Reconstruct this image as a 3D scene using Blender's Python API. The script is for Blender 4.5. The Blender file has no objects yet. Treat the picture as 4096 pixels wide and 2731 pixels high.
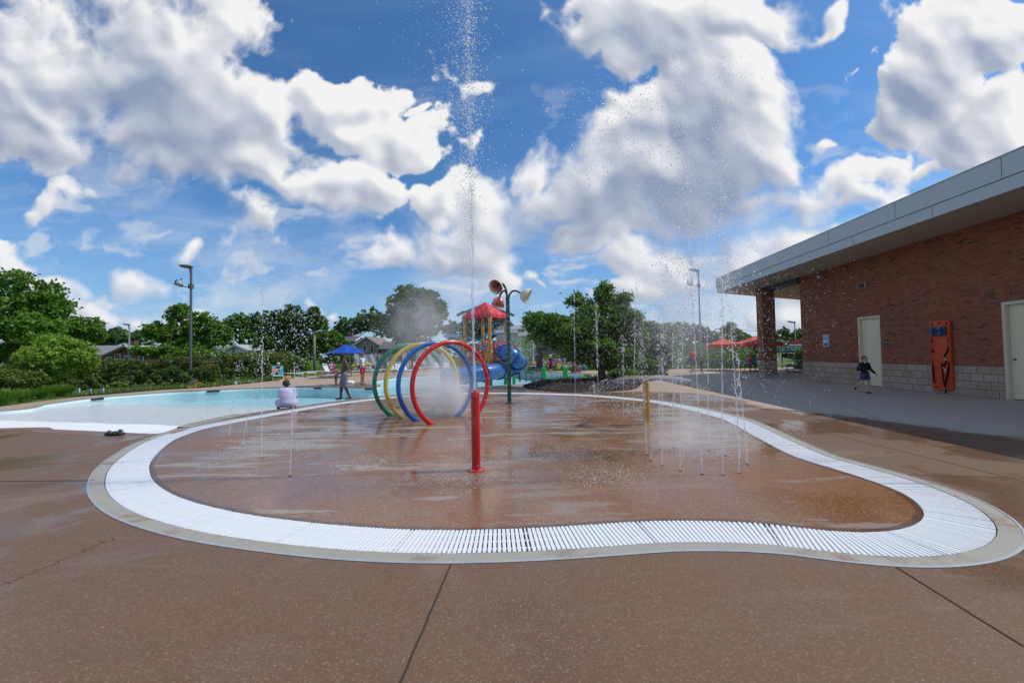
import bpy, bmesh, math, random
import numpy as np
from mathutils import Vector, Matrix
from mathutils.geometry import delaunay_2d_cdt
rnd = random.Random(7); nr = np.random.default_rng(11)
sc = bpy.context.scene; COL = sc.collection
R_ = math.radians
# ------------------------------------------------------------------ camera frame
FPX, CAMH = 1707.0, 1.5
_th, _rho = math.atan(54/1707), .018
_F = Vector((0, math.cos(_th), math.sin(_th))); _r0 = Vector((1, 0, 0)); _u0 = Vector((0, -math.sin(_th), math.cos(_th)))
_R = math.cos(_rho)*_r0 - math.sin(_rho)*_u0; _U = math.sin(_rho)*_r0 + math.cos(_rho)*_u0
CAM = Vector((0, 0, CAMH))
def ray(px, py): return _F*FPX + _R*(px-2048) + _U*(1365.5-py)
def G(px, py, z=0.0):
    d = ray(px, py); t = (z-CAMH)/d.z
    return CAM + d*t
def at(px, py, Y):
    d = ray(px, py); return CAM + d*(Y/d.y)
def G2(px, py): p = G(px, py); return (p.x, p.y)
cam_d = bpy.data.cameras.new("camera"); cam = bpy.data.objects.new("camera", cam_d); COL.objects.link(cam)
cam_d.sensor_width = 36; cam_d.lens = 36*FPX/4096; cam_d.clip_end = 3000; cam_d.clip_start = .05
cam.matrix_world = Matrix(((_R.x, _U.x, -_F.x, 0), (_R.y, _U.y, -_F.y, 0), (_R.z, _U.z, -_F.z, CAMH), (0, 0, 0, 1)))
sc.camera = cam
# ------------------------------------------------------------------ object helpers
ORG = {}
def tag(o, label=None, cat=None, group=None, kind=None):
    if label: o['label'] = label
    if cat: o['category'] = cat
    if group: o['group'] = group
    if kind: o['kind'] = kind
    return o
def thing(name, label, cat, loc=(0, 0, 0), group=None):
    o = bpy.data.objects.new(name, None); COL.objects.link(o); o.location = loc; o.empty_display_size = .2
    ORG[o] = Vector(loc); return tag(o, label, cat, group)
def org(o): return ORG.get(o, Vector((0, 0, 0)))
def link_mesh(name, me, m, parent=None):
    o = bpy.data.objects.new(name, me); COL.objects.link(o)
    for k in (m if isinstance(m, (list, tuple)) else [m]): me.materials.append(k)
    if parent is not None: o.parent = parent; ORG[o] = org(parent)
    return o
def copy_tree(o, parent=None, name=None):
    c = o.copy(); COL.objects.link(c); ORG[c] = Vector((0, 0, 0))
    if parent is not None: c.parent = parent
    for ch in list(o.children): copy_tree(ch, c)
    return c
class MB:
    def __init__(s): s.v = []; s.f = []; s.m = []
    def add(s, vs, fs, mi=0):
        b = len(s.v); s.v += [tuple(v) for v in vs]; s.f += [tuple(i+b for i in f) for f in fs]; s.m += [mi]*len(fs); return s
    def box(s, c, size, rz=0, M=None, mi=0):
        x, y, z = (k/2 for k in size); c = Vector(c)
        vs = [Vector((a*x, b*y, d*z)) for d in (-1, 1) for a, b in ((-1, -1), (1, -1), (1, 1), (-1, 1))]
        if M is None: M = Matrix.Rotation(rz, 3, 'Z')
        return s.add([M @ v + c for v in vs], [(3, 2, 1, 0), (4, 5, 6, 7), (0, 1, 5, 4), (1, 2, 6, 5), (2, 3, 7, 6), (3, 0, 4, 7)], mi)
    def bar(s, a, b, w, h=None, mi=0):
        a, b = Vector(a), Vector(b); d = b-a; L = d.length
        if L < 1e-6: return s
        z = d/L; x = z.cross(Vector((0, 0, 1)))
        if x.length < 1e-3: x = Vector((1, 0, 0))
        x.normalize(); y = z.cross(x)
        M = Matrix((x, y, z)).transposed()
        return s.box((a+b)/2, (w, h or w, L), M=M, mi=mi)
    def tube(s, pts, r, n=10, caps=True, mi=0, closed=False):
        pts = [Vector(p) for p in pts]; N = len(pts)
        rs = r if isinstance(r, (list, tuple)) else [r]*N
        tg = []
        for i in range(N):
            a = pts[(i-1) % N] if (i > 0 or closed) else pts[i]; b = pts[(i+1) % N] if (i < N-1 or closed) else pts[i]
            tg.append((b-a).normalized())
        up = Vector((0, 0, 1)) if abs(tg[0].z) < .9 else Vector((1, 0, 0))
        x = tg[0].cross(up).normalized(); vs = []
        for i in range(N):
            x = (x - tg[i]*x.dot(tg[i])).normalized(); y = tg[i].cross(x)
            for k in range(n):
                a = 2*math.pi*k/n; vs.append(pts[i] + (x*math.cos(a)+y*math.sin(a))*rs[i])
        fs = []
        for i in range(N if closed else N-1):
            j = (i+1) % N
            for k in range(n):
                k2 = (k+1) % n; fs.append((i*n+k, i*n+k2, j*n+k2, j*n+k))
        if caps and not closed:
            fs.append(tuple(range(n-1, -1, -1))); fs.append(tuple(range((N-1)*n, N*n)))
        return s.add(vs, fs, mi)
    def cyl(s, a, b, r0, r1=None, n=14, mi=0): return s.tube([a, b], [r0, r0 if r1 is None else r1], n, mi=mi)
    def lathe(s, c, prof, n=20, M=None, mi=0):
        c = Vector(c); vs = []; M = M or Matrix.Identity(3)
        for r, z in prof:
            for k in range(n):
                a = 2*math.pi*k/n; vs.append(M @ Vector((r*math.cos(a), r*math.sin(a), z)) + c)
        fs = [(i*n+k, i*n+(k+1) % n, (i+1)*n+(k+1) % n, (i+1)*n+k) for i in range(len(prof)-1) for k in range(n)]
        return s.add(vs, fs, mi)
    def ell(s, c, r, n=10, m=7, M=None, mi=0):
        c = Vector(c); M = M or Matrix.Identity(3); vs = [M @ Vector((0, 0, -r[2])) + c]
        for i in range(1, m):
            t = -math.pi/2+math.pi*i/m
            for k in range(n):
                a = 2*math.pi*k/n; vs.append(M @ Vector((r[0]*math.cos(t)*math.cos(a), r[1]*math.cos(t)*math.sin(a), r[2]*math.sin(t))) + c)
        vs.append(M @ Vector((0, 0, r[2])) + c); L = len(vs)-1; fs = []
        for k in range(n):
            fs.append((0, 1+(k+1) % n, 1+k)); fs.append((L, L-n+k, L-n+(k+1) % n))
        for i in range(m-2):
            for k in range(n): fs.append((1+i*n+k, 1+i*n+(k+1) % n, 1+(i+1)*n+(k+1) % n, 1+(i+1)*n+k))
        return s.add(vs, fs, mi)
    def cap(s, a, b, r0, r1, n=10, mi=0):
        a, b = Vector(a), Vector(b); d = (b-a); L = d.length
        if L < 1e-5: return s.ell(a, (r0, r0, r0), n)
        z = d/L; x = z.orthogonal().normalized(); y = z.cross(x); M = Matrix((x, y, z)).transposed()
        prof = [(max(.001, r0*math.cos(t)), r0*math.sin(t)) for t in [R_(q) for q in (-90, -60, -30, 0)]] + [(max(.001, r1*math.cos(t)), L+r1*math.sin(t)) for t in [R_(q) for q in (0, 30, 60, 90)]]
        vs0 = len(s.v); s.lathe(a, prof, n, M, mi)
        s.f.append(tuple(vs0+k for k in range(n-1, -1, -1))); s.m.append(mi); e = vs0+(len(prof)-1)*n
        s.f.append(tuple(e+k for k in range(n))); s.m.append(mi); return s
    def prism(s, poly, d, mi=0):     # planar polygon (3-D points) extruded by vector d
        d = Vector(d); p = [Vector(q) for q in poly]; n = len(p)
        return s.add(p+[q+d for q in p], [tuple(range(n-1, -1, -1)), tuple(range(n, 2*n))] + [(i, (i+1) % n, n+(i+1) % n, n+i) for i in range(n)], mi)
    def build(s, name, m, parent=None, smooth=False, auto=None):
        me = bpy.data.meshes.new(name); o = org(parent) if parent is not None else Vector((0, 0, 0))
        me.from_pydata([(v[0]-o.x, v[1]-o.y, v[2]-o.z) for v in s.v], [], s.f)
        ob = link_mesh(name, me, m, parent)
        if any(s.m): me.polygons.foreach_set('material_index', s.m)
        bm = bmesh.new(); bm.from_mesh(me); bmesh.ops.recalc_face_normals(bm, faces=bm.faces); bm.to_mesh(me); bm.free()
        if smooth: me.polygons.foreach_set('use_smooth', [True]*len(me.polygons))
        if smooth and auto:
            try: me.set_sharp_from_angle(angle=R_(auto))
            except Exception: pass
        me.update(); return ob
def quads_mesh(name, V, m, parent=None, nper=4):      # V: (N*nper,3) array of separate polygons
    N = len(V)//nper; me = bpy.data.meshes.new(name)
    o = org(parent) if parent is not None else Vector((0, 0, 0)); V = V - np.array([o.x, o.y, o.z])
    me.vertices.add(len(V)); me.vertices.foreach_set('co', V.astype(np.float32).ravel())
    me.loops.add(len(V)); me.loops.foreach_set('vertex_index', np.arange(len(V), dtype=np.int32))
    me.polygons.add(N); me.polygons.foreach_set('loop_start', np.arange(0, len(V), nper, dtype=np.int32))
    try: me.polygons.foreach_set('loop_total', np.full(N, nper, np.int32))
    except Exception: pass
    me.update(calc_edges=True); return link_mesh(name, me, m, parent)
# ------------------------------------------------------------------ materials
class NT:
    def __init__(s, nt): s.nt = nt; s.n = nt.nodes; s.l = nt.links
    def node(s, t, **kw):
        k = s.n.new(t)
        for a, b in kw.items():
            if a.startswith('i_'):
                key = a[2:]; key = int(key) if key.isdigit() else key.replace('_', ' ')
                s.set(k, key, b)
            else: setattr(k, a, b)
        return k
    def set(s, k, key, b):
        if isinstance(b, bpy.types.NodeSocket): s.l.new(b, k.inputs[key])
        else: k.inputs[key].default_value = b
    def math(s, op, a, b=None, c=None, clamp=False):
        k = s.n.new('ShaderNodeMath'); k.operation = op; k.use_clamp = clamp
        for i, q in enumerate((a, b, c)):
            if q is not None: s.set(k, i, q)
        return k.outputs[0]
    def mix(s, f, a, b, typ='MIX'):
        k = s.n.new('ShaderNodeMix'); k.data_type = 'RGBA'; k.blend_type = typ
        s.set(k, 0, f); s.set(k, 6, a if not isinstance(a, tuple) else (*a, 1)[:4]); s.set(k, 7, b if not isinstance(b, tuple) else (*b, 1)[:4]); return k.outputs[2]
    def noise(s, vec, scale, detail=3, rough=.5, dist=0.0):
        k = s.n.new('ShaderNodeTexNoise'); s.l.new(vec, k.inputs['Vector']); k.inputs['Scale'].default_value = scale
        k.inputs['Detail'].default_value = detail; k.inputs['Roughness'].default_value = rough; k.inputs['Distortion'].default_value = dist; return k.outputs['Fac']
    def ss(s, x, a, b):
        k = s.n.new('ShaderNodeMapRange'); k.interpolation_type = 'SMOOTHSTEP'; s.l.new(x, k.inputs[0])
        k.inputs[1].default_value = a; k.inputs[2].default_value = b; return k.outputs[0]
    def mapv(s, vec, loc=(0, 0, 0), rot=(0, 0, 0), sca=(1, 1, 1), typ='POINT'):
        k = s.n.new('ShaderNodeMapping'); k.vector_type = typ; s.l.new(vec, k.inputs[0]); k.inputs[1].default_value = loc; k.inputs[2].default_value = rot; k.inputs[3].default_value = sca; return k.outputs[0]
    def bump(s, h, strength=.3, dist=.01):
        k = s.n.new('ShaderNodeBump'); k.inputs['Strength'].default_value = strength; k.inputs['Distance'].default_value = dist; s.l.new(h, k.inputs['Height']); return k.outputs[0]
def newmat(name):
    m = bpy.data.materials.new(name); m.use_nodes = True; t = NT(m.node_tree)
    b = t.n['Principled BSDF']; return m, t, b
MATS = {}
def mat(name, col, rough=.5, metal=0.0, var=.12, scale=6.0, spec=.5, bump=0.0, dirt=None, coat=0.0, trans=0.0):
    if name in MATS: return MATS[name]
    m, t, b = newmat(name); tc = t.node('ShaderNodeTexCoord').outputs['Object']
    n = t.noise(tc, scale, 4, .6); lo = tuple(c*(1-var) for c in col); hi = tuple(min(1, c*(1+var)) for c in col)
    c = t.mix(n, lo, hi)
    if dirt: c = t.mix(t.ss(t.noise(tc, scale*.35, 5, .7), .52, .75), c, dirt)
    t.set(b, 'Base Color', c); rr = t.math('MULTIPLY_ADD', n, .25*rough, rough*.88); t.set(b, 'Roughness', rr)
    b.inputs['Metallic'].default_value = metal; b.inputs['Specular IOR Level'].default_value = spec; b.inputs['Coat Weight'].default_value = coat
    if bump: t.set(b, 'Normal', t.bump(t.noise(tc, scale*6, 3), bump, .01))
    if trans:
        tr = t.node('ShaderNodeBsdfTranslucent'); t.set(tr, 'Color', c); mx = t.node('ShaderNodeMixShader'); mx.inputs[0].default_value = trans
        t.l.new(b.outputs[0], mx.inputs[1]); t.l.new(tr.outputs[0], mx.inputs[2]); t.l.new(mx.outputs[0], t.n['Material Output'].inputs[0])
    MATS[name] = m; return m
def leafmat(name, c1, c2, c3=None, trans=.35, rough=.5):
    if name in MATS: return MATS[name]
    m, t, b = newmat(name); g = t.node('ShaderNodeNewGeometry'); tc = t.node('ShaderNodeTexCoord').outputs['Object']
    c = t.mix(t.noise(tc, .9, 3, .6), c1, c2); c = t.mix(t.math('MULTIPLY', g.outputs['Random Per Island'], .6), c, c3 or tuple(min(1, k*1.5) for k in c2))
    t.set(b, 'Base Color', c); b.inputs['Roughness'].default_value = rough; b.inputs['Specular IOR Level'].default_value = .25
    tr = t.node('ShaderNodeBsdfTranslucent'); t.set(tr, 'Color', t.mix(1.0, c, (1.0, 1.25, .35), 'MULTIPLY')); mx = t.node('ShaderNodeMixShader'); mx.inputs[0].default_value = trans
    t.l.new(b.outputs[0], mx.inputs[1]); t.l.new(tr.outputs[0], mx.inputs[2]); t.l.new(mx.outputs[0], t.n['Material Output'].inputs[0])
    MATS[name] = m; return m
# ------------------------------------------------------------------ world: sky + clouds
SUN_EL, SUN_AZ = R_(52), math.atan2(1.0, .08)     # azimuth measured from +Y towards +X
sun_dir = Vector((math.cos(SUN_EL)*math.sin(SUN_AZ), math.cos(SUN_EL)*math.cos(SUN_AZ), math.sin(SUN_EL)))
w = bpy.data.worlds.new("World"); sc.world = w; w.use_nodes = True; t = NT(w.node_tree)
bg = t.n['Background']; sky = t.node('ShaderNodeTexSky', sky_type='NISHITA', sun_disc=False, sun_elevation=SUN_EL, sun_rotation=SUN_AZ)
sky.air_density = 1.0; sky.dust_density = .6; sky.ozone_density = 2.0
SKS = .1
d = t.node('ShaderNodeTexCoord').outputs['Generated']
sp = t.node('ShaderNodeSeparateXYZ'); t.l.new(d, sp.inputs[0])
front = t.ss(sp.outputs[1], .12, .3)
dy = t.math('MAXIMUM', sp.outputs[1], .12)
u = t.math('DIVIDE', sp.outputs[0], dy); v = t.math('DIVIDE', sp.outputs[2], dy)
cb = t.node('ShaderNodeCombineXYZ'); t.l.new(u, cb.inputs[0]); t.l.new(v, cb.inputs[1]); P = cb.outputs[0]

def uv(x, y):   # 2352-wide picture coords -> tangent plane coords
    X, Y = x*1.7415, y*1.7415; r = ray(X, Y); return (r.x/r.y, r.z/r.y)
CL = [(60,150,420,330,0,1.6),(330,110,420,260,0,1.6),(520,60,230,170,0,1.3),(420,300,420,230,-15,1.5),(120,330,380,130,-12,1.2),(740,210,200,150,0,1.4),(560,230,260,200,0,1.3),(800,300,140,100,0,1),
 (560,380,250,110,-20,1.1),(320,390,150,80,-25,1.0),(900,350,130,120,20,1.2),(780,430,200,130,-25,1.2),(850,480,130,110,0,1.1),(700,440,150,90,-20,1.0),
 (220,430,125,75,15,1.1),(130,500,120,70,30,.9),(240,545,120,60,0,.75),(40,590,140,75,-15,1.1),(110,650,150,50,-15,.95),(330,635,130,62,-5,1.15),(460,585,70,34,0,.8),
 (620,530,140,110,0,1.15),(680,570,90,70,0,.8),(750,570,60,34,0,.6),(200,712,120,50,-15,1.0),(310,745,80,36,0,.9),(760,712,70,60,-40,.95),(500,712,90,30,-5,.9),(790,740,60,34,-15,.8),
 (1010,480,190,90,20,1.1),(1130,500,170,130,0,1.2),(1060,580,230,120,0,1.4),(940,600,170,80,0,1.2),(1120,620,130,70,-20,1.0),(930,470,90,60,30,.8),
 (1500,110,290,190,5,1.5),(1330,90,190,150,30,1.3),(1700,40,280,120,0,1.3),(1250,60,70,110,30,.9),(1340,180,60,40,0,.5),(1420,150,150,110,0,1.2),
 (1640,260,270,220,0,1.7),(1700,200,170,190,0,1.5),(1450,330,260,150,25,1.5),(1560,400,360,190,5,1.7),(1300,460,250,130,20,1.3),(1380,530,260,90,5,1.3),(1240,410,120,120,30,1.1),(1750,380,120,150,0,1.2),(1700,470,260,90,0,1.2),
 (2160,150,290,215,35,1.5),(2290,80,240,220,0,1.5),(2060,265,225,150,20,1.4),(2250,280,270,180,15,1.5),(2000,100,150,110,50,.9),(1960,140,140,60,45,.9),(1900,320,90,36,10,.95),(1980,400,330,110,20,1.3),(1850,470,330,110,10,1.3),(1950,460,250,90,15,1.3),(2150,375,130,60,15,1.1),(1750,570,280,110,0,1.1),(2000,520,200,90,15,1.1),
 (1480,620,220,90,0,1.0),(1580,660,260,70,0,.9),(1370,560,150,60,0,.8),(1230,640,60,40,0,.6),(1800,640,200,70,0,.9),(1640,600,130,70,0,.9),(1790,720,120,50,0,.8),(1250,660,60,30,-30,.6),(1860,560,240,90,10,1.0),(1700,640,190,70,0,.9),(2050,480,170,80,15,1.0),(1420,700,160,50,0,.75),(910,245,50,20,10,.5),(1060,190,60,40,0,.5),(1880,40,150,60,30,.9)]
GR = [(330,200,260,150,-20,1.0),(420,300,300,110,-10,.9),(60,330,380,110,-14,1.1),(480,180,120,120,0,.6),(250,60,160,90,20,.4),(620,330,160,70,0,.6),(1500,480,360,110,8,1.6),(1640,400,170,120,25,1.3),(1300,520,230,70,5,1.5),(1450,90,260,140,0,.85),
 (2090,210,240,90,22,.9),(2200,260,200,60,15,.7),(1000,610,130,50,0,.7),(150,530,150,60,20,.5),(630,585,80,36,0,.7),(1740,300,100,70,20,.7),(90,660,150,40,-10,.45),(860,400,60,60,0,.35),(1690,80,180,60,0,.6)]

# cloud cover of the forward sky, computed on the tangent plane (u, v) by a small numpy noise renderer
UW, VH, U0, V0, UR, VR = 1900, 860, -1.75, -.03, 3.5, 1.584
_pg = nr.random((8, 256, 256))*2*np.pi; _pc, _ps = np.cos(_pg).astype(np.float32), np.sin(_pg).astype(np.float32)
def pn(x, y, k):
    xi = np.floor(x).astype(np.int32); yi = np.floor(y).astype(np.int32); fx = x-xi; fy = y-yi
    ux = fx*fx*fx*(fx*(fx*6-15)+10); uy = fy*fy*fy*(fy*(fy*6-15)+10); c, s_ = _pc[k % 8], _ps[k % 8]
    def g(a, b):
        i, j = (xi+a) & 255, (yi+b) & 255; return c[i, j]*(fx-a)+s_[i, j]*(fy-b)
    a = g(0, 0)*(1-ux)+g(1, 0)*ux; b = g(0, 1)*(1-ux)+g(1, 1)*ux; return (a*(1-uy)+b*uy)*1.5
def fbm(x, y, f, o, k=0, ro=.5, bil=False):
    s_ = 0; a = 1; n = 0
    for i in range(o):
        q = pn(x*f+i*17.3, y*f+i*9.7, k+i); s_ = s_ + a*((1-2*np.abs(q)) if bil else q); n += a; a *= ro; f *= 2.03
    return s_/n
gu, gv = np.meshgrid(np.linspace(U0, U0+UR, UW, dtype=np.float32), np.linspace(V0, V0+VR, VH, dtype=np.float32))
def blobs(L, X, Y, soft=False):
    acc = np.zeros_like(X)
    for (x, y, rx, ry, rot, st) in L:
        c = uv(x, y); s_ = 1.7415/1707; ca, sa = math.cos(R_(rot)), math.sin(R_(rot)); dx, dy_ = X-c[0], Y-c[1]
        q = ((dx*ca+dy_*sa)/(rx*s_))**2 + ((-dx*sa+dy_*ca)/(ry*s_))**2
        g_ = np.clip(1-np.sqrt(q), 0, 1)*st if not soft else np.exp(-2.2*q)*st
        acc = np.maximum(acc, g_)
    return acc
wx = fbm(gu, gv, 2.3, 4, 1)*.12; wy = fbm(gu, gv, 2.3, 4, 4)*.12
wx += fbm(gu, gv, 9, 3, 2)*.028; wy += fbm(gu, gv, 9, 3, 5)*.028
def blur(a, n):
    for ax in (0, 1):
        for _ in range(2):
            p_ = np.concatenate([np.repeat(np.take(a, [0], ax), n, ax), a, np.repeat(np.take(a, [-1], ax), n, ax)], ax); c_ = np.cumsum(p_, ax, dtype=np.float64)
            z_ = np.zeros_like(np.take(c_, [0], ax)); c_ = np.concatenate([z_, c_], ax); L_ = a.shape[ax]
            a = ((np.take(c_, np.arange(2*n+1, 2*n+1+L_), ax)-np.take(c_, np.arange(L_), ax))/(2*n+1)).astype(np.float32)
    return a
b_ = blobs([(x, y, rx*.90, ry*.90, ro_, st_) for (x, y, rx, ry, ro_, st_) in CL], gu+wx, gv+wy)
f_lo = fbm(gu+wx*.5, gv+wy*.5, 3.0, 7, 0, .56); bil = fbm(gu+wx*.3, gv+wy*.3, 7.5, 6, 3, .56, True)
Dn = b_ + f_lo*.95 + (bil-.5)*.36
edge = .33 + .10*fbm(gu, gv, 1.6, 2, 6)
soft = np.clip(fbm(gu, gv, 1.7, 3, 2)*1.6+.35, 0, 1)
wd = .13 + .66*soft**1.3
al = np.clip((Dn-edge)/wd, 0, 1); al = al*al*(3-2*al)
dens = np.clip(Dn-edge, 0, 1.2)
tau = np.zeros_like(dens)
for k in range(1, 15):
    sx, sy = int(round(k*1.55*2.6)), int(round(k*1.9*2.6)); sh = np.zeros_like(dens); sh[:VH-sy, :UW-sx] = dens[sy:, sx:]; tau += sh*.085
tau = blur(tau, 2)
hgt = blur(np.clip(Dn-edge, 0, 2)**.5*.8 + bil*.30, 1); hg2 = blur(hgt, 7)
def relief(h, k): return np.clip(-(np.gradient(h, axis=1)*.62+np.gradient(h, axis=0)*.78)*k, -.2, .25)
relf = relief(blur(hgt, 1), 5)*.34 + relief(hg2, 15)*.8
gre = np.clip(blobs(GR, gu+wx*1.6, gv+wy*1.6, True)*(1+f_lo*1.1), 0, 1)
core = blur(np.clip(dens*1.3, 0, 1), 10)
lit = np.exp(-1.1*tau); br = .585+.43*lit+relf*(.5+.7*(1-gre))+f_lo*.08*core-.16*core*(1-lit)
br = np.clip(br*(1-.44*gre*np.clip(core*1.8, .3, 1)) + relief(hg2, 12)*.25 + f_lo*.06*gre, .2, 1.08)
br = blur(br.astype(np.float32), 1)
# small broken and thin clouds towards the horizon
lowc = np.clip(1-gv/.62, 0, 1); q_ = fbm(gu+wx*.6, gv*1.9+wy, 2.6, 6, 6, .6); al2 = np.clip((q_-.02)/.38, 0, 1)*lowc**.6*.62
q3 = fbm(gu*1.0+wx, gv*2.4+wy, 5.0, 6, 7, .58); al3 = np.clip((q3-.14)/.20, 0, 1)*np.clip(1-gv/.75, 0, 1)*.8
al2 = np.maximum(al2, al3); br2 = .84+f_lo*.25
br = np.where(al2 > al, br2*(1-al)+br*al, br); al = 1-(1-al)*(1-al2)
del q_, q3, al3, core, hg2, soft
c0 = np.array([.30, .38, .54]); c1 = np.array([1.0, 1.0, 1.0]); tt = np.clip((br-.30)/.66, 0, 1)[..., None]
px = np.empty((VH, UW, 4), np.float32); px[..., :3] = c0*(1-tt)+c1*tt; px[..., 3] = al
im = bpy.data.images.new('cloud_cover', UW, VH, alpha=True, float_buffer=True); im.colorspace_settings.name = 'Non-Color'; im.alpha_mode = 'CHANNEL_PACKED'
im.pixels.foreach_set(px.ravel()); im.update(); im.pack()
del px, hgt, tau, dens, Dn, f_lo, bil, wx, wy, gre, lit, br, relf, al, b_, gu, gv
tex = t.node('ShaderNodeTexImage'); tex.image = im; tex.extension = 'EXTEND'; tex.interpolation = 'Cubic'
t.l.new(t.mapv(P, (-U0/UR, -V0/VR, 0), (0, 0, 0), (1/UR, 1/VR, 1)), tex.inputs[0])
ccol = tex.outputs['Color']; alpha = tex.outputs['Alpha']
cir = t.ss(t.noise(t.mapv(P, sca=(1.0, 5.0, 1)), 2.2, 4, .55, .4), .42, .8)
elev = sp.outputs[2]
lowm = t.math('SUBTRACT', 1.0, t.ss(elev, .05, .55))
cirA = t.math('MULTIPLY', cir, t.math('MULTIPLY_ADD', lowm, .55, .08))
gen = t.ss(t.noise(d, 2.2, 4, .6, .3), .5, .64)
gen = t.math('MULTIPLY', gen, t.ss(elev, .02, .2))
inside = t.math('MULTIPLY', front, t.math('SUBTRACT', 1.0, t.ss(t.math('ABSOLUTE', u), 1.45, 1.72)))
inside = t.math('MULTIPLY', inside, t.math('SUBTRACT', 1.0, t.ss(v, 1.3, 1.53)))
A = t.mix(inside, gen, alpha)
ccol = t.mix(inside, (.85, .88, .93), ccol)
cl_gain = 9.0
skyc = t.mix(1.0, sky.outputs[0], (.55, .98, 1.32), 'MULTIPLY')
hz = t.math('MULTIPLY', t.math('SUBTRACT', 1.0, t.ss(elev, -.02, .36)), .5)
skyc = t.mix(hz, skyc, (3.4, 4.9, 7.4)); skyc = t.mix(cirA, skyc, (5.6, 6.6, 8.2))
cg = t.mix(1.0, ccol, (cl_gain, cl_gain, cl_gain), 'MULTIPLY')
cg = t.mix(t.math('MULTIPLY', t.math('SUBTRACT', 1.0, t.ss(elev, 0, .3)), .25), cg, (5.2, 6.2, 8.0))
fin = t.mix(A, skyc, cg)
t.l.new(fin, bg.inputs[0]); bg.inputs[1].default_value = SKS
sd = bpy.data.lights.new("sun", 'SUN'); sd.energy = 3.25; sd.angle = R_(.53); sd.color = (1, .95, .87)
so = bpy.data.objects.new("sun", sd); COL.objects.link(so); so.rotation_euler = (-sun_dir).to_track_quat('-Z', 'Y').to_euler(); so.location = (20, 0, 40)
sc.view_settings.view_transform = 'Standard'; sc.view_settings.look = 'None'; sc.view_settings.gamma = 1; sc.view_settings.exposure = 0
sc.render.engine = 'CYCLES'; cy = sc.cycles
cy.use_denoising = True; cy.max_bounces = 8; cy.transparent_max_bounces = 24; cy.diffuse_bounces = 3; cy.glossy_bounces = 3; cy.transmission_bounces = 6; cy.volume_bounces = 3
cy.caustics_reflective = False; cy.caustics_refractive = False; cy.sample_clamp_indirect = 4
try: cy.volume_step_rate = 2.0; cy.volume_max_steps = 64
except Exception: pass
# ================================================================== ground layout
def smooth_closed(P, n, passes=6, w_=.5):
    P = np.array(P, float); N = len(P); out = []
    for i in range(N):
        p0, p1, p2, p3 = P[(i-1) % N], P[i], P[(i+1) % N], P[(i+2) % N]
        k = max(2, int(np.linalg.norm(p2-p1)/.05))
        for j in range(k):
            s_ = j/k; out.append(.5*((2*p1)+(-p0+p2)*s_+(2*p0-5*p1+4*p2-p3)*s_*s_+(-p0+3*p1-3*p2+p3)*s_**3))
    out = np.array(out); d_ = np.r_[0, np.cumsum(np.linalg.norm(np.diff(np.vstack([out, out[:1]]), axis=0), axis=1))]
    tt = np.linspace(0, d_[-1], n, endpoint=False); o2 = np.vstack([out, out[:1]])
    Q = np.stack([np.interp(tt, d_, o2[:, 0]), np.interp(tt, d_, o2[:, 1])], 1)
    for _ in range(passes): Q = Q*(1-w_)+w_*.5*(np.roll(Q, 1, 0)+np.roll(Q, -1, 0))
    return Q
def area(P): P = np.array(P); return .5*np.sum(P[:, 0]*np.roll(P[:, 1], -1)-np.roll(P[:, 0], -1)*P[:, 1])
def offset(P, d_):           # outward offset of a CCW closed curve
    t_ = np.roll(P, -2, 0)-np.roll(P, 2, 0); t_ /= np.linalg.norm(t_, axis=1)[:, None]; return P+np.stack([t_[:, 1], -t_[:, 0]], 1)*d_
pad_px = [(600,1874),(609,1910),(635,1939),(685,1971),(757,2000),(865,2029),(1010,2058),(1154,2077),(1298,2092),(1457,2106),(1614,2114),(1771,2118),(1928,2116),(2085,2111),(2242,2103),(2399,2093),(2556,2082),(2700,2079),(2857,2081),(2975,2085),(3092,2094),(3187,2106),(3289,2120),(3367,2126),(3446,2128),(3524,2126),(3587,2119),(3642,2104),(3681,2085),(3697,2061),(3689,2034),(3658,2002),(3603,1967),(3524,1936),(3406,1896),(3289,1861),(3187,1830),(3116,1797),(3049,1761),(3005,1738),(2973,1718),(2928,1694),(2890,1676),(2813,1654),(2724,1632),(2654,1619),(2574,1605),(2344,1584),(2153,1577),(2000,1574.5),(1800,1577),(1640,1585),(1500,1599),(1336,1620),(1183,1646),(991,1680),(829,1712),(750,1737),(692,1762),(649,1795),(620,1824),(602,1852)]
pad = smooth_closed([G2(*p) for p in pad_px], 1400, 60)
if area(pad) < 0: pad = pad[::-1]
g_out = offset(pad, .45); c_out = offset(pad, .585); s_out = offset(pad, .607)
for q_ in (g_out, c_out, s_out):
    for _ in range(30): q_[:] = q_*.5+.25*(np.roll(q_, 1, 0)+np.roll(q_, -1, 0))
L0 = [(-22, 9.0), (-22, 11.5)]
pool_px = [(0,1643),(201,1614),(402,1589),(670,1569),(800,1563),(900,1558),(1014,1553),(1221,1548),(1412,1551),(1480,1551),(1515,1547),(1524,1543),(1510,1538),(1485,1533),(1480,1529),(1507,1523),(1551,1516),(1605,1508.6),(1748,1501),(1800,1498),(1900,1495),(2000,1492),(2100,1490),(2183,1490),(2259,1492.5),(2339,1496),(2377,1501),(2390,1506),(2379,1514),(2339,1522),(2243,1531),(2096,1537),(2030,1542),(1906,1550),(1800,1560),(1640,1573),(1500,1587),(1336,1605),(1183,1626),(1091,1639),(934,1662),(800,1689),(721,1708),(655,1730),(620,1735),(433,1726),(216,1717),(0,1712)]
pool = np.array(L0[1:] + [G2(*p) for p in pool_px] + [L0[0]])
if area(pool) < 0: pool = pool[::-1]
pool = smooth_closed(pool, 900, 5)
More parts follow.
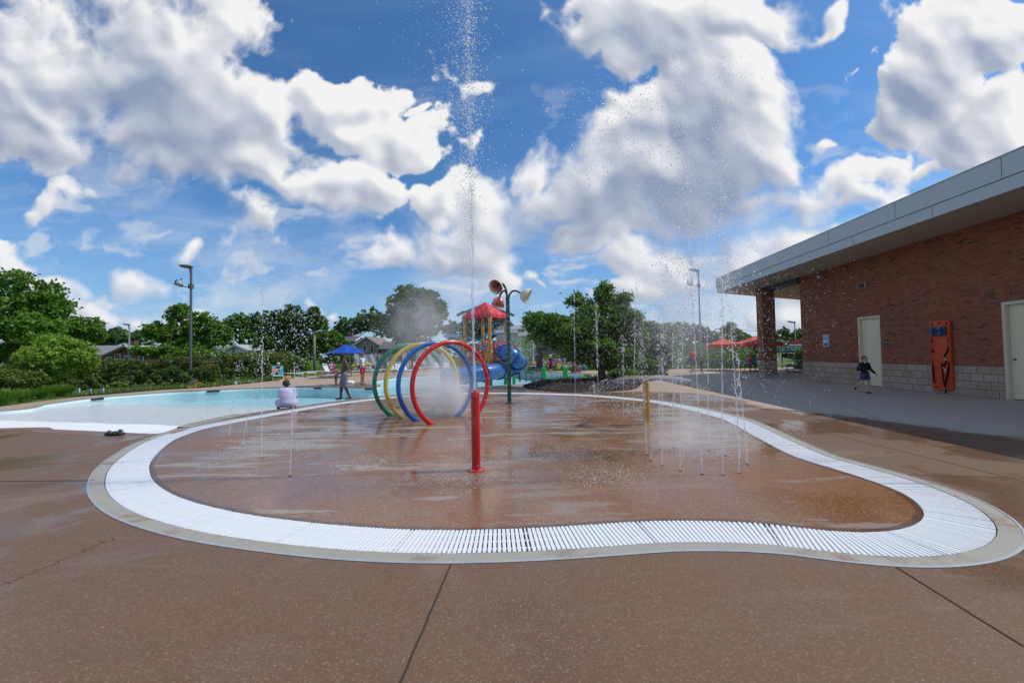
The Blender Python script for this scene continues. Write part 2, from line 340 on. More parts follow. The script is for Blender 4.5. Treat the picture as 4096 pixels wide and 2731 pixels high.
def inside(P, poly):
    x, y = P[:, 0], P[:, 1]; c = np.zeros(len(P), bool); a = poly; b = np.roll(poly, -1, 0)
    for (x1, y1), (x2, y2) in zip(a, b):
        m_ = ((y1 > y) != (y2 > y)); xi = (x2-x1)*(y-y1)/((y2-y1) or 1e-9)+x1; c ^= m_ & (x < xi)
    return c
def sdist(P, poly):          # distance to a polygon outline, negative inside
    a = np.array(poly, float); b = np.roll(a, -1, 0); best = np.full(len(P), 1e9)
    for p_, q_ in zip(a, b):
        d_ = q_-p_; t_ = np.clip(((P-p_)@d_)/max(d_@d_, 1e-12), 0, 1); best = np.minimum(best, np.linalg.norm(P-(p_+t_[:, None]*d_), axis=1))
    return np.where(inside(P, a), -best, best)
def sheet(name, outer, holes, mt, z=0.0, grid=None, zf=None, attrs=None):
    loops = [np.array(outer)]+[np.array(h) for h in holes]; pts = []; edges = []
    for L_ in loops:
        b = len(pts); pts += [tuple(p) for p in L_]; edges += [(b+i, b+(i+1) % len(L_)) for i in range(len(L_))]
    if grid:
        x0, y0 = loops[0].min(0); x1, y1 = loops[0].max(0)
        gx_, gy_ = np.meshgrid(np.arange(x0+grid/2, x1, grid), np.arange(y0+grid/2, y1, grid)); gp = np.stack([gx_.ravel(), gy_.ravel()], 1)
        gp += nr.uniform(-.2, .2, gp.shape)*grid; ok = inside(gp, loops[0])
        for h in loops[1:]: ok &= ~inside(gp, h)
        pts += [tuple(p) for p in gp[ok]]
    V, E, Fc, *_ = delaunay_2d_cdt([Vector(p) for p in pts], edges, [], 0, 1e-5)
    V = np.array([(p.x, p.y) for p in V]); Fc = [tuple(f) for f in Fc]
    cen = np.array([V[list(f)].mean(0) for f in Fc]); ok = inside(cen, loops[0])
    for h in loops[1:]: ok &= ~inside(cen, h)
    Fc = [f for f, o_ in zip(Fc, ok) if o_]; zz = zf(V) if zf else np.full(len(V), z)
    me = bpy.data.meshes.new(name); me.from_pydata([(a, b, c) for (a, b), c in zip(V, zz)], [], Fc)
    bm = bmesh.new(); bm.from_mesh(me); bmesh.ops.delete(bm, geom=[v_ for v_ in bm.verts if not v_.link_faces], context='VERTS')
    V2 = np.array([(v_.co.x, v_.co.y) for v_ in bm.verts])
    for f in bm.faces:
        f.normal_update()
        if f.normal.z < 0: f.normal_flip()
        f.smooth = True
    bm.to_mesh(me); bm.free()
    for k, fn in (attrs or {}).items():
        at_ = me.attributes.new(k, 'FLOAT', 'POINT'); at_.data.foreach_set('value', fn(V2).astype(np.float32))
    o = link_mesh(name, me, mt); tag(o, kind='structure'); return o
def ribbon(name, A, B, za, zb, mt, parent=None, closed=True, kind='structure'):
    n = len(A); vs = [(*p, za) for p in A]+[(*p, zb) for p in B]; fs = [(i, (i+1) % n, n+(i+1) % n, n+i) for i in range(n if closed else n-1)]
    mb = MB(); mb.add(vs, fs); o = mb.build(name, mt, parent); 
    if kind: tag(o, kind=kind)
    return o
# ---------------- deck material (exposed aggregate concrete: dry tan / damp brown by its own stain mask; paler grey painted inside the roof's shadow)
def deck_mat():
    m, t, b = newmat('exposed_aggregate_deck'); tc = t.node('ShaderNodeTexCoord').outputs['Object']
    at_ = t.node('ShaderNodeAttribute', attribute_name='damp').outputs['Fac']; shade_grey = t.node('ShaderNodeAttribute', attribute_name='grey').outputs['Fac']
    n1 = t.noise(tc, 1.3, 6, .65); n2 = t.noise(tc, .35, 4, .6)
    dmp = t.ss(t.math('ADD', at_, t.math('MULTIPLY', t.math('SUBTRACT', n1, .5), .9)), -.12, .12)
    dry = t.mix(n2, (.41, .305, .215), (.51, .395, .29)); dry = t.mix(t.math('MULTIPLY', shade_grey, .85, clamp=True), dry, (.52, .475, .40))
    wetc = t.mix(n2, (.146, .086, .050), (.200, .122, .073)); wetc = t.mix(t.ss(t.noise(tc, .9, 5, .7, .5), .45, .72), wetc, (.175, .116, .075))
    c = t.mix(dmp, dry, wetc)
    # fine grain and pebbles
    g1 = t.noise(tc, 70, 3, .7); c = t.mix(t.math('MULTIPLY', t.ss(g1, .35, .7), .55), c, t.mix(1.0, c, (.55, .5, .5), 'MULTIPLY'))
    vo = t.node('ShaderNodeTexVoronoi'); t.l.new(tc, vo.inputs['Vector']); vo.inputs['Scale'].default_value = 42; vo.inputs['Randomness'].default_value = 1
    vsz = t.node('ShaderNodeSeparateColor'); t.l.new(vo.outputs['Color'], vsz.inputs[0])
    rad = t.math('MULTIPLY', t.math('POWER', vsz.outputs[0], 5.0), .27)
    peb = t.math('SUBTRACT', 1.0, t.ss(t.math('SUBTRACT', vo.outputs['Distance'], rad), -.03, .03)); peb = t.math('MULTIPLY', peb, t.ss(rad, .04, .1))
    pc = t.mix(vsz.outputs[1], (.48, .44, .42), (.24, .15, .12)); c = t.mix(t.math('MULTIPLY', peb, .40), c, pc)
    vo2 = t.node('ShaderNodeTexVoronoi'); t.l.new(tc, vo2.inputs['Vector']); vo2.inputs['Scale'].default_value = 110
    v2 = t.node('ShaderNodeSeparateColor'); t.l.new(vo2.outputs['Color'], v2.inputs[0])
    c = t.mix(t.math('MULTIPLY', t.ss(v2.outputs[0], .84, .92), .30), c, (.36, .27, .22)); c = t.mix(t.math('MULTIPLY', t.ss(v2.outputs[1], .82, .9), .45), c, (.20, .07, .035))
    st = t.ss(t.noise(t.mapv(tc, sca=(.35, 1.6, 1)), 1.1, 6, .7, .8), .56, .74); c = t.mix(t.math('MULTIPLY', st, .5), c, (.12, .088, .06)); st2 = t.ss(t.noise(t.mapv(tc, (3, 1, 0), (0, 0, .3), (.5, 1.2, 1)), .55, 6, .72, 1.2), .55, .66); c = t.mix(t.math('MULTIPLY', t.math('MULTIPLY', st2, dmp), .28), c, (.30, .23, .18))
    t.set(b, 'Base Color', c)
    pud = t.math('MULTIPLY', dmp, t.ss(t.noise(tc, .55, 5, .6, .4), .47, .58))
    r = t.mix(dmp, (.85,)*3, (.58,)*3); r = t.mix(pud, r, (.15,)*3); t.set(b, 'Roughness', r); t.set(b, 'Specular IOR Level', t.math('MULTIPLY_ADD', dmp, .05, .25))
    t.set(b, 'Normal', t.bump(t.math('ADD', t.math('MULTIPLY', g1, .6), t.math('MULTIPLY', peb, .5)), .35, .004)); return m
def pad_mat():
    m, t, b = newmat('wet_splash_pad'); tc = t.node('ShaderNodeTexCoord').outputs['Object']; ed = t.node('ShaderNodeAttribute', attribute_name='rim').outputs['Fac']
    n1 = t.noise(tc, .45, 5, .6, .3); n2 = t.noise(tc, 2.2, 5, .65)
    c = t.mix(n1, (.215, .105, .052), (.26, .118, .046)); c = t.mix(t.ss(n2, .45, .75), c, (.20, .108, .062))
    org_ = t.node('ShaderNodeAttribute', attribute_name='orange').outputs['Fac']; c = t.mix(t.math('MULTIPLY', org_, t.math('MULTIPLY_ADD', n2, .8, .25), clamp=True), c, (.25, .10, .022))
    # worn sealer: long grey scuffs
    sv = t.mapv(tc, (0, 0, 0), (0, 0, R_(-30)), (.38, 2.0, 1)); s1 = t.noise(sv, 1.2, 8, .72, .35); s2 = t.noise(tc, .32, 3, .5)
    scuff = t.ss(t.math('ADD', s1, t.math('MULTIPLY', t.math('SUBTRACT', s2, .5), .45)), .545, .575)
    far = t.node('ShaderNodeAttribute', attribute_name='worn').outputs['Fac']
    scuff = t.math('MULTIPLY', scuff, far, clamp=True)
    c = t.mix(t.math('MULTIPLY', scuff, .85), c, (.34, .305, .26))
    g1 = t.noise(tc, 85, 3, .7); c = t.mix(t.math('MULTIPLY', t.ss(g1, .38, .66), .5), c, t.mix(1.0, c, (.6, .55, .5), 'MULTIPLY'))
    vo2 = t.node('ShaderNodeTexVoronoi'); t.l.new(tc, vo2.inputs['Vector']); vo2.inputs['Scale'].default_value = 95
    v2 = t.node('ShaderNodeSeparateColor'); t.l.new(vo2.outputs['Color'], v2.inputs[0])
    c = t.mix(t.math('MULTIPLY', t.ss(v2.outputs[0], .86, .93), .5), c, (.42, .33, .27))
    c = t.mix(t.math('MULTIPLY', t.ss(t.math('ADD', ed, t.math('MULTIPLY', n2, .06)), -.035, -.005), .7), c, (.085, .045, .03))
    t.set(b, 'Base Color', c)
    wet = t.ss(t.noise(tc, .7, 5, .65, .5), .36, .62); r = t.mix(wet, (.36,)*3, (.10,)*3); r = t.mix(scuff, r, (.34,)*3); t.set(b, 'Roughness', r)
    t.set(b, 'Specular IOR Level', t.math('MULTIPLY_ADD', wet, .25, .28))
    rip = t.noise(t.mapv(tc, sca=(1, 1.6, 1)), 16, 3, .6, .6)
    t.set(b, 'Normal', t.bump(t.math('ADD', t.math('MULTIPLY', g1, .35), t.math('MULTIPLY', rip, .5)), .22, .004)); return m
damp_poly = [(-14, -3), (15, -3), (14, 5.5), G2(4400, 1790), G2(4096, 1752), G2(3800, 1716), G2(3600, 1690), G2(3400, 1668), G2(3240, 1650), G2(3050, 1628), G2(2930, 1592), G2(2770, 1572), G2(2600, 1567), G2(2450, 1567), G2(2300, 1569), G2(2100, 1548), G2(2000, 1540), (0, 19.5), (-5, 19), (-12, 17), (-16, 9), (-16, 0)]
damp_far = [G2(1140, 1546), G2(1430, 1530), G2(1590, 1519), G2(1590, 1560), G2(1140, 1560)]
roof_shade_poly = [(6.6, 3), (15, 3), (15.5, 34), (10.5, 27), (9.3, 24.6), (8.6, 20), (7.6, 15.5), (6.6, 11), (6.4, 8)]  # dry grey concrete cut to the roof's shadow outline, coloured paler to lift the shade
deck_far = [G2(1900, 1473), G2(1740, 1478), G2(1551, 1485), G2(1408, 1489), G2(1336, 1495), G2(1188, 1508), G2(1095, 1522), G2(1014, 1532), G2(800, 1552), G2(640, 1560), G2(402, 1581), G2(306, 1588), G2(150, 1606), G2(0, 1626), (-24, 13.4)]
deck_outer = [(-60, -6), (60, -6), (60, 37), (30, 37.5), (19.6, 36.3), G2(2950, 1474), G2(2800, 1474), G2(2670, 1476), (12.2, 34.5), G2(2560, 1490), G2(2400, 1475), G2(2260, 1468)] + deck_far + [(-60, 10)]
deck_out_a = np.array(deck_outer)
MD, MP = deck_mat(), pad_mat()
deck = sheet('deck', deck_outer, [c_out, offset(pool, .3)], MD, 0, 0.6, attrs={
    'damp': lambda V: -np.minimum(sdist(V, damp_poly), sdist(V, damp_far))*.55, 'grey': lambda V: np.clip(-sdist(V, roof_shade_poly)*1.2+.5, 0, 1)})
padob = sheet('splash_pad', pad, [], MP, 0, .22, attrs={'rim': lambda V: sdist(V, pad[::4]), 'orange': lambda V: np.clip(1.2-np.hypot((V[:, 0]-3.3)/1.6, (V[:, 1]-4.4)/1.1), 0, 1),
    'worn': lambda V: np.clip(1.0-np.hypot((V[:, 0]-1.3)/2.6, (V[:, 1]-4.2)/1.4)*0-.85*np.exp(-((V[:, 0]-1.6)/2.2)**2-((V[:, 1]-5.2)/1.7)**2), 0, 1)})
M_curb = mat('grey_curb_concrete', (.34, .325, .28), .75, var=.1, scale=5, dirt=(.20, .12, .08), bump=.1)
M_seal = mat('blue_grey_joint_sealant', (.36, .39, .42), .5, var=.35, scale=9)
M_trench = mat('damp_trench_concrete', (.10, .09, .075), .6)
ribbon('curb', c_out, g_out, .003, .003, M_curb)
ribbon('joint_sealant', s_out, c_out, .004, .007, M_seal)
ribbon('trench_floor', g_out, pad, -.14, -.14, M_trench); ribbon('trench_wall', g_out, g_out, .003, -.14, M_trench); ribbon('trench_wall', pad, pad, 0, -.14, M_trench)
# ---------------- slatted gutter grating
mid = offset(pad, .225); dl = np.linalg.norm(np.roll(mid, -1, 0)-mid, axis=1); tot = dl.sum(); ns = int(tot/.0375)
cum = np.r_[0, np.cumsum(dl)]; tq = np.linspace(0, tot, ns, endpoint=False)
def loopi(P, x): P2 = np.vstack([P, P[:1]]); return np.stack([np.interp(x, cum, P2[:, 0]), np.interp(x, cum, P2[:, 1])], 1)
a_, b_2 = loopi(pad, tq), loopi(g_out, tq); dr = b_2-a_; ln = np.linalg.norm(dr, axis=1)[:, None]; dr /= ln; sd_ = np.stack([-dr[:, 1], dr[:, 0]], 1)
a_ = a_+dr*.008; b_2 = b_2-dr*.008
k_ = np.linalg.norm(np.roll(a_, -1, 0)-a_, axis=1)[:, None]; ko = np.linalg.norm(np.roll(b_2, -1, 0)-b_2, axis=1)[:, None]
wa, wb = np.minimum(.0132, k_*.37), np.minimum(.0132, ko*.37)
wa, wb = np.where(ko > k_, wa, wa), wb; jz = nr.normal(0, .0008, (ns, 1)); sm_ = np.where(np.arange(ns) % 27 == 0, .55, 1.0)[:, None]; wa, wb = wa*sm_, wb*sm_
def z_(P, z): return np.hstack([P, z])
mb = MB(); zt, zb_ = .001+jz, -.026+jz
C = [z_(a_-sd_*wa, zb_), z_(a_+sd_*wa, zb_), z_(b_2+sd_*wb, zb_), z_(b_2-sd_*wb, zb_), z_(a_-sd_*wa, zt), z_(a_+sd_*wa, zt), z_(b_2+sd_*wb, zt), z_(b_2-sd_*wb, zt)]
order = [(4, 7, 6, 5), (0, 1, 5, 4), (1, 2, 6, 5), (2, 3, 7, 6), (3, 0, 4, 7)]
Vq = np.concatenate([np.stack([C[i] for i in f], 1) for f in order], 0).reshape(-1, 3)
mwp = mat('white_plastic', (.78, .80, .82), .38, var=.04, scale=20)
grt = thing('drain_grating', 'white slatted gutter grating curving round the splash pad', 'grating', (0, 3.5, 0))
quads_mesh('slats', Vq, mwp, grt)
for i, off_ in enumerate((.09, .225, .36)):
    q_ = offset(pad, off_); A_, B_ = offset(pad, off_-.006), offset(pad, off_+.006)
    m_ = MB(); n = len(A_); m_.add([(*p, -.006) for p in A_]+[(*p, -.006) for p in B_]+[(*p, -.02) for p in A_]+[(*p, -.02) for p in B_], [f for k in range(n) for f in ((k, (k+1) % n, n+(k+1) % n, n+k), (k, 2*n+k, 2*n+(k+1) % n, (k+1) % n), (n+k, n+(k+1) % n, 3*n+(k+1) % n, 3*n+k))])
    m_.build('cross_rod', mwp, grt)
# ---------------- joints and cracks in the deck
M_joint = mat('dark_joint', (.035, .028, .024), .8)
def strip(name, pts, w_, mt, z=.004, kind='structure'):
    P = np.array(pts, float); T = np.gradient(P, axis=0); T /= np.linalg.norm(T, axis=1)[:, None]; N = np.stack([-T[:, 1], T[:, 0]], 1)*w_/2
    return ribbon(name, P+N, P-N, z, z, mt, closed=False, kind=kind)
def wig(a, b, n, amp):
    a, b = np.array(a), np.array(b); s_ = np.linspace(0, 1, n)[:, None]; d_ = b-a; nn = np.array([-d_[1], d_[0]])/np.linalg.norm(d_)
    return a+d_*s_+nn*(nr.normal(0, amp, (n, 1)))
for a, b, w_, am in [((1806, 2252), (1602, 2731), .012, .001), ((3585, 2268), (4096, 2585), .011, .001), ((0, 1925), (378, 1921), .02, .001), ((3050, 1668), (4096, 1925), .012, .001), ((2900, 1600), (3900, 1760), .01, .001), ((3640, 1898), (4096, 1912), .01, .002), ((1700, 1560), (2100, 1552), .02, 0.001), ((3210, 1530), (3600, 1720), .01, .001)]:
    strip('deck_joint', wig(G2(*a), G2(*b), 24, am), w_, M_joint)
M_crack = mat('hairline_crack', (.085, .05, .035), .9)
for a, b, w_, am in [((0, 2345), (455, 2150), .006, .02), ((520, 1740), (640, 1722), .02, .01), ((100, 1935), (330, 1925), .006, .01)]:
    strip('deck_crack', wig(G2(*a), G2(*b), 40, am), w_, M_crack, .003)
# ---------------- pool
nearline = np.array([G2(620, 1735), G2(0, 1712)]); nd = nearline[1]-nearline[0]; nn = np.array([-nd[1], nd[0]])/np.linalg.norm(nd); nn = nn*np.sign(nn[1])
def pdep(V):
    d_ = np.clip((V-nearline[0])@nn, 0, 30); return -np.minimum(.066*np.minimum(d_, 1.5)+.022*np.clip(d_-1.5, 0, 3)+.075*np.clip(d_-4.5, 0, 30), .55)-.003
def pf_mat():
    m, t, b = newmat('pool_floor_paint'); tc = t.node('ShaderNodeTexCoord').outputs['Object']; dp = t.node('ShaderNodeAttribute', attribute_name='depth').outputs['Fac']
    n = t.noise(tc, 2.5, 5, .6); c = t.mix(n, (.76, .80, .81), (.88, .90, .90)); c = t.mix(t.ss(dp, .16, .60), c, (.60, .82, .86))
    vo = t.node('ShaderNodeTexVoronoi', feature='SMOOTH_F1'); t.l.new(t.mapv(tc, sca=(1, 1, 1)), vo.inputs['Vector']); vo.inputs['Scale'].default_value = 3
    t.set(b, 'Base Color', c); b.inputs['Roughness'].default_value = .5; return m
MF = pf_mat()
sheet('pool_floor', pool, [], MF, 0, .5, zf=pdep, attrs={'depth': lambda V: -pdep(V)})
m_, t_, b_ = newmat('pool_wall_paint'); b_.inputs['Base Color'].default_value = (.74, .84, .85, 1); MW = m_
zf_ = pdep(pool); n = len(pool); mb = MB(); mb.add([(*p, .0) for p in pool]+[(p[0], p[1], z) for p, z in zip(pool, zf_)], [(i, (i+1) % n, n+(i+1) % n, n+i) for i in range(n)]); tag(mb.build('pool_wall', MW), kind='structure')
def water_mat():
    m, t, b = newmat('pool_water'); t.n.remove(b); tc = t.node('ShaderNodeTexCoord').outputs['Object']
    w1 = t.noise(t.mapv(tc, (0, 0, 0), (0, 0, R_(12)), (.8, 2.2, 1)), 2.4, 5, .6, .8); w2 = t.noise(t.mapv(tc, sca=(1, 2, 1)), 9, 3, .6, .5)
    nb = t.bump(t.math('ADD', w1, t.math('MULTIPLY', w2, .35)), .9, .11)
    gl = t.node('ShaderNodeBsdfGlossy'); gl.inputs['Roughness'].default_value = .05; t.set(gl, 'Normal', nb); tr = t.node('ShaderNodeBsdfTransparent')
    dp = t.node('ShaderNodeAttribute', attribute_name='depth').outputs['Fac']
    t.set(tr, 'Color', t.mix(t.ss(dp, .14, .55), (.985, .995, 1.0), t.mix(t.ss(w1, .40, .62), (.60, .89, .94), (.95, .99, 1.0))))
    fr = t.node('ShaderNodeFresnel'); fr.inputs['IOR'].default_value = 1.33; t.set(fr, 'Normal', nb)
    mx = t.node('ShaderNodeMixShader'); t.set(mx, 0, t.math('MULTIPLY', fr.outputs[0], .62)); t.l.new(tr.outputs[0], mx.inputs[1]); t.l.new(gl.outputs[0], mx.inputs[2]); t.l.new(mx.outputs[0], t.n['Material Output'].inputs[0]); return m
MWAT = water_mat()
wo = sheet('pool_water', offset(pool, -.01), [], MWAT, -.095, .8, attrs={'depth': lambda V: -pdep(V)})
# white foam line where the water laps the beach entry
wl = [(x, y) for x, y in zip(range(-100, 930, 60), [1688, 1689, 1689, 1690, 1690, 1691, 1691, 1691, 1692, 1693, 1694, 1694, 1694, 1693, 1691, 1687, 1680, 1671])]
# coping: stone edge with white joints on the far and side edges
M_cop = mat('weathered_coping_stone', (.27, .25, .21), .8, var=.15, scale=4, dirt=(.16, .15, .12), bump=.15)
po = offset(pool, .3)
i_far = [i for i in range(n)]
isn = (pool[:, 0] > -7.5) & (pool[:, 1] < 20.4) & (pool[:, 0] < 1.2) | (pool[:, 1] < 13.6) & ((pool-nearline[0])@nn < .6)
M_wetstrip = mat('brown_overflow_edge', (.20, .12, .085), .5, var=.2, scale=3)
def seg_ribbons(mask, name, mt, z1, z0):
    idx = np.where(mask)[0]; mb = MB(); s_ = set(idx.tolist())
    for i in idx:
        j = (i+1) % n
        if j in s_: mb.add([(*pool[i], z0), (*pool[j], z0), (*po[j], z1), (*po[i], z1), (*pool[i], z0-.06), (*pool[j], z0-.06)], [(0, 1, 2, 3), (0, 4, 5, 1)])
    o = mb.build(name, mt); tag(o, kind='structure'); return o
seg_ribbons(~isn, 'pool_coping', M_cop, .010, .035); seg_ribbons(isn | np.roll(isn, 1) | np.roll(isn, -1), 'pool_edge', M_wetstrip, .002, .002)
jm = MB(); cum2 = np.r_[0, np.cumsum(np.linalg.norm(np.roll(pool, -1, 0)-pool, axis=1))]; lastp = -9
for i in range(n):
    if not isn[i] and cum2[i]-lastp > 1.5:
        lastp = cum2[i]; a = Vector((*(pool[i]+(pool[i]-po[i])*.02), .039)); b = Vector((*po[i], .016)); jm.bar(a, b, .03, .008)
tag(jm.build('coping_joints', mat('white_grout', (.7, .72, .7), .6)), kind='structure')
M_skim = mat('skimmer_dark', (.012, .015, .018), .4)
def skim(x, y):
    p = G(x, y, -.03); j = int(np.argmin(np.linalg.norm(pool-np.array([p.x, p.y]), axis=1))); q = pool[j]; tg_ = pool[(j+1) % n]-pool[j-1]; a = math.atan2(tg_[1], tg_[0])
    nv = pool[j]-po[j]; nv /= np.linalg.norm(nv)
    th_ = thing('skimmer', 'dark rectangular skimmer opening in the pool wall', 'skimmer', (q[0]+nv[0]*.03, q[1]+nv[1]*.03, -.04), 'skimmers in the far pool wall')
    m_ = MB(); c = (q[0]+nv[0]*.035, q[1]+nv[1]*.035)
    m_.box((c[0]+nv[0]*.004, c[1]+nv[1]*.004, -.045), (.5, .03, .085), a); m_.build('opening', M_skim, th_)
    m_ = MB(); m_.box((c[0]-nv[0]*.016, c[1]-nv[1]*.016, -.04), (.56, .02, .115), a); m_.build('surround', mat('skimmer_rim', (.35, .42, .43), .5), th_); return th_
for k, ((x, y), lb) in enumerate(zip([(425, 1593), (858, 1565), (1250, 1553), (1492, 1556)], ['dark skimmer slot in the pool wall nearest the ornamental grass', 'dark skimmer slot in the pool wall below the tall grey lamp post', 'dark skimmer slot in the pool wall under the flat empty loungers', 'dark skimmer slot in the wall under the lifeguard peninsula'])): skim(x, y)['label'] = lb
# ---------------- terrain
def lerp(x, a, b): return np.clip((x-a)/(b-a), 0, 1)
def sstep(x): return x*x*(3-2*x)
def terr(V):
    X, Y = V[:, 0], V[:, 1]; Ys = np.maximum(Y, 1); u_ = X/Ys; inD = sdist(V, deck_outer)
    z = np.full(len(V), -.12); gd = np.clip(inD, 0, 1.2)/1.2
    z = z+.105*(u_ < .62)
    b1 = sstep(lerp(Y, 40, 66))*4.1*sstep(lerp(u_, -.06, .02))*(1-sstep(lerp(u_, .20, .33)))
    b2 = sstep(lerp(Y, 38, 62))*2.5*sstep(lerp(u_, .22, .34))*(1-sstep(lerp(u_, .54, .60)))
    z = z+b1+b2
    dr_ = sstep(lerp(u_, .56, .62))*sstep(lerp(Y, 38, 62))*(-6.0); z = z+dr_
    far = sstep(lerp(Y, 300, 600))*6*(u_ > .5); z = z+far
    z = z+(np.sin(X*.7)*np.cos(Y*.5)*.05)*(Y > 45)
    return z
def grass_mat():
    m, t, b = newmat('mown_grass'); tc = t.node('ShaderNodeTexCoord').outputs['Object']
    n1 = t.noise(tc, .22, 5, .6); n2 = t.noise(tc, 9, 4, .7); c = t.mix(n1, (.040, .085, .012), (.085, .135, .022)); c = t.mix(t.ss(n2, .4, .75), c, t.mix(1.0, c, (1.7, 1.5, 1.2), 'MULTIPLY'))
    t.set(b, 'Base Color', c); b.inputs['Roughness'].default_value = .85; b.inputs['Specular IOR Level'].default_value = .15; t.set(b, 'Normal', t.bump(n2, .8, .06)); return m
MG = grass_mat()
def gridmesh(name, xs, ys, zf, mt, skip=None):
    gx_, gy_ = np.meshgrid(xs, ys); V = np.stack([gx_.ravel(), gy_.ravel()], 1); z = zf(V); nx, ny = len(xs), len(ys)
    fs = []
    for j in range(ny-1):
        for i in range(nx-1):
            k = j*nx+i
            if skip is None or not skip(xs[i], xs[i+1], ys[j], ys[j+1]): fs.append((k, k+1, k+nx+1, k+nx))
    me = bpy.data.meshes.new(name); me.from_pydata([(a, b, c) for (a, b), c in zip(V, z)], [], fs)
    me.polygons.foreach_set('use_smooth', [True]*len(fs)); o = link_mesh(name, me, mt); tag(o, kind='structure'); return o
xs = np.r_[-900, -500, -250, -120, -70, -35, 0, 40, 80, 120, 160, 220, 300, 450, 700, 1000]; ys = np.r_[-60, -20, -7, 25, 60, 92, 110, 130, 150, 175, 200, 225, 250, 280, 320, 380, 450, 600, 900, 1400]
xs = np.unique(np.r_[xs, np.arange(-70, 125, 5.0)]); gridmesh('ground', xs, ys, terr, MG, skip=lambda a, b, c, d_: a >= -70.1 and b <= 120.1 and c >= -7.1 and d_ <= 92.1)
sheet('ground', [(-70, -7)]+[(x, -7) for x in np.arange(-65, 120, 5.0)]+[(120, -7), (120, 92)]+[(x, 92) for x in np.arange(115, -70, -5.0)]+[(-70, 92)], [[(x, y) if y > -5.9 else (x, -5.9) for x, y in deck_outer]], MG, 0, 2.2, zf=terr)
# mulch: garden bed behind the coping, planter bed by the tree
def mulch_mat():
    m, t, b = newmat('dark_mulch'); tc = t.node('ShaderNodeTexCoord').outputs['Object']; n = t.noise(tc, 16, 5, .75); c = t.mix(t.ss(n, .3, .7), (.010, .008, .007), (.055, .040, .032))
    t.set(b, 'Base Color', c); b.inputs['Roughness'].default_value = .9; t.set(b, 'Normal', t.bump(n, 1.0, .05)); return m
MM = mulch_mat()
bed = smooth_closed([G2(*p) for p in [(2096, 1541), (2126, 1557), (2230, 1567), (2383, 1568), (2497, 1563), (2552, 1551), (2575, 1530), (2660, 1512), (2655, 1492), (2500, 1490), (2410, 1503), (2385, 1516), (2339, 1526), (2243, 1534)]], 160, 3)
if area(bed) < 0: bed = bed[::-1]
sheet('planter_bed', bed, [], MM, 0, .35, zf=lambda V: .015+.26*np.clip(-sdist(V, bed), 0, .8)/.8+nr.normal(0, .012, len(V)))
gb = np.array([G2(0, 1600), G2(306, 1584), G2(640, 1557), G2(800, 1549), G2(1014, 1530), G2(1095, 1519), G2(1080, 1508), G2(894, 1530), G2(717, 1545), G2(522, 1556), (-20, 19), (-26, 16), (-22, 13.6)])
if area(gb) < 0: gb = gb[::-1]
sheet('garden_soil', gb, [], MM, 0, .8, zf=lambda V: .012+.05*np.clip(-sdist(V, gb), 0, .6)/.6)

nq = 9000; Pq = nr.uniform(bed.min(0), bed.max(0), (nq, 2)); Pq = Pq[inside(Pq, bed)]; nq = len(Pq); zq = .03+.26*np.clip(-sdist(Pq, bed), 0, .8)/.8
A_ = nr.normal(size=(nq, 3)); A_ /= np.linalg.norm(A_, axis=1)[:, None]; B_ = np.cross(A_, nr.normal(size=(nq, 3))); B_ /= np.linalg.norm(B_, axis=1)[:, None]; Cq = np.c_[Pq, zq]; s_q = (.03+.06*nr.random((nq, 1)))
tag(quads_mesh('mulch_chips', np.stack([Cq-A_*s_q, Cq-B_*s_q*.4, Cq+A_*s_q, Cq+B_*s_q*.4], 1).reshape(-1, 3), mat('bark_chips', (.05, .036, .028), .9, var=.6, scale=30)), 'loose dark bark chips covering the planter bed', 'mulch', kind='stuff')
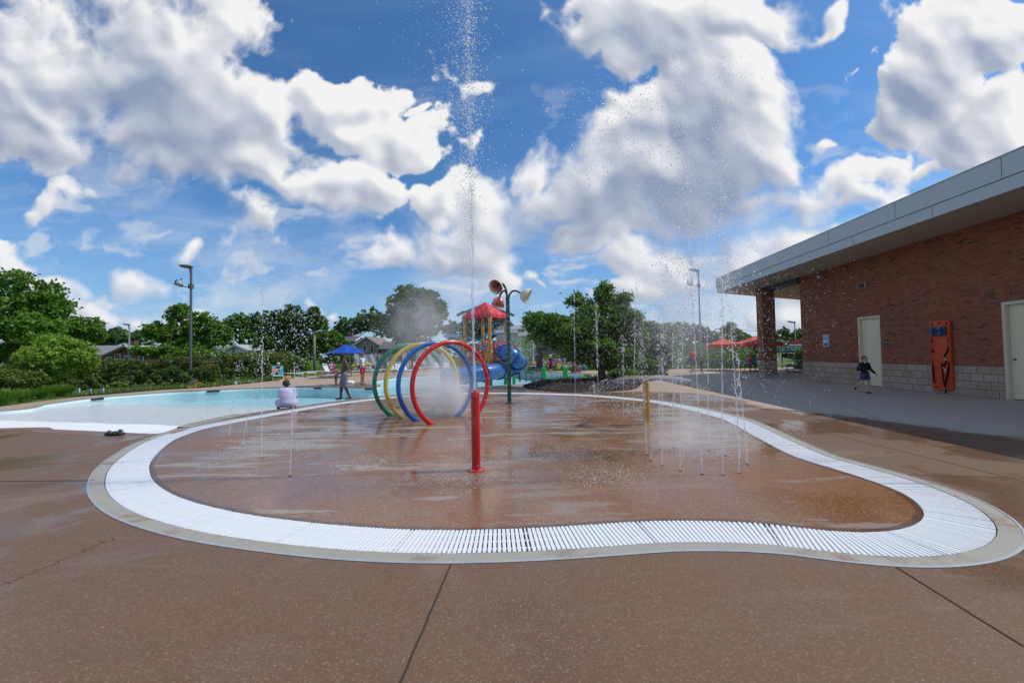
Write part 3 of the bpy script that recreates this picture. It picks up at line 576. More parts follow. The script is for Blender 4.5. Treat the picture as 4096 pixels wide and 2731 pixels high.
# ================================================================== bath house
BA, BB = Vector((13.86, 12.02, 0)), Vector((14.48, 21.33, 0)); bd = (BB-BA).normalized(); bn = Vector((-bd.y, bd.x, 0))
SC = (BB-BA).length
def W(px, py, off=0.0):
    r = ray(px, py); p0 = BA+bn*off; t_ = (p0-CAM).dot(bn)/r.dot(bn); p = CAM+r*t_-BA; return p.dot(bd), p.z
def Lw(p): q = Vector((p[0], p[1], 0))-BA; return q.dot(bd), q.dot(bn)
BM = Matrix(((bd.x, bn.x, 0, BA.x), (bd.y, bn.y, 0, BA.y), (0, 0, 1, 0), (0, 0, 0, 1)))
def bthing(name, label, cat, loc=None, group=None):
    o = thing(name, label, cat, (0, 0, 0), group); o.matrix_world = BM; ORG[o] = Vector((0, 0, 0)); return o
def wallmat(name, bw, rh, mo, c1, c2, mort, dark=None, bumpk=.5):
    m, t, b = newmat(name); tc = t.node('ShaderNodeTexCoord').outputs['Object']; s_ = t.node('ShaderNodeSeparateXYZ'); t.l.new(tc, s_.inputs[0])
    cc = t.node('ShaderNodeCombineXYZ'); t.l.new(t.math('ADD', s_.outputs[0], s_.outputs[1]), cc.inputs[0]); t.l.new(s_.outputs[2], cc.inputs[1])
    br_ = t.node('ShaderNodeTexBrick'); t.l.new(cc.outputs[0], br_.inputs['Vector']); br_.inputs['Scale'].default_value = 1; br_.inputs['Brick Width'].default_value = bw; br_.inputs['Row Height'].default_value = rh
    br_.inputs['Mortar Size'].default_value = mo; br_.inputs['Mortar Smooth'].default_value = .3; br_.inputs['Color1'].default_value = (0, 0, 0, 1); br_.inputs['Color2'].default_value = (1, 1, 1, 1); br_.inputs['Mortar'].default_value = (.5, .5, .5, 1)
    k = t.node('ShaderNodeSeparateColor'); t.l.new(br_.outputs['Color'], k.inputs[0]); v_ = k.outputs[0]
    c = t.mix(t.ss(v_, .1, .8), c1, c2); nz = t.noise(tc, 14, 4, .6)
    if dark: c = t.mix(t.math('MULTIPLY', t.ss(v_, .80, .90), t.ss(t.noise(tc, 1.2, 3), .35, .6)), c, dark)
    c = t.mix(t.ss(nz, .3, .8), t.mix(1.0, c, (.75, .75, .75), 'MULTIPLY'), t.mix(1.0, c, (1.15, 1.15, 1.15), 'MULTIPLY'))
    c = t.mix(t.math('MULTIPLY', br_.outputs['Fac'], .85), c, mort); t.set(b, 'Base Color', c); b.inputs['Roughness'].default_value = .88; b.inputs['Specular IOR Level'].default_value = .25
    t.set(b, 'Normal', t.bump(t.math('MULTIPLY_ADD', br_.outputs['Fac'], -1.0, t.math('MULTIPLY', nz, .3)), bumpk, .008)); return m
M_brick = wallmat('red_brown_brick', .203, .0677, .0075, (.31, .088, .046), (.40, .130, .070), (.30, .18, .12), (.11, .055, .045))
zb = W(3212, 1445)[1]
M_block = wallmat('split_face_block', .406, zb/4, .010, (.46, .33, .25), (.55, .40, .31), (.17, .09, .06), None, .9)
M_door = mat('cream_door_paint', (.84, .73, .50), .45, var=.04, scale=3); M_frame = mat('cream_frame_paint', (.72, .63, .46), .45, var=.05, scale=4)
M_fascia = mat('grey_metal_fascia', (.50, .53, .53), .42, metal=.25, var=.05, scale=1.2); M_soffit = mat('beige_soffit_panel', (.62, .53, .44), .55, var=.04, scale=2)
M_steel = mat('dark_steel', (.09, .09, .09), .5, metal=.3); M_black = mat('black_plastic', (.012, .012, .014), .45); M_white = mat('white_paint', (.78, .78, .76), .4, var=.04)
M_joint2 = mat('wall_control_joint', (.20, .12, .10), .8)
bld = bthing('bath_house', 'long red brick bath house with pale block base and deep grey flat roof', 'building')
d1a, d1b = W(3438, 1540)[0], W(3531, 1545)[0]; d1t = W(3475, 1264)[1]
d2b = W(4010, 1400)[0]; d2a = d2b-2.0; d2t = W(4012, 1207)[1]
if d1a > d1b: d1a, d1b = d1b, d1a
ztop = 5.13; xn = -20.0; TH = .3
spans = [(xn, d2a, 0), (d2a, d2b, d2t), (d2b, d1a, 0), (d1a, d1b, d1t), (d1b, SC, 0)]
mb, mk = MB(), MB()
for a, b, zz in spans:
    if zz == 0: mk.box(((a+b)/2, -TH/2+.006, zb/2), (b-a, TH, zb)); mb.box(((a+b)/2, -TH/2, (zb+ztop)/2+.003), (b-a, TH, ztop-zb-.006))
    else: mb.box(((a+b)/2, -TH/2, (zz+ztop)/2), (b-a, TH, ztop-zz-.006))
mb.box((SC-.152, -6.3, (zb+ztop)/2), (.3, 12, ztop-zb-.006)); mk.box((SC-.150, -6.3, zb/2), (.3, 12, zb-.002))
mb.box(((xn+SC)/2-.2, -12.3, ztop/2), (SC-xn-.6, .3, ztop-.01)); mb.box((xn+.16, -6.3, ztop/2), (.3, 12, ztop-.01))
mb.build('brick_wall', M_brick, bld); mk.build('block_base', M_block, bld)
mi_ = MB()
for s_ in (W(3930, 1100)[0], W(3272, 1300)[0]): mi_ = MB(); mi_.box((s_, .002, (zb+ztop)/2), (.012, .006, ztop-zb)); mi_.build('control_joint', M_joint2, bld)
def door(a, b, zt, tone, knob=True, lab=None):
    f = MB(); w_ = .09
    f.box((a+w_/2, -.10, zt/2), (w_, .16, zt)); f.box((b-w_/2, -.10, zt/2), (w_, .16, zt)); f.box(((a+b)/2, -.10, zt-w_/2), (b-a-2*w_, .16, w_))
    fo = f.build('door_frame', M_frame, bld); f = MB(); f.box(((a+b)/2, -.155, (zt-w_)/2+.01), (b-a-2*w_-.01, .045, zt-w_-.03)); do = f.build('door', tone, bld)
    if knob: f = MB(); zz = 1.12; f.lathe((b-w_-.10, -.133, zz), [(.03, 0), (.03, .02), (.012, .025), (.02, .05), (.0, .055)], 10, Matrix(((1, 0, 0), (0, 0, 1), (0, -1, 0))).transposed() if 0 else Matrix.Rotation(R_(-90), 3, 'X')); f.build('door_knob', M_steel, do)
    f = MB(); f.box(((a+b)/2, -.02, zt+.02), (b-a+.35, .045, .045)); f.build('lintel', M_joint2, bld)
door(d1a, d1b, d1t, M_door); door(d2a, d2b, d2t, M_door)
# roof (world-traced plan, built in the house's own frame)
fo1 = at(2872, 1170, 26.4); ly = Lw(fo1)[1]; lx = Lw(fo1)[0]; fe = Lw(at(3198, 1198, 30.8)); fe = (fe[0]+(fe[0]-lx)*2.2, fe[1]+(fe[1]-ly)*2.2)
plan = [(xn-1, ly), (lx, ly), fe, (xn-1, fe[1])]
mb = MB(); mb.prism([(x, y, ztop) for x, y in plan][::-1], (0, 0, .02)); mb.build('soffit', M_soffit, bld)
mb = MB(); mb.prism([(x, y, ztop+.021) for x, y in plan][::-1], (0, 0, .80)); mb.build('roof', mat('roof_membrane', (.4, .4, .4), .8), bld)
def fband(name, z0, z1, off_):
    m_ = MB(); m_.box(((xn-1+lx)/2, ly+off_/2+.001, (z0+z1)/2), (lx-xn+1+off_*2, off_, z1-z0))
    a, b = Vector((lx+off_*1.2, ly+off_*.4, (z0+z1)/2)), Vector((*fe, (z0+z1)/2)); m_.bar(a, b, z1-z0 if 0 else off_*1.4, z1-z0) if 0 else None
    dx, dy_ = b.x-a.x, b.y-a.y; L = math.hypot(dx, dy_); m_.box(((a.x+b.x)/2, (a.y+b.y)/2, (z0+z1)/2), (L, off_*1.3, z1-z0), math.atan2(dy_, dx)); return m_.build(name, M_fascia, bld)
fband('fascia', 5.13+.335, 5.13+.86, .075); fband('fascia', 5.125, 5.13+.325, .045); fband('gutter_trim', 5.13+.86, 5.13+.885, .095)
sm = MB()
for k in range(18): x = lx-1.2-k*3.05; sm.box((x, ly+.077, 5.73), (.012, .004, .52))
for k in range(18): x = lx-2.4-k*3.05; sm.box((x, ly+.047, 5.29), (.012, .004, .31))
for k in range(5): sm.box((lx-8, ly+.0775-0*k, 5.80), (0.001, .001, .001))
sm.build('fascia_seams', M_steel, bld)
sg = MB()
for k in range(13): sg.box(((xn+lx)/2, .12+k*.155, ztop-.003), (lx-xn, .010, .004))
sg.build('soffit_grooves', mat('soffit_groove', (.22, .18, .15), .7), bld)
px0, py0 = 12.15, -.28
mb = MB(); mb.box((px0+.35, py0+.35, (zb+ztop)/2), (.69, .69, ztop-zb-.006)); pw = mb.build('pillar', M_brick, bld); mb = MB(); mb.box((px0+.35, py0+.35, zb/2+.08), (.705, .705, zb-.165)); mb.build('pillar_base', M_block, pw)
mb = MB(); mb.box((px0+.35, py0+.35, .075), (.76, .76, .15)); mb.build('pillar_plinth', mat('plain_concrete', (.36, .35, .33), .8, bump=.1), pw)
mb = MB(); mb.box(((SC+px0)/2, .02, ztop-.16), (px0-SC-.02, .2, .30)); mb.build('steel_beam', M_steel, bld)
# wall fixtures
def wbox(name, mt, par, x0, x1, z0, z1, y0, y1): m_ = MB(); m_.box(((x0+x1)/2, (y0+y1)/2, (z0+z1)/2), (abs(x1-x0), y1-y0, abs(z1-z0))); return m_.build(name, mt, par)
v0, v1 = W(3433, 1155), W(3463, 1128)
vt = bthing('wall_vent', 'small square louvred vent high on the brick wall', 'vent'); wbox('vent_frame', mat('vent_grey', (.42, .40, .38), .5), vt, v0[0], v1[0], v0[1], v1[1], .002, .03)
m_ = MB()
for k in range(5): m_.box(((v0[0]+v1[0])/2, .034, v0[1]+(v1[1]-v0[1])*(k+.8)/5.8), (abs(v1[0]-v0[0])*.8, .012, .03), M=Matrix.Rotation(.5, 3, 'X'))
m_.build('louvre', M_steel, vt)
c0 = W(3300, 1106); cm_ = bthing('security_camera', 'white bullet security camera near the top of the brick wall', 'security camera')
m_ = MB(); m_.cyl((c0[0]+.25, .03, c0[1]+.06), (c0[0]+.25, .003, c0[1]+.06), .06); m_.cyl((c0[0]+.25, .03, c0[1]+.06), (c0[0]+.22, .12, c0[1]+.03), .02); m_.build('bracket', M_white, cm_)
m_ = MB(); m_.cyl((c0[0]+.28, .13, c0[1]+.05), (c0[0]-.12, .24, c0[1]-.05), .065); m_.build('camera_body', M_white, cm_, smooth=True, auto=40); m_ = MB(); m_.cyl((c0[0]-.12, .24, c0[1]-.05), (c0[0]-.13, .243, c0[1]-.053), .05); m_.build('lens', M_black, cm_)
def text(name, body, size, mt, par, loc, M=None, align='CENTER'):
    cu = bpy.data.curves.new(name, 'FONT'); cu.body = body; cu.size = size; cu.align_x = align; cu.align_y = 'CENTER'; cu.extrude = .001; cu.resolution_u = 3
    tmp = bpy.data.objects.new('tmp', cu); COL.objects.link(tmp); dg = bpy.context.evaluated_depsgraph_get(); dg.update(); me = bpy.data.meshes.new_from_object(tmp.evaluated_get(dg)); bpy.data.objects.remove(tmp); me.name = name
    me.materials.clear(); me.materials.append(mt); o = bpy.data.objects.new(name, me); COL.objects.link(o); o.parent = par; o.location = loc; o.rotation_euler = (M or Matrix.Rotation(R_(90), 3, 'X')).to_euler(); o['kind'] = 'thing'; del o['kind']; return o
TW = Matrix(((-1, 0, 0), (0, 0, 1), (0, 1, 0)))    # text plane on the wall: reads towards -x (left to right seen from outside)
p0, p1 = W(3294, 1386), W(3315, 1338); pc_ = (p0[0]+p1[0])/2; pw_ = abs(p1[0]-p0[0])
po_ = bthing('safety_poster', 'white and blue slide safety notice on the brick wall', 'sign')
wbox('poster_board', mat('poster_white', (.62, .70, .80), .4, var=.03), po_, p0[0], p1[0], p0[1], p1[1], .002, .012)
hz_ = p1[1]-p0[1]; wbox('blue_panel', mat('poster_blue', (.02, .17, .45), .4, var=.3, scale=5), po_, pc_-pw_*.36, pc_+pw_*.36, p0[1]+hz_*.05, p0[1]+hz_*.30, .012, .015)
Mtx, Mtx2 = mat('poster_text_blue', (.06, .18, .42), .5), mat('poster_text_red', (.25, .03, .06), .5)
text('lettering', 'SLIDE', pw_*.36, Mtx, po_, (pc_, .014, p0[1]+hz_*.78), TW); text('lettering', 'SAFETY', pw_*.27, Mtx, po_, (pc_, .014, p0[1]+hz_*.645), TW); 
wbox('heading_line', Mtx2, po_, pc_-pw_*.34, pc_+pw_*.34, p0[1]+hz_*.90, p0[1]+hz_*.93, .012, .014)
m_ = MB(); m_.box((pc_-pw_*.18, .013, p0[1]+hz_*.43), (pw_*.09, .003, hz_*.20)); m_.ell((pc_-pw_*.26, .0135, p0[1]+hz_*.57), (pw_*.07, .002, hz_*.03)); m_.build('pictogram', Mtx, po_)
q0, q1 = W(3536.5, 1378), W(3552, 1360); sq = bthing('room_sign', 'small dark maroon room plate beside the cream door', 'sign')
wbox('plate', mat('maroon_plate', (.035, .008, .018), .35), sq, q0[0], q1[0], q0[1], q1[1], .002, .012); qc = (q0[0]+q1[0])/2
wbox('text_band', mat('plate_text', (.45, .42, .5), .5), sq, qc-.085, qc+.085, (q0[1]+q1[1])/2-.012, (q0[1]+q1[1])/2+.012, .012, .0135)
# rescue backboard
b0, b1 = W(3790, 1562, .06), W(3745, 1283, .06); bx0, bx1 = W(3808, 1420, .06)[0], W(3727, 1420, .06)[0]; bx0, bx1 = min(bx0, bx1), max(bx0, bx1)
bz0, bz1 = b0[1], b1[1]; bc = (bx0+bx1)/2; bw_ = (bx1-bx0)/2
bo = bthing('spine_board', 'orange rescue backboard hanging on the wall with loose black straps', 'backboard')
M_or = mat('orange_plastic', (.66, .075, .015), .35, var=.08); M_strap = mat('black_webbing', (.012, .011, .012), .7)
def rrect(cx, cz, hw, hh, r, n=5):
    P_ = []
    for sx, sz, a0 in ((1, 1, 0), (-1, 1, 90), (-1, -1, 180), (1, -1, 270)):
        for k in range(n+1): a = R_(a0+90*k/n); P_.append((cx+sx*(hw-r)+r*math.cos(a), cz+sz*(hh-r)+r*math.sin(a)))
    return P_
bzc, bhh = (bz0+bz1)/2, (bz1-bz0)/2
holes = [rrect(bc+sx*bw_*.72, bz1-.12, .035, .05, .03, 3) for sx in (-1, 1)]+[rrect(bc, bz1-.08, .05, .022, .02, 3)]+[rrect(bc+sx*bw_*.80, bz1-f_*2*bhh, .022, .085, .02, 3) for sx in (-1, 1) for f_ in (.27, .42, .60, .78)]+[rrect(bc+sx*bw_*.66, bz0+.09, .04, .025, .02, 3) for sx in (-1, 1)]
def holed(outer, holes, y0, y1, name, mt, par):
    loops = [outer]+holes; pts = []; edges = []
    for L_ in loops: b = len(pts); pts += L_; edges += [(b+i, b+(i+1) % len(L_)) for i in range(len(L_))]
    V, E, Fc, *_ = delaunay_2d_cdt([Vector(p) for p in pts], edges, [], 0, 1e-6); V = [tuple(v) for v in V]; Va = np.array(V)
    cen = np.array([Va[list(f)].mean(0) for f in Fc]); ok = inside(cen, np.array(outer))
    for h in holes: ok &= ~inside(cen, np.array(h))
    m_ = MB(); F2 = [tuple(f) for f, o_ in zip(Fc, ok) if o_]; N = len(V)
    m_.add([(x, y0, z) for x, z in V]+[(x, y1, z) for x, z in V], [f[::-1] for f in F2]+[tuple(i+N for i in f) for f in F2]+[q for L_ in loops for q in []])
    b = 0
    for L_ in loops:
        k = len(L_); m_.add([(x, y0, z) for x, z in L_]+[(x, y1, z) for x, z in L_], [(i, (i+1) % k, k+(i+1) % k, k+i) for i in range(k)])
    return m_.build(name, mt, par)
holed(rrect(bc, bzc, bw_, bhh, .13, 6), holes, .03, .085, 'board', M_or, bo)
m_ = MB(); 
for (x, z) in [(bc-bw_+.035, bzc), (bc+bw_-.035, bzc)]: m_.cap((x, .088, bz0+.18), (x, .088, bz1-.18), .02, .02, 8)
m_.build('rim', M_or, bo, smooth=True)
wbox('head_immobilizer', mat('grey_foam', (.07, .09, .10), .6), bo, bc-bw_*.74, bc+bw_*.74, bz1-.48, bz1-.20, .085, .16)
for k in (-1, 1):
    o_ = wbox('head_pad', mat('blue_foam', (.02, .09, .35), .5), bo, bc+k*bw_*.42-.05, bc+k*bw_*.42+.05, bz1-.46, bz1-.23, .16, .23)
wbox('head_strap', M_strap, bo, bc-bw_*.62, bc+bw_*.62, bz1-.365, bz1-.33, .232, .238)
def ub(fx, fz): return (bc-bw_+2*bw_*(1-fx), .105, bz1-2*bhh*fz)     # fractions: left-to-right, top-to-bottom as seen
def strap(pts, w_=.045, mt=None): m_ = MB(); [m_.bar(ub(*p), ub(*q), w_, .012) for p, q in zip(pts, pts[1:])]; return m_.build('strap', mt or M_strap, bo)
strap([(.05, .305), (.2, .305)], .05); strap([(.08, .46), (.2, .43)], .07); strap([(.93, .27), (.92, .31)]); strap([(.92, .37), (.9, .42), (.68, .53)], .055); strap([(.8, .58), (.62, .67)], .06); strap([(.10, .64), (.12, .87), (.22, .895)], .055); strap([(.56, .61), (.58, .80), (.62, .9)], .035); strap([(.93, .60), (.90, .70), (.66, .93)], .08); strap([(.9, .68), (.82, .78)], .09); strap([(.66, .92), (.70, .985), (.66, 1.045)], .045)
MWs = mat('white_buckle', (.6, .62, .68), .5); strap([(.88, .315), (.74, .32)], .05, MWs); strap([(.68, .53), (.8, .575)], .035, MWs); strap([(.62, .67), (.72, .70), (.74, .74)], .05, MWs); strap([(.60, .975), (.78, .965)], .035, MWs); strap([(.60, 1.05), (.52, 1.05)], .03, MWs)
# litter on the shaded slab
for (x, y, s_, col, nm, lb) in [(3425, 1593, .13, (.55, .48, .30), 'dead_leaf', 'pale flattened leaf on the shaded slab by the running boy'), (3511, 1602, .04, (.05, .20, .75), 'bottle_cap', 'tiny blue scrap lying on the shaded slab')]:
    p = G(x, y); m_ = MB(); m_.ell((p.x, p.y, .006), (s_, s_*.5, .006), 8, 4); tag(m_.build(nm, mat(nm, col, .7)), lb, 'litter')
# ================================================================== splash features
def paint(name, col): return mat(name, col, .25, var=.05, scale=3, coat=.3)
M_red, M_grn, M_yel, M_blu = paint('red_gloss', (.60, .022, .022)), paint('green_gloss', (.004, .20, .115)), paint('yellow_gloss', (.66, .50, .10)), paint('blue_gloss', (.008, .12, .42))
ang = .6728; RR, ZC = .989, .829
for i, (nm, mt) in enumerate([('red', M_red), ('blue', M_blu), ('yellow', M_yel), ('green', M_grn)]):
    cx, cy_ = -1.400-.4336*i, 9.864+.497*i; pts = []
    a0 = math.asin(-(ZC)/RR); 
    for k in range(97):
        a = a0+(math.pi-2*a0)*k/96; pts.append((cx+RR*math.cos(a)*math.cos(ang), cy_+RR*math.cos(a)*math.sin(ang), ZC+RR*math.sin(a)))
    hp = thing('water_hoop', ['red spray hoop, the nearest of the four', 'blue spray hoop directly behind the red one', 'yellow spray hoop between the blue and the green', 'green spray hoop farthest from the red bollard'][i], 'spray hoop', (cx, cy_, 0), 'spray hoops in a row')
    MB().tube(pts, .054, 16).build('hoop_pipe', mt, hp, smooth=True, auto=60)
    fl = MB(); nz_ = MB()
    for p in (pts[0], pts[-1]): fl.lathe((p[0], p[1], 0), [(.001, .012), (.10, .012), (.10, 0)], 18)
    fl.build('foot_plate', mt, hp)
    for k in (14, 34, 62, 82):
        p = Vector(pts[k]); c = Vector((cx, cy_, ZC)); q = p+(c-p).normalized()*.062; nz_.ell(q, (.014, .014, .014), 8, 5)
    nz_.build('nozzles', M_steel, hp, smooth=True)
def bollard(x, y, ztop_, r, mt, name, label, lid=True):
    p = G(x, y); b = thing(name, label, 'spray post', (p.x, p.y, 0)); m_ = MB()
    m_.lathe(p, [(r*.95, .012), (r, .02), (r, ztop_-.09), (r*1.035, ztop_-.088), (r*1.035, ztop_-.03), (r*.9, ztop_-.008), (r*.6, ztop_), (.001, ztop_+.001)], 28); m_.build('post', mt, b, smooth=True, auto=40)
    m_ = MB(); m_.lathe(p, [(r, .016), (r*1.98, .014), (r*2.0, .008), (r*2.0, 0)], 28); m_.build('base_flange', mt, b, smooth=True, auto=30); m_ = MB()
    for k in range(4): a = .6+k*math.pi/2; m_.lathe((p.x+r*1.6*math.cos(a), p.y+r*1.6*math.sin(a), .015), [(.014, 0), (.014, .006), (.008, .014), (.001, .015)], 6)
    m_.build('bolts', mat('galvanised_steel', (.55, .56, .58), .3, metal=.9), b); m_ = MB(); m_.lathe(p+Vector((0, 0, ztop_)), [(.024, 0), (.024, .012), (.001, .012)], 12); m_.build('nozzle', M_steel, b); return p
RB = bollard(1905, 1880, 1.03, .058, M_red, 'spray_bollard', 'red spray bollard in the middle of the wet pad')
YB = bollard(2588, 1697, .96, .064, paint('mustard_gloss', (.55, .37, .05)), 'fan_bollard', 'mustard yellow bollard with a flat sheet of water fanning from its top')
# flower shower post
fp = G(2038, 1613); DG = paint('dark_green_gloss', (.006, .065, .035)); flw = thing('flower_shower', 'tall dark green post with three drooping flower shower heads', 'shower post', fp)
zt_ = at(2031, 1184, fp.y).z; ctop = Vector((fp.x+.02, fp.y, zt_)); ctop = at(2031.5, 1184, fp.y)
m_ = MB(); m_.tube([(fp.x, fp.y, 0), (fp.x, fp.y, zt_-.03), (fp.x, fp.y, zt_)], [.063, .063, .05], 20); m_.build('post', DG, flw, smooth=True, auto=40)
m_ = MB(); m_.lathe(fp, [(.063, .015), (.13, .014), (.13, 0)], 20); m_.build('base_flange', DG, flw)
def bez(P_, n=18):
    P_ = [Vector(p) for p in P_]; out = []
    for i in range(len(P_)-1):
        p0, p1, p2, p3 = P_[max(i-1, 0)], P_[i], P_[i+1], P_[min(i+2, len(P_)-1)]
        for k in range(n): s_ = k/n; out.append(.5*((2*p1)+(p2-p0)*s_+(2*p0-5*p1+4*p2-p3)*s_*s_+(-p0+3*p1-3*p2+p3)*s_**3))
    return out+[P_[-1]]
def c8(x, y, dY=0): return at(1900+x*.12755, 1100+y*.12755, fp.y+dY)
armA = bez([c8(1010, 700), c8(1000, 600), c8(960, 430, -.03), c8(905, 320, -.06), c8(850, 275, -.1), c8(780, 290, -.14)], 6)
armB = bez([c8(990, 600), c8(945, 500, .05), c8(880, 510, .15), c8(810, 590, .22), c8(775, 690, .25)], 6)
armC = bez([c8(1070, 700), c8(1085, 620), c8(1160, 520, -.02), c8(1270, 495, -.04), c8(1370, 530, -.06), c8(1420, 570, -.08)], 6)
for a_1, r_ in ((armA, .036), (armB, .03), (armC, .03)): MB().tube(a_1, r_, 12).build('arm', DG, flw, smooth=True, auto=50)
def flower(c, axis, R1, depth, mo, mi2, n=18, cup=1.0):
    z = Vector(axis).normalized(); x = z.orthogonal().normalized(); y = z.cross(x); M = Matrix((x, y, z)).transposed(); c = Vector(c)
    def shell(sc_, pet):
        vs = []; fs = []; N = n*4; prof = [(0, 0), (.35, .07), (.62, .22), (.82, .45), (.95, .72), (1.0, 1.0)]
        for j, (r, zz) in enumerate(prof):
            for k in range(N):
                a = 2*math.pi*k/N; tri = abs((k % 4)-2)/2; zq = zz*depth; rr = max(r, .001)*R1*sc_
                if j == len(prof)-1: zq = depth*(1.0+pet*(1-tri))*.98; rr *= 1.0+.03*(1-tri)
                vs.append(M @ Vector((rr*math.cos(a), rr*math.sin(a), zq)) + c)
        for j in range(len(prof)-1):
            for k in range(N): fs.append((j*N+k, j*N+(k+1) % N, (j+1)*N+(k+1) % N, (j+1)*N+k))
        return vs, fs
    a = shell(1.0, .30); m_ = MB(); m_.add(*a); fl = m_.build('flower_head', mo, flw, smooth=True)
    so_ = fl.modifiers.new('Solidify', 'SOLIDIFY'); so_.thickness = .008
    m_ = MB(); prof = [(.001, .16), (.3, .19), (.58, .34), (.80, .62)]
    N = 40; vs = []; fs = []
    for j, (r, zz) in enumerate(prof):
        for k in range(N): a_3 = 2*math.pi*k/N; lob = 1+.07*math.cos(a_3*5) if j == 3 else 1; vs.append(M @ Vector((r*R1*lob*math.cos(a_3), r*R1*lob*math.sin(a_3), zz*depth)) + c)
    for j in range(3):
        for k in range(N): fs.append((j*N+k, j*N+(k+1) % N, (j+1)*N+(k+1) % N, (j+1)*N+k))
    m_.add(vs, fs); m_.build('petal_centre', mi2, fl, smooth=True)
    m_ = MB(); m_.lathe(c+z*depth*.2, [(.035, -.02), (.05, .02), (.045, .06), (.001, .065)], 12, M); m_.build('spray_core', M_black, fl)
M_crm, M_mar, M_sal = paint('cream_gloss', (.72, .70, .52)), paint('maroon_gloss', (.33, .035, .02)), paint('salmon_gloss', (.72, .17, .11))
flower(c8(735, 320, -.12), (-.45, -.72, -.42), .235, .16, M_crm, M_mar); flower(c8(775, 690, .25), (-.22, -.28, -1), .205, .25, M_sal, M_mar, 20); flower(c8(1430, 560, -.08), (.86, -.15, -.42), .235, .24, M_crm, M_mar, 20)
# ================================================================== play tower and slide
TY = 27.0
def t4(x, y, dY=0): return at(x, y, TY+dY)
M_tan, M_tan2 = paint('golden_post_paint', (.62, .27, .035)), mat('grey_beam', (.26, .20, .16), .6)
M_roof = mat('red_canopy', (.62, .025, .045), .55, var=.1, scale=1.5); M_slide = paint('slide_blue', (.03, .14, .38)); M_rib = paint('slide_rib_navy', (.015, .035, .22)); M_lb = paint('pipe_blue', (.02, .27, .62)); M_gr = paint('bright_green_gloss', (.01, .42, .06))
M_teal = paint('teal_panel', (.0, .16, .22))
tw = thing('play_tower', 'water play tower with red pyramid roof, golden posts and red railings', 'play structure', t4(1950, 1500) * 1)
A_, B_, C_, D_ = t4(1859, 1262, -.1), t4(1930, 1262, 1.5), t4(1958, 1262, -1.5), t4(2022, 1262, .1)
flz = t4(1950, 1446).z; rz = t4(1950, 1262).z; apx = t4(1943, 1209)
for p in (A_, B_, C_, D_):
    q = MB(); q.cyl((p.x, p.y, -.3), (p.x, p.y, rz+.1), .105, n=16); po2 = q.build('post', M_tan, tw, smooth=True, auto=40)
    q = MB(); [q.lathe((p.x, p.y, zz), [(.105, -.06), (.15, -.06), (.15, .06), (.105, .06)], 12) for zz in (rz-.05, flz+.95, flz+.05)]; q.build('clamp_collar', M_tan, po2)
ctr = (A_+B_+C_+D_)/4
def eave(p, k=1.14): return Vector((ctr.x+(p.x-ctr.x)*k, ctr.y+(p.y-ctr.y)*k, rz-.02))
E4 = [eave(A_), eave(C_), eave(D_), eave(B_)]; q = MB()
ap = Vector((ctr.x, ctr.y, apx.z+.03)); vs = []; 
q.add([*E4, ap]+[Vector((e.x, e.y, e.z-.0)) for e in E4], [(0, 1, 4), (1, 2, 4), (2, 3, 4), (3, 0, 4)])
r1 = q.build('roof_canopy', M_roof, tw); so_ = r1.modifiers.new('Solidify', 'SOLIDIFY'); so_.thickness = .05
q = MB()
for a, b in zip(E4, E4[1:]+E4[:1]): q.prism([a, b, b-Vector((0, 0, .20)), a-Vector((0, 0, .20))], (b-a).cross(Vector((0, 0, 1))).normalized()*-.03)
q.build('roof_valance', M_roof, tw)
q = MB(); a, b = t4(1828, 1262), A_+Vector((0, 0, .25)); q.bar(a, b, .10, .16); q.bar(D_+Vector((0, 0, .22)), t4(2056, 1262), .10, .16); q.bar(B_+Vector((0, 0, .1)), C_+Vector((0, 0, .1)), .1, .14); q.bar(A_+Vector((0, 0, .2)), ap-Vector((0, 0, .15)), .08, .14); q.bar(D_+Vector((0, 0, .2)), ap-Vector((0, 0, .15)), .08, .14); q.build('roof_beam', M_tan2, tw)
q = MB(); q.prism([Vector((p.x, p.y, flz-.12)) for p in (A_, C_, D_, B_)], (0, 0, .12)); q.build('platform', mat('tan_deck', (.45, .33, .14), .6), tw)
q = MB(); Ab, Cb = Vector((A_.x, A_.y, 0)), Vector((C_.x, C_.y, 0)); q.prism([Ab+Vector((.3, 0, .35)), Cb+Vector((0, 0, .35)), Cb+Vector((0, 0, flz-.14)), Ab+Vector((.3, 0, flz-.14))], (0, .04, 0)); q.build('lower_panel', M_teal, tw)
def rail(a, b, n_, z0, z1, nm='railing'):
    q = MB(); a, b = Vector((a.x, a.y, 0)), Vector((b.x, b.y, 0))
    q.bar(a+Vector((0, 0, z1)), b+Vector((0, 0, z1)), .05); q.bar(a+Vector((0, 0, z0)), b+Vector((0, 0, z0)), .05)
    for k in range(1, n_): p = a.lerp(b, k/n_); q.bar(p+Vector((0, 0, z0)), p+Vector((0, 0, z1)), .026)
    return q.build(nm, M_red, tw)
rail(A_, C_, 17, flz+.08, flz+1.08); rail(A_, B_, 15, flz+.08, flz+1.08); rail(B_, D_, 15, flz+.08, flz+1.08)
# red slide-mouth frame between front post and right post
fa, fb_ = t4(1976, 1440, -1.1), t4(2026, 1440, -.2); q = MB(); H_ = flz+1.12
for p in (fa, fb_): q.bar((p.x, p.y, flz-.05), (p.x, p.y, H_), .12, .14)
q.bar((fa.x, fa.y, H_), (fb_.x, fb_.y, H_), .14, .12); q.bar((fa.x, fa.y, flz), (fb_.x, fb_.y, flz), .14, .10); q.build('slide_frame', M_red, tw)
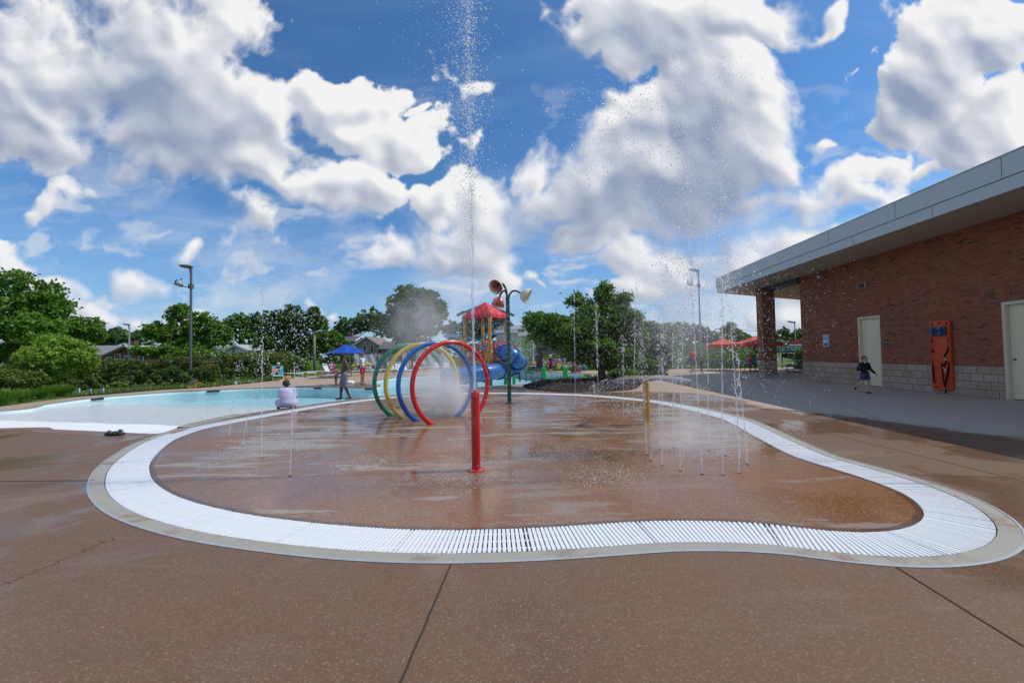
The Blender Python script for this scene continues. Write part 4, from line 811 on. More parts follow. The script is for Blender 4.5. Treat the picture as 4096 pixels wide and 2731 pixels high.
# blue water cannon on the front rail, blue overhead pipes
cn = t4(1936, 1394, -1.2); q = MB(); q.cyl(cn+Vector((-.2, -.05, -.02)), cn+Vector((.25, 0, .04)), .055); q.cyl(cn+Vector((.05, 0, 0)), cn+Vector((.02, 0, .38)), .03); q.cyl(cn+Vector((-.1, 0, .22)), cn+Vector((.15, 0, .18)), .025); q.build('water_cannon', M_lb, tw, smooth=True, auto=40)
q = MB(); q.cyl(Vector((cn.x+.1, cn.y, flz)), Vector((cn.x+.1, cn.y, flz+.75)), .09); q.lathe((cn.x+.1, cn.y, flz+.75), [(.09, 0), (.16, 0), (.16, .06), (.001, .06)], 12); q.build('cannon_pedestal', M_tan, tw)
q = MB(); q.cyl(t4(1936, 1299, .6), t4(2017, 1289, .3), .075); q.build('overhead_pipe', M_lb, tw, smooth=True, auto=40)
q = MB(); q.lathe(t4(2019, 1289, .3)-Vector((0, 0, .14)), [(.001, 0), (.14, 0), (.14, .28), (.001, .28)], 12); q.build('pipe_bucket', M_tan, tw)
q = MB(); pth = bez([t4(1941, 1352, 1.2), t4(1941, 1344, 1.2), t4(1944, 1337, 1.2), t4(1952, 1335.5, 1.1), t4(1990, 1335, .9), t4(2028, 1334, .7)], 6); q.tube(pth, .075, 12); q.build('overhead_pipe', M_lb, tw, smooth=True, auto=40)
q = MB(); p = t4(1943, 1352, 1.2); q.cyl((p.x, p.y, -.2), p, .10); q.lathe(p, [(.1, -.08), (.16, -.04), (.16, 0), (.001, 0)], 12); q.build('pipe_post', M_tan, tw)
q = MB(); q.cyl(t4(1852, 1357.5, .5), t4(1929, 1356, .5), .075); q.build('overhead_pipe', M_lb, tw, smooth=True, auto=40)
q = MB(); p = t4(1852, 1358, .5); q.cyl((p.x, p.y, -.2), p+Vector((0, 0, .05)), .09); q.build('pipe_post', M_tan, tw)
p = t4(1843, 1345, 1.5); q = MB(); q.cyl(t4(1776, 1344, 1.5), p, .09); q.build('overhead_pipe', M_lb, tw, smooth=True, auto=40); q = MB(); q.cyl((p.x, p.y, -.2), p, .08); q.build('pipe_post', M_tan, tw)
q = MB(); q.cyl(t4(1851, 1284, 1.5), t4(1800, 1322, 1.5), .022); q.build('thin_pipe', M_lb, tw)
for (x, c_) in ((1835, M_tan), (1846, M_red)): p = t4(x, 1480, -1.0); q = MB(); q.cyl((p.x, p.y, -.2), (p.x, p.y, flz+.2), .06); q.build('stair_post', c_, tw)
# stairs on the left under the spray
q = MB()
for k in range(6): p = t4(1790+k*10, 1500, -.8+.05*k); q.box((p.x, p.y, .15+k*.2), (.32, .9, .05))
q.build('stair_treads', M_tan2, tw)
# tube slide: spiral centre line traced, radius .44
def sp_(x, y, dY): return t4(x, y, dY)
cl = bez([sp_(2000, 1405, -.7), sp_(2014, 1408, -1.2), sp_(2038, 1417, -1.7), sp_(2062, 1433, -1.6), sp_(2073, 1451, -1.0), sp_(2062, 1466, -.4), sp_(2040, 1475, -.5), sp_(2010, 1480, -1.3), sp_(1980, 1485, -2.2), sp_(1930, 1492, -2.9), sp_(1880, 1499, -3.3), sp_(1830, 1504, -3.6), sp_(1772, 1510, -4.0)], 9)
cl2 = [p for p in cl]
sl = tw
q = MB(); n_ = len(cl2); q.tube(cl2, .47, 24, caps=False); sb = q.build('tube_slide', M_slide, tw, smooth=True); so_ = sb.modifiers.new('Solidify', 'SOLIDIFY'); so_.thickness = .03
for k in (12, 24, 35, 46, 57, 68, 80):
    p, d_ = cl2[k], (cl2[k+1]-cl2[k-1]).normalized(); q = MB(); x = d_.orthogonal().normalized(); y = d_.cross(x)
    q.tube([p+(x*math.cos(a)+y*math.sin(a))*.495 for a in [2*math.pi*j/28 for j in range(28)]], .048, 8, closed=True); q.build('flange_rib', M_rib, sb, smooth=True)
q = MB(); q.tube([p+Vector((0, -.44, -.24)) for p in cl2[26:88:2]], .035, 8); q.tube([p+Vector((.0, -.47, .05)) for p in cl2[60:96:3]], .02, 6); q.build('seam_flange', M_rib, sb, smooth=True)
q = MB(); p = cl2[60]; q.cyl((p.x, p.y, -.3), (p.x, p.y, p.z-.4), .09); p = cl2[86]; q.cyl((p.x, p.y, -.3), (p.x, p.y, p.z-.38), .09); q.build('slide_leg', M_gr, sb)
q = MB(); p = t4(2056, 1536, -5.2); q.cyl((p.x, p.y, -.5), (p.x, p.y, at(2056, 1505, p.y).z), .085, n=12); ob_ = q.build('slide_support', M_gr, tw)
# tipping bucket on its green frame
tb = thing('tipping_bucket', 'red cone tipping bucket hung in a bright green pipe frame', 'water bucket', t4(2063, 1500, 1.0)); y_ = 1.0
q = MB(); q.tube(bez([t4(2047, 1500, y_), t4(2047, 1370, y_), t4(2049, 1363, y_), t4(2056, 1362, y_), t4(2072, 1363, y_), t4(2079, 1366, y_), t4(2080, 1390, y_)], 6), .045, 10); q.build('frame', M_gr, tb, smooth=True)
pb = t4(2063, 1403, y_); q = MB(); q.lathe(pb, [(.02, 0), (.10, .12), (.21, .40), (.205, .41), (.02, .05)], 20); q.build('bucket', M_red, tb, smooth=True, auto=40); q = MB(); q.bar(pb+Vector((0, 0, .38)), pb+Vector((0, 0, .62)), .02); q.build('hanger', M_white, tb)
u1 = t4(2074, 1398, 1.6); um = thing('mushroom_cap', 'small blue cap on a thin stem behind the red tipping bucket', 'water toy', (u1.x, u1.y, 0)); q = MB(); q.lathe(u1+Vector((0, 0, -.05)), [(.001, .22), (.12, .17), (.22, 0)], 12); q.build('cap', M_lb, um); q = MB(); q.cyl((u1.x, u1.y, -.3), u1, .03); q.build('stem', M_steel, um)
# ---------------- shallow play pool fixtures
def gpost(x, ytop, ybot, lab, r=.095):
    p = G(x, ybot, -.1); zt2 = at(x, ytop, p.y).z; o = thing('green_post', lab, 'post', (p.x, p.y, -.3), 'green posts standing in the play pool'); q = MB()
    q.lathe((p.x, p.y, 0), [(r, -.35), (r, zt2-.07), (r*.8, zt2-.02), (.001, zt2)], 18); q.build('post_body', M_gr, o, smooth=True, auto=50); q = MB(); q.lathe((p.x, p.y, 0), [(r*1.04, -.35), (r*1.04, .07), (r, .075)], 18); q.build('dark_foot', mat('dark_wet_green', (.004, .10, .05), .3), o); return p
gp1 = gpost(2173, 1468, 1523, 'green post at the back of the left pair, beside the net'); gp2 = gpost(2179, 1470, 1527, 'green post at the front of the left pair, holding the net'); gpost(2257, 1466, 1521, 'green post on the left of the right pair'); gpost(2265, 1469, 1526, 'green post on the right of the right pair')
# climbing net
nt = thing('climbing_net', 'sagging blue black climbing net over the play pool', 'net', (gp2.x-1.5, gp2.y, 0)); q = MB()
def npt(s_, v_):   # s 0..1 left to right, v 0..1 bottom to top
    x = 2030+145*s_; yt = 1468+8*math.sin(math.pi*min(1, s_*1.2))+3*s_; yb = 1500+22*math.sin(math.pi*s_*.62)+0*s_; return at(x, yb+(yt-yb)*v_, 26.3-.4*s_+.8*(v_))
for i in range(31): q.tube([npt(i/30, k/6) for k in range(7)], .011, 4, caps=False)
for k in range(11): q.tube([npt(i/16, k/10) for i in range(17)], .011 if 0 < k < 10 else .03, 4, caps=False)
q.build('net_mesh', mat('navy_rope', (.015, .035, .10), .8), nt)
gs = thing('green_slide', 'low green curved slide chute behind the climbing net', 'slide', at(2110, 1505, 29)); q = MB(); rows = []
for k in range(12):
    s_ = k/11; c = at(2075+62*s_, 1481+14*math.sin(s_*1.5)+4*s_, 29.0-1.2*s_); rows.append([c+Vector((.02*j, .34*j, .10*(abs(j)**2))) for j in (-1.2, -.7, 0, .7, 1.2)])
vs = [p for r in rows for p in r]; q.add(vs, [(i*5+j, i*5+j+1, (i+1)*5+j+1, (i+1)*5+j) for i in range(11) for j in range(4)]); o_ = q.build('chute', M_gr, gs, smooth=True); so_ = o_.modifiers.new('Solidify', 'SOLIDIFY'); so_.thickness = .05
q = MB(); [q.cyl((rows[k][2].x, rows[k][2].y, -.3), rows[k][2], .05) for k in (1, 5, 9)]; q.build('chute_leg', M_gr, gs)
for (x, yt, yb, lab) in [(2134, 1371, 1477, 'pale grey pole standing left of the wooden frame'), (2257, 1385, 1474, 'pale grey pole behind the loungers, under the maple crown')]:
    p = G(x, yb); z2 = at(x, yt, p.y).z; o = thing('shade_pole', lab, 'pole', (p.x, p.y, 0), 'pale poles behind the play pool'); q = MB(); q.cyl((p.x, p.y, 0), (p.x, p.y, z2), .085 if x < 2200 else .1); q.build('shaft', mat('pale_pole', (.50, .55, .58), .4), o, smooth=True, auto=40); q = MB(); q.lathe((p.x, p.y, 0), [(.085, .03), (.18, .025), (.18, 0)], 14); q.build('foot_plate', M_steel, o)
# ================================================================== vegetation
M_bark = mat('bark', (.085, .065, .05), .9, bump=.4, scale=3)
GL = leafmat('leaf_mid', (0.064, 0.133, 0.021), (0.129, 0.234, 0.033)); GD = leafmat('leaf_dark', (0.039, 0.091, 0.021), (0.079, 0.151, 0.031)); GY = leafmat('leaf_yellow_green', (0.120, 0.211, 0.027), (0.227, 0.333, 0.045))
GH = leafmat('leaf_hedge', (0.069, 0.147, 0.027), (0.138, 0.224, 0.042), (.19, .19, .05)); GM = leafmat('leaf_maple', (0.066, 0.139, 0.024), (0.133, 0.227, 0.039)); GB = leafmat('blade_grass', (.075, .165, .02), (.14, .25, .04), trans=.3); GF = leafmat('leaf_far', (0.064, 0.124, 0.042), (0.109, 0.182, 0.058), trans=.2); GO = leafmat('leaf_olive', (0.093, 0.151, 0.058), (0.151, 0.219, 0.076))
def rv(n): v = nr.normal(size=(n, 3)); return v/np.linalg.norm(v, axis=1)[:, None]
def leafcloud(lobes, n, size, clump=.5, k=22, up=.35, long_=1.5):
    vol = np.array([l[1][0]*l[1][2]+l[1][1]*l[1][2] for l in lobes]); vol = vol/vol.sum(); C_ = []
    for (c, r), f in zip(lobes, vol):
        m = max(3, int(n*f/k)); d_ = rv(m); rad = 1-np.abs(nr.normal(0, .20, m)); rad = np.where(nr.random(m) < .30, nr.random(m)**.5*.85, rad); cc = np.array(c)+d_*np.array(r)*rad[:, None]
        off = nr.normal(0, .36, (m, k, 3))*clump*(.6+.8*nr.random((m, 1, 1))); off[..., 2] *= .7; C_.append(((cc[:, None, :]+off).reshape(-1, 3), np.repeat(d_, k, 0)))
    Pp = np.concatenate([c[0] for c in C_]); D_ = np.concatenate([c[1] for c in C_]); N = len(Pp)
    nrm = rv(N)+D_*.5+np.array([0, 0, up]); nrm /= np.linalg.norm(nrm, axis=1)[:, None]; a = np.cross(nrm, rv(N)); a /= np.linalg.norm(a, axis=1)[:, None]; b = np.cross(nrm, a)
    s_ = size*(.6+.8*nr.random((N, 1))); a = a*s_*long_*.5; b = b*s_*.5
    return np.stack([Pp-a, Pp-b*.9+a*.1, Pp+a, Pp+b*.9+a*.1], 1).reshape(-1, 3)
def sub(c, r, n, k=.45, seed=0):
    out = [(c, tuple(x*.86 for x in r))]; rr = np.random.default_rng(seed+int(abs(c[0]*13+c[2]*7)))
    for i in range(n):
        d_ = rr.normal(size=3); d_[2] = abs(d_[2])*.9-.25; d_ /= np.linalg.norm(d_); q = k*(.65+.7*rr.random()); cc = [c[j]+d_[j]*r[j]*(1-q*.55) for j in range(3)]
        out.append((tuple(cc), tuple(x*q*.9 for x in r)))
    return out
def PL(Y, *E):   # pixel ellipses (x, y, rx, ry[, dY]) -> world ellipsoids
    out = []
    for e in E:
        dY = e[4] if len(e) > 4 else 0; c = at(e[0], e[1], Y+dY); s_ = (Y+dY)/1707; out.append(((c.x, c.y, c.z), (e[2]*s_, max(e[2], e[3])*s_*.8, e[3]*s_)))
    return out
def tree(label, base, ell_, n, size, m, cat='tree', name='tree', nsub=7, clump=None, trunk=.14, group=None, k=22, ksub=.45, limbs=True, stem='trunk'):
    b = Vector(base); o = thing(name, label, cat, b, group); lobes = []
    for i, (c, r) in enumerate(ell_): lobes += sub(c, r, nsub, ksub, i)
    cl_ = clump or max(.25, np.mean([l[1][0] for l in lobes])*.42)
    quads_mesh('crown', leafcloud(lobes, n, size, cl_, k), m, o)
    if trunk:
        q = MB(); top = Vector(ell_[0][0]); q.tube([b-Vector((0, 0, .3)), b.lerp(Vector((top.x, top.y, b.z)), .3)+Vector((0, 0, (top.z-b.z)*.35)), top.lerp(b, .25), top], [trunk*1.25, trunk, trunk*.7, trunk*.3], 9)
        if limbs:
            for c, r in lobes[::2][:14]: a = b.lerp(top, .45+.3*rnd.random()); q.tube([a, a.lerp(Vector(c), .55)+Vector((0, 0, .1)), Vector(c)], [trunk*.45, trunk*.28, trunk*.08], 6)
        q.build(stem, M_bark, o, smooth=True)
    return o
def gz(x, Y): return float(terr(np.array([[x, Y]]))[0])
def base_at(x, Y, z=None): p = at(x, 1400, Y); return (p.x, p.y, gz(p.x, p.y) if z is None else z)
bt = 'trees beyond the pool fence'
tree('big dark leafy tree at the far left edge, overhanging the hedge', base_at(40, 27), PL(27, (60, 1215, 170, 125), (-20, 1330, 190, 140), (130, 1330, 90, 90, -1), (-60, 1200, 150, 130, 1)), 30000, .15, leafmat('leaf_left', (0.052, 0.118, 0.021), (0.129, 0.234, 0.031)), trunk=.3, group=bt)
tree('bright yellow green bushy tree standing over the hedge on the left', G(223, 1556), PL(20.5, (215, 1450, 125, 95), (290, 1420, 70, 60), (140, 1440, 80, 60), (220, 1375, 60, 40), (110, 1500, 80, 50)), 16000, .085, GY, name='small_tree', trunk=.07, clump=.22, k=18)
tree('mid green tree behind the grey roofed house on the left', base_at(315, 75), PL(75, (270, 1320, 60, 60), (340, 1310, 65, 55), (385, 1330, 40, 45), (310, 1360, 90, 30)), 11000, .30, GL, group=bt)
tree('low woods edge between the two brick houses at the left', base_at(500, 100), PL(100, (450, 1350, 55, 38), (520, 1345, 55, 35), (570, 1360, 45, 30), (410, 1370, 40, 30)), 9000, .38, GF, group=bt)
tree('spreading oak with a lobed crown behind the tall left lamp post', base_at(745, 50), PL(50, (725, 1262, 55, 50), (640, 1330, 55, 50), (700, 1350, 95, 60), (820, 1300, 60, 62), (870, 1340, 50, 60), (780, 1380, 90, 40)), 20000, .20, GL, group=bt, trunk=.32)
tree('low dark bushy trees under the oak, right of the brick gable', base_at(620, 42), PL(44, (640, 1405, 70, 28), (760, 1410, 70, 26), (560, 1405, 40, 25)), 6500, .18, GL, trunk=.1, group=bt)
tree('green tree behind the white garage', base_at(950, 72), PL(72, (960, 1305, 55, 50), (930, 1350, 60, 40), (1010, 1345, 50, 50), (1000, 1295, 35, 35)), 10000, .27, GL, group=bt)
tree('tall dark tree left of centre with ragged spire tops', base_at(1150, 58), PL(58, (1160, 1285, 70, 60), (1080, 1310, 60, 62), (1240, 1300, 60, 66), (1110, 1375, 110, 55), (1230, 1375, 80, 60), (1170, 1242, 26, 22), (1255, 1245, 22, 22), (1030, 1290, 30, 40)), 26000, .19, leafmat('leaf_deep', (0.039, 0.093, 0.021), (0.091, 0.169, 0.031)), group=bt, trunk=.3, ksub=.4)
tree('mid green tree behind the blue umbrella', base_at(1320, 56), PL(56, (1310, 1360, 45, 42), (1350, 1375, 40, 34), (1280, 1395, 45, 30), (1340, 1400, 50, 30)), 8500, .19, GL, group=bt)
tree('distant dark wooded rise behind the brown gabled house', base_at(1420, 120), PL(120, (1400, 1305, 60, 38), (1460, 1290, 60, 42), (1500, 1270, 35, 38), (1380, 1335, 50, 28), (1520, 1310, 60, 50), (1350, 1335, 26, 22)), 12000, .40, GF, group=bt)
tree('large round tree seen through the mist behind the hoops', base_at(1650, 45), PL(45, (1655, 1250, 118, 108), (1590, 1290, 80, 88), (1720, 1275, 66, 88), (1650, 1340, 110, 50), (1640, 1180, 55, 42), (1700, 1200, 45, 42)), 48000, .15, leafmat('leaf_willow', (0.076, 0.139, 0.039), (0.129, 0.204, 0.054)), group=bt, trunk=.3, ksub=.28, nsub=11)
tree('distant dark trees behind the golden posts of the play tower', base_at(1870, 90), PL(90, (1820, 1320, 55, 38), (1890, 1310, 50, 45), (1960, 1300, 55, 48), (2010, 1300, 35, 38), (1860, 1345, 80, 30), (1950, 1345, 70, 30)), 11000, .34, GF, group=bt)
tree('small dark tree on the rise left of the maple', base_at(2115, 85), PL(85, (2110, 1293, 32, 27), (2145, 1290, 40, 30), (2150, 1265, 25, 20)), 4500, .28, GD, group=bt)
wl_ = []
for x in np.arange(-300, 2000, 26.0): Yw = 130+30*math.sin(x*.01); c = at(x, 1405-10*math.sin(x*.021)-8*rnd.random(), Yw); r_ = Yw/1707; wl_.append(((c.x, c.y, c.z), (30*r_, 26*r_, (26+10*rnd.random())*r_)))
wl_ += [((c.x, c.y, c.z), (2.2, 2.0, 1.3)) for c in [at(x, 1424+5*rnd.random(), 66) for x in np.arange(380, 1420, 50.0)]]
for x in np.arange(2560, 3120, 26.0): c = at(x, 1385-10*rnd.random(), 160); wl_.append(((c.x, c.y, c.z), (2.8, 2.6, 2.4)))
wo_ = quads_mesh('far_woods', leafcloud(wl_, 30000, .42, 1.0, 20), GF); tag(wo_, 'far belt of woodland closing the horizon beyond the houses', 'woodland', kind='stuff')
# planted maple by the play pool
mb_ = G(2409, 1543); mp = PL(19.8, (2400, 1290, 110, 90), (2290, 1320, 110, 62, -.4), (2200, 1300, 85, 50, .2), (2480, 1270, 70, 75), (2510, 1345, 66, 80, .3), (2410, 1200, 34, 45), (2420, 1155, 22, 22), (2500, 1195, 20, 26), (2300, 1200, 34, 28), (2340, 1385, 140, 48), (2190, 1350, 70, 34), (2135, 1275, 40, 26), (2470, 1420, 90, 46), (2400, 1435, 80, 34), (2310, 1425, 60, 26, .3), (2450, 1455, 70, 24, .4))
tree('broad maple with a low crown growing from the dark planter bed', mb_, mp, 52000, .10, GM, name='maple_tree', trunk=.16, nsub=6, clump=.30, ksub=.42)
sb_ = 'trees and shrubs right of the maple'
tree('loose olive green tree just right of the maple, in the spray', base_at(2590, 30, 0), PL(30, (2585, 1360, 60, 70), (2650, 1370, 55, 70), (2600, 1310, 30, 34), (2670, 1320, 30, 34), (2560, 1430, 70, 50), (2640, 1440, 60, 50)), 15000, .12, GO, group=sb_, trunk=.12)
tree('low rounded olive shrub at the right end of the planter', G(2590, 1512), PL(24.5, (2570, 1468, 60, 40), (2630, 1475, 40, 36), (2520, 1485, 60, 30), (2600, 1498, 60, 18)), 9000, .09, GO, name='shrub', cat='shrub', group=sb_, trunk=.04, clump=.25, stem='stem')
tree('dark low hedge like shrubs on the far side of the lawn right of the spray', base_at(2700, 60), PL(60, (2690, 1400, 60, 16), (2760, 1398, 60, 14)), 2600, .2, GD, name='shrub', cat='shrub', trunk=.05, stem='stem')
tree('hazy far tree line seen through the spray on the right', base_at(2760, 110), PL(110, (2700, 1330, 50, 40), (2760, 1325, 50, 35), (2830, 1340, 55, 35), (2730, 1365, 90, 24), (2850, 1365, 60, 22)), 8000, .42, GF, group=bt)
tree('oak with an open crown behind the red umbrellas', base_at(2925, 80), PL(80, (2925, 1330, 42, 36), (2900, 1350, 40, 26), (2960, 1350, 40, 28), (2985, 1362, 40, 20), (2920, 1308, 24, 18)), 7500, .27, GL, group=bt)
tree('dark trees between the brick pillar and the building, behind the green signs', base_at(3150, 320, -5), PL(320, (3122, 1345, 35, 24), (3135, 1322, 18, 16), (3180, 1345, 40, 22), (3200, 1338, 30, 24), (3150, 1360, 60, 20)), 6000, 1.1, GD, group=bt, trunk=.5)
tree('thin leafy sapling at the corner of the building beyond the picnic table', G(3204, 1480), PL(34, (3203, 1440, 18, 28), (3198, 1412, 13, 15), (3200, 1465, 22, 14)), 1800, .10, leafmat('leaf_fresh', (0.091, 0.196, 0.022), (0.151, 0.287, 0.045)), name='sapling', trunk=.03)
# clipped hedge along the fence (one continuous planting)
hp_ = [(-24.5, 19.5)]+[tuple(G2(x, y)) for x, y in [(0, 1585), (300, 1560), (522, 1547), (717, 1537), (894, 1526), (1040, 1514), (1150, 1500)]]; hp_ = np.array(hp_)
hd_ = [1.55, 1.55, 1.6, 1.62, 1.85, 2.0, 2.0, 1.95]; hl = []; hs = np.r_[0, np.cumsum(np.linalg.norm(np.diff(hp_, axis=0), axis=1))]
for s_ in np.arange(0, hs[-1], .85):
    x, y, h = np.interp(s_, hs, hp_[:, 0]), np.interp(s_, hs, hp_[:, 1]), np.interp(s_, hs, hd_); h *= 1+.06*math.sin(s_*1.7)+.05*rnd.uniform(-1, 1)
    hl.append(((x, y+1.1, h*.5), (.75, .85, h*.52))); hl.append(((x+.3, y+1.0+rnd.uniform(-.1, .1), h*.82), (.6, .7, h*.2)))
hg = thing('hedge', 'long clipped hedge with bronze new growth behind the chain link fence', 'hedge', (-14, 24, 0)); quads_mesh('foliage', leafcloud(hl, 70000, .088, .20, 20), GH, hg)
q = MB()
for s_ in np.arange(.5, hs[-1], 1.2): x, y = np.interp(s_, hs, hp_[:, 0]), np.interp(s_, hs, hp_[:, 1]); q.tube([(x, y+1.1, -.1), (x+.05, y+1.1, .5), (x-.1, y+1.15, 1.1)], [.03, .02, .01], 5)
q.build('stems', M_bark, hg)
for (x, y, rx, ry, dep, n, mt_, lb) in [(1215, 1462, 32, 30, 41, 4200, leafmat('leaf_lime', (0.106, 0.211, 0.018), (0.166, 0.287, 0.031)), 'bright lime green shrub behind the flat loungers'), (820, 1490, 45, 40, 25.5, 4500, GD, 'dark rose bush beside the tall lamp post'), (700, 1505, 45, 34, 24.5, 3500, GD, 'dark bush left of the tall lamp post'), (60, 1520, 80, 45, 18.0, 7000, GH, 'broad low shrub at the far left edge behind the grasses'), (1140, 1462, 40, 32, 38, 3500, GD, 'dark shrub right behind the hatted sunbather')]:
    tree(lb, base_at(x, dep, 0), PL(dep, (x, y, rx, ry)), n, .075, mt_, name='shrub', cat='shrub', trunk=.03, clump=.2, nsub=6, stem='stem')
# roses and lilies
def flowers(name, lab, cen, n, spread, col, cat='flowers', sz=.05):
    o = thing(name, lab, cat, (cen.x, cen.y, 0)); Q = []
    for i in range(n): c = np.array(cen)+nr.normal(0, 1, 3)*np.array(spread); d_ = rv(5)*sz; Q += [np.stack([c, c+d_[k]+rv(1)[0]*sz*.3, c+d_[k]*1.3, c+d_[k]+rv(1)[0]*sz*.3]) for k in range(5)]
    quads_mesh('blooms', np.concatenate(Q), mat(name+'_petal', col, .6, var=.2), o); return o
flowers('rose_blooms', 'pink and red roses blooming on the dark bush beside the lamp post', at(815, 1468, 24.8), 26, (.45, .15, .22), (.55, .10, .10), sz=.045); flowers('rose_blooms', 'single yellow roses above the pink ones by the fence', at(848, 1450, 24.7), 4, (.12, .1, .08), (.75, .6, .05))
lily = flowers('daylily', 'orange daylilies at the foot of the tall lamp post', at(780, 1546, 22.6), 13, (.38, .2, .09), (.85, .32, .02), cat='flowers', sz=.075)
# ornamental grasses
def tuft(c, h, spread, n, lab, nm='ornamental_grass', mt=None, w_=.014, par=None, bend=1.0):
    o = thing(nm, lab, 'grass clump', c); c = np.array(c); az = nr.random(n)*2*np.pi; r0 = nr.random(n)**.5*spread*.35; L = h*(.6+.5*nr.random(n)); lean = (.25+.75*nr.random(n))*bend; K = 6
    base = c+np.stack([np.cos(az)*r0, np.sin(az)*r0, np.zeros(n)], 1); dr_ = np.stack([np.cos(az), np.sin(az), np.zeros(n)], 1); sd2 = np.stack([-np.sin(az), np.cos(az), np.zeros(n)], 1); P_ = []
    for k in range(K): t_ = k/(K-1); hh = L*(t_-.42*lean*t_**2.2); P_.append(base+dr_*(L*lean*.62*t_**1.7)[:, None]+np.array([0, 0, 1])*hh[:, None])
    Q = []
    for k in range(K-1): wa_, wb_ = w_*(1-k/(K-1))**.6, w_*(1-(k+1)/(K-1))**.6; Q.append(np.stack([P_[k]-sd2*wa_, P_[k]+sd2*wa_, P_[k+1]+sd2*wb_, P_[k+1]-sd2*wb_], 1))
    quads_mesh('blades', np.concatenate(Q).reshape(-1, 3), mt or GB, o); return o
gl = 'ornamental grasses in the garden bed'
for (x, y, h, sp_2, lab) in [(30, 1618, .72, .75, 'arching green grass clump at the far left corner of the bed'), (95, 1607, .62, .6, 'arching grass clump second from the left by the pool coping'), (185, 1592, .66, .75, 'arching grass clump in the middle of the row by the coping'), (255, 1583, .66, .75, 'arching grass clump at the right end of the row by the small white garden lights')]:
    tuft(G(x, y), h, sp_2, 900, lab)['group'] = gl
tuft(G(2490, 1535), 1.0, 1.3, 1500, 'fresh green grass clump at the foot of the maple trunk', mt=leafmat('blade_fresh', (.09, .19, .02), (.15, .27, .04)), w_=.013); tuft(G(2535, 1528)+Vector((0, 0, .1)), .75, .9, 800, 'shorter grass clump right of the maple trunk', mt=MATS['blade_fresh'], w_=.012)
for (x, y, lab) in [(2345, 1518, 'sparse leafy weed on the planter rim near the lying swimmer'), (2243, 1536, 'small weed sprig on the planter rim by the green posts'), (2270, 1533, 'lone curled weed on the planter rim')]: tuft(G(x, y)+Vector((0, 0, .05)), .45, .4, 60, lab, nm='weed', w_=.02)
# ground cover in the beds and lawn edge
cp = gb; lo_, hi_ = cp.min(0), cp.max(0); Pq = nr.uniform(lo_, hi_, (26000, 2)); Pq = Pq[inside(Pq, cp)]; Pq = Pq[nr.random(len(Pq)) < np.clip(.15+.9*(np.sin(Pq[:, 0]*.9)*np.cos(Pq[:, 1]*1.3)*.5+.5), 0, 1)]
def blades(name, Pq, z0, h, w_, m, kind='stuff'):
    n = len(Pq); az = nr.random(n)*6.28; hh = h*(.4+nr.random(n)); b = np.stack([Pq[:, 0], Pq[:, 1], np.full(n, 0)+z0], 1); s_ = np.stack([np.cos(az), np.sin(az), 0*az], 1)*w_; le = nr.normal(0, .45, (n, 3))*hh[:, None]; le[:, 2] = hh
    o = quads_mesh(name, np.stack([b-s_, b+s_, b+le+s_*.2, b+le-s_*.2], 1).reshape(-1, 3), m); tag(o, {'ground_cover': 'low green ground cover spreading in the garden bed by the pool', 'bed_weeds': 'low weeds scattered over the dark planter bed', 'lawn_grass': 'short lawn grass on the bank beyond the fence'}[name], 'ground cover', kind=kind); return o
blades('ground_cover', Pq, .03, .16, .018, GB)
Pq = nr.uniform(bed.min(0), bed.max(0), (2600, 2)); Pq = Pq[inside(Pq, bed)]; zz = 0; blades('bed_weeds', Pq[(Pq[:, 1] > 19.5)], .26, .16, .02, GB)
Pq = np.stack([nr.uniform(-1, 1, 60000), nr.uniform(0, 1, 60000)], 1); YY = 38+Pq[:, 1]**1.3*30; UU = .03+.55*(Pq[:, 0]*.5+.5); Pq = np.stack([UU*YY, YY], 1); blades('lawn_grass', Pq, terr(Pq), .16, .05, leafmat('lawn_blade', (.055, .11, .014), (.10, .16, .03), trans=.3))
# ================================================================== fences
M_fence = mat('black_fence_vinyl', (.012, .013, .014), .5)
def fence(name, lab, pts, h, posts, wires=.10, tarp=None, grp=None):
    o = thing(name, lab, 'fence', (*pts[0], 0), grp); pts = np.array(pts, float); s_ = np.r_[0, np.cumsum(np.linalg.norm(np.diff(pts, axis=0), axis=1))]
    def P(s): return np.interp(s, s_, pts[:, 0]), np.interp(s, s_, pts[:, 1])
    for (x, y) in posts: q = MB(); q.lathe((x, y, 0), [(.032, -.2), (.032, h+.03), (.04, h+.04), (.001, h+.09)], 10); q.build('fence_post', M_fence, o)
    q = MB(); [q.bar((*a, h), (*b, h), .03) for a, b in zip(pts, pts[1:])]; q.build('top_rail', M_fence, o)
    n_ = int(s_[-1]/wires); A = np.array([P(k*wires) for k in range(n_)]); w_ = .0016; d_ = np.array([w_, 0, 0]); V = np.stack([np.c_[A, np.full(n_, 0.02)]-d_, np.c_[A, np.full(n_, .02)]+d_, np.c_[A, np.full(n_, h)]+d_, np.c_[A, np.full(n_, h)]-d_], 1).reshape(-1, 3)
    Hh = []
    for z in np.arange(.1, h, wires*1.4):
        for a, b in zip(pts, pts[1:]): Hh.append(np.array([(*a, z-w_), (*b, z-w_), (*b, z+w_), (*a, z+w_)]))
    quads_mesh('wire_mesh', np.concatenate([V]+Hh), M_fence, o); return o
lf = [G2(x, y) for x, y in [(0, 1590), (306, 1573), (522, 1560), (717, 1549), (894, 1536), (1040, 1521), (1188, 1503)]]; lf = [(-26, 18.2)]+lf
fence('chain_link_fence', 'black chain link fence in front of the clipped hedge', lf, 1.55, [G2(x, y) for x, y in [(130, 1583), (522, 1560), (717, 1549), (894, 1536), (1040, 1521), (1188, 1503)]])
cf = [G2(1188, 1503), G2(1301, 1492), G2(1408, 1486), G2(1510, 1483), G2(1607, 1481), G2(1708, 1478), G2(1800, 1475), (-4.2, 44)]
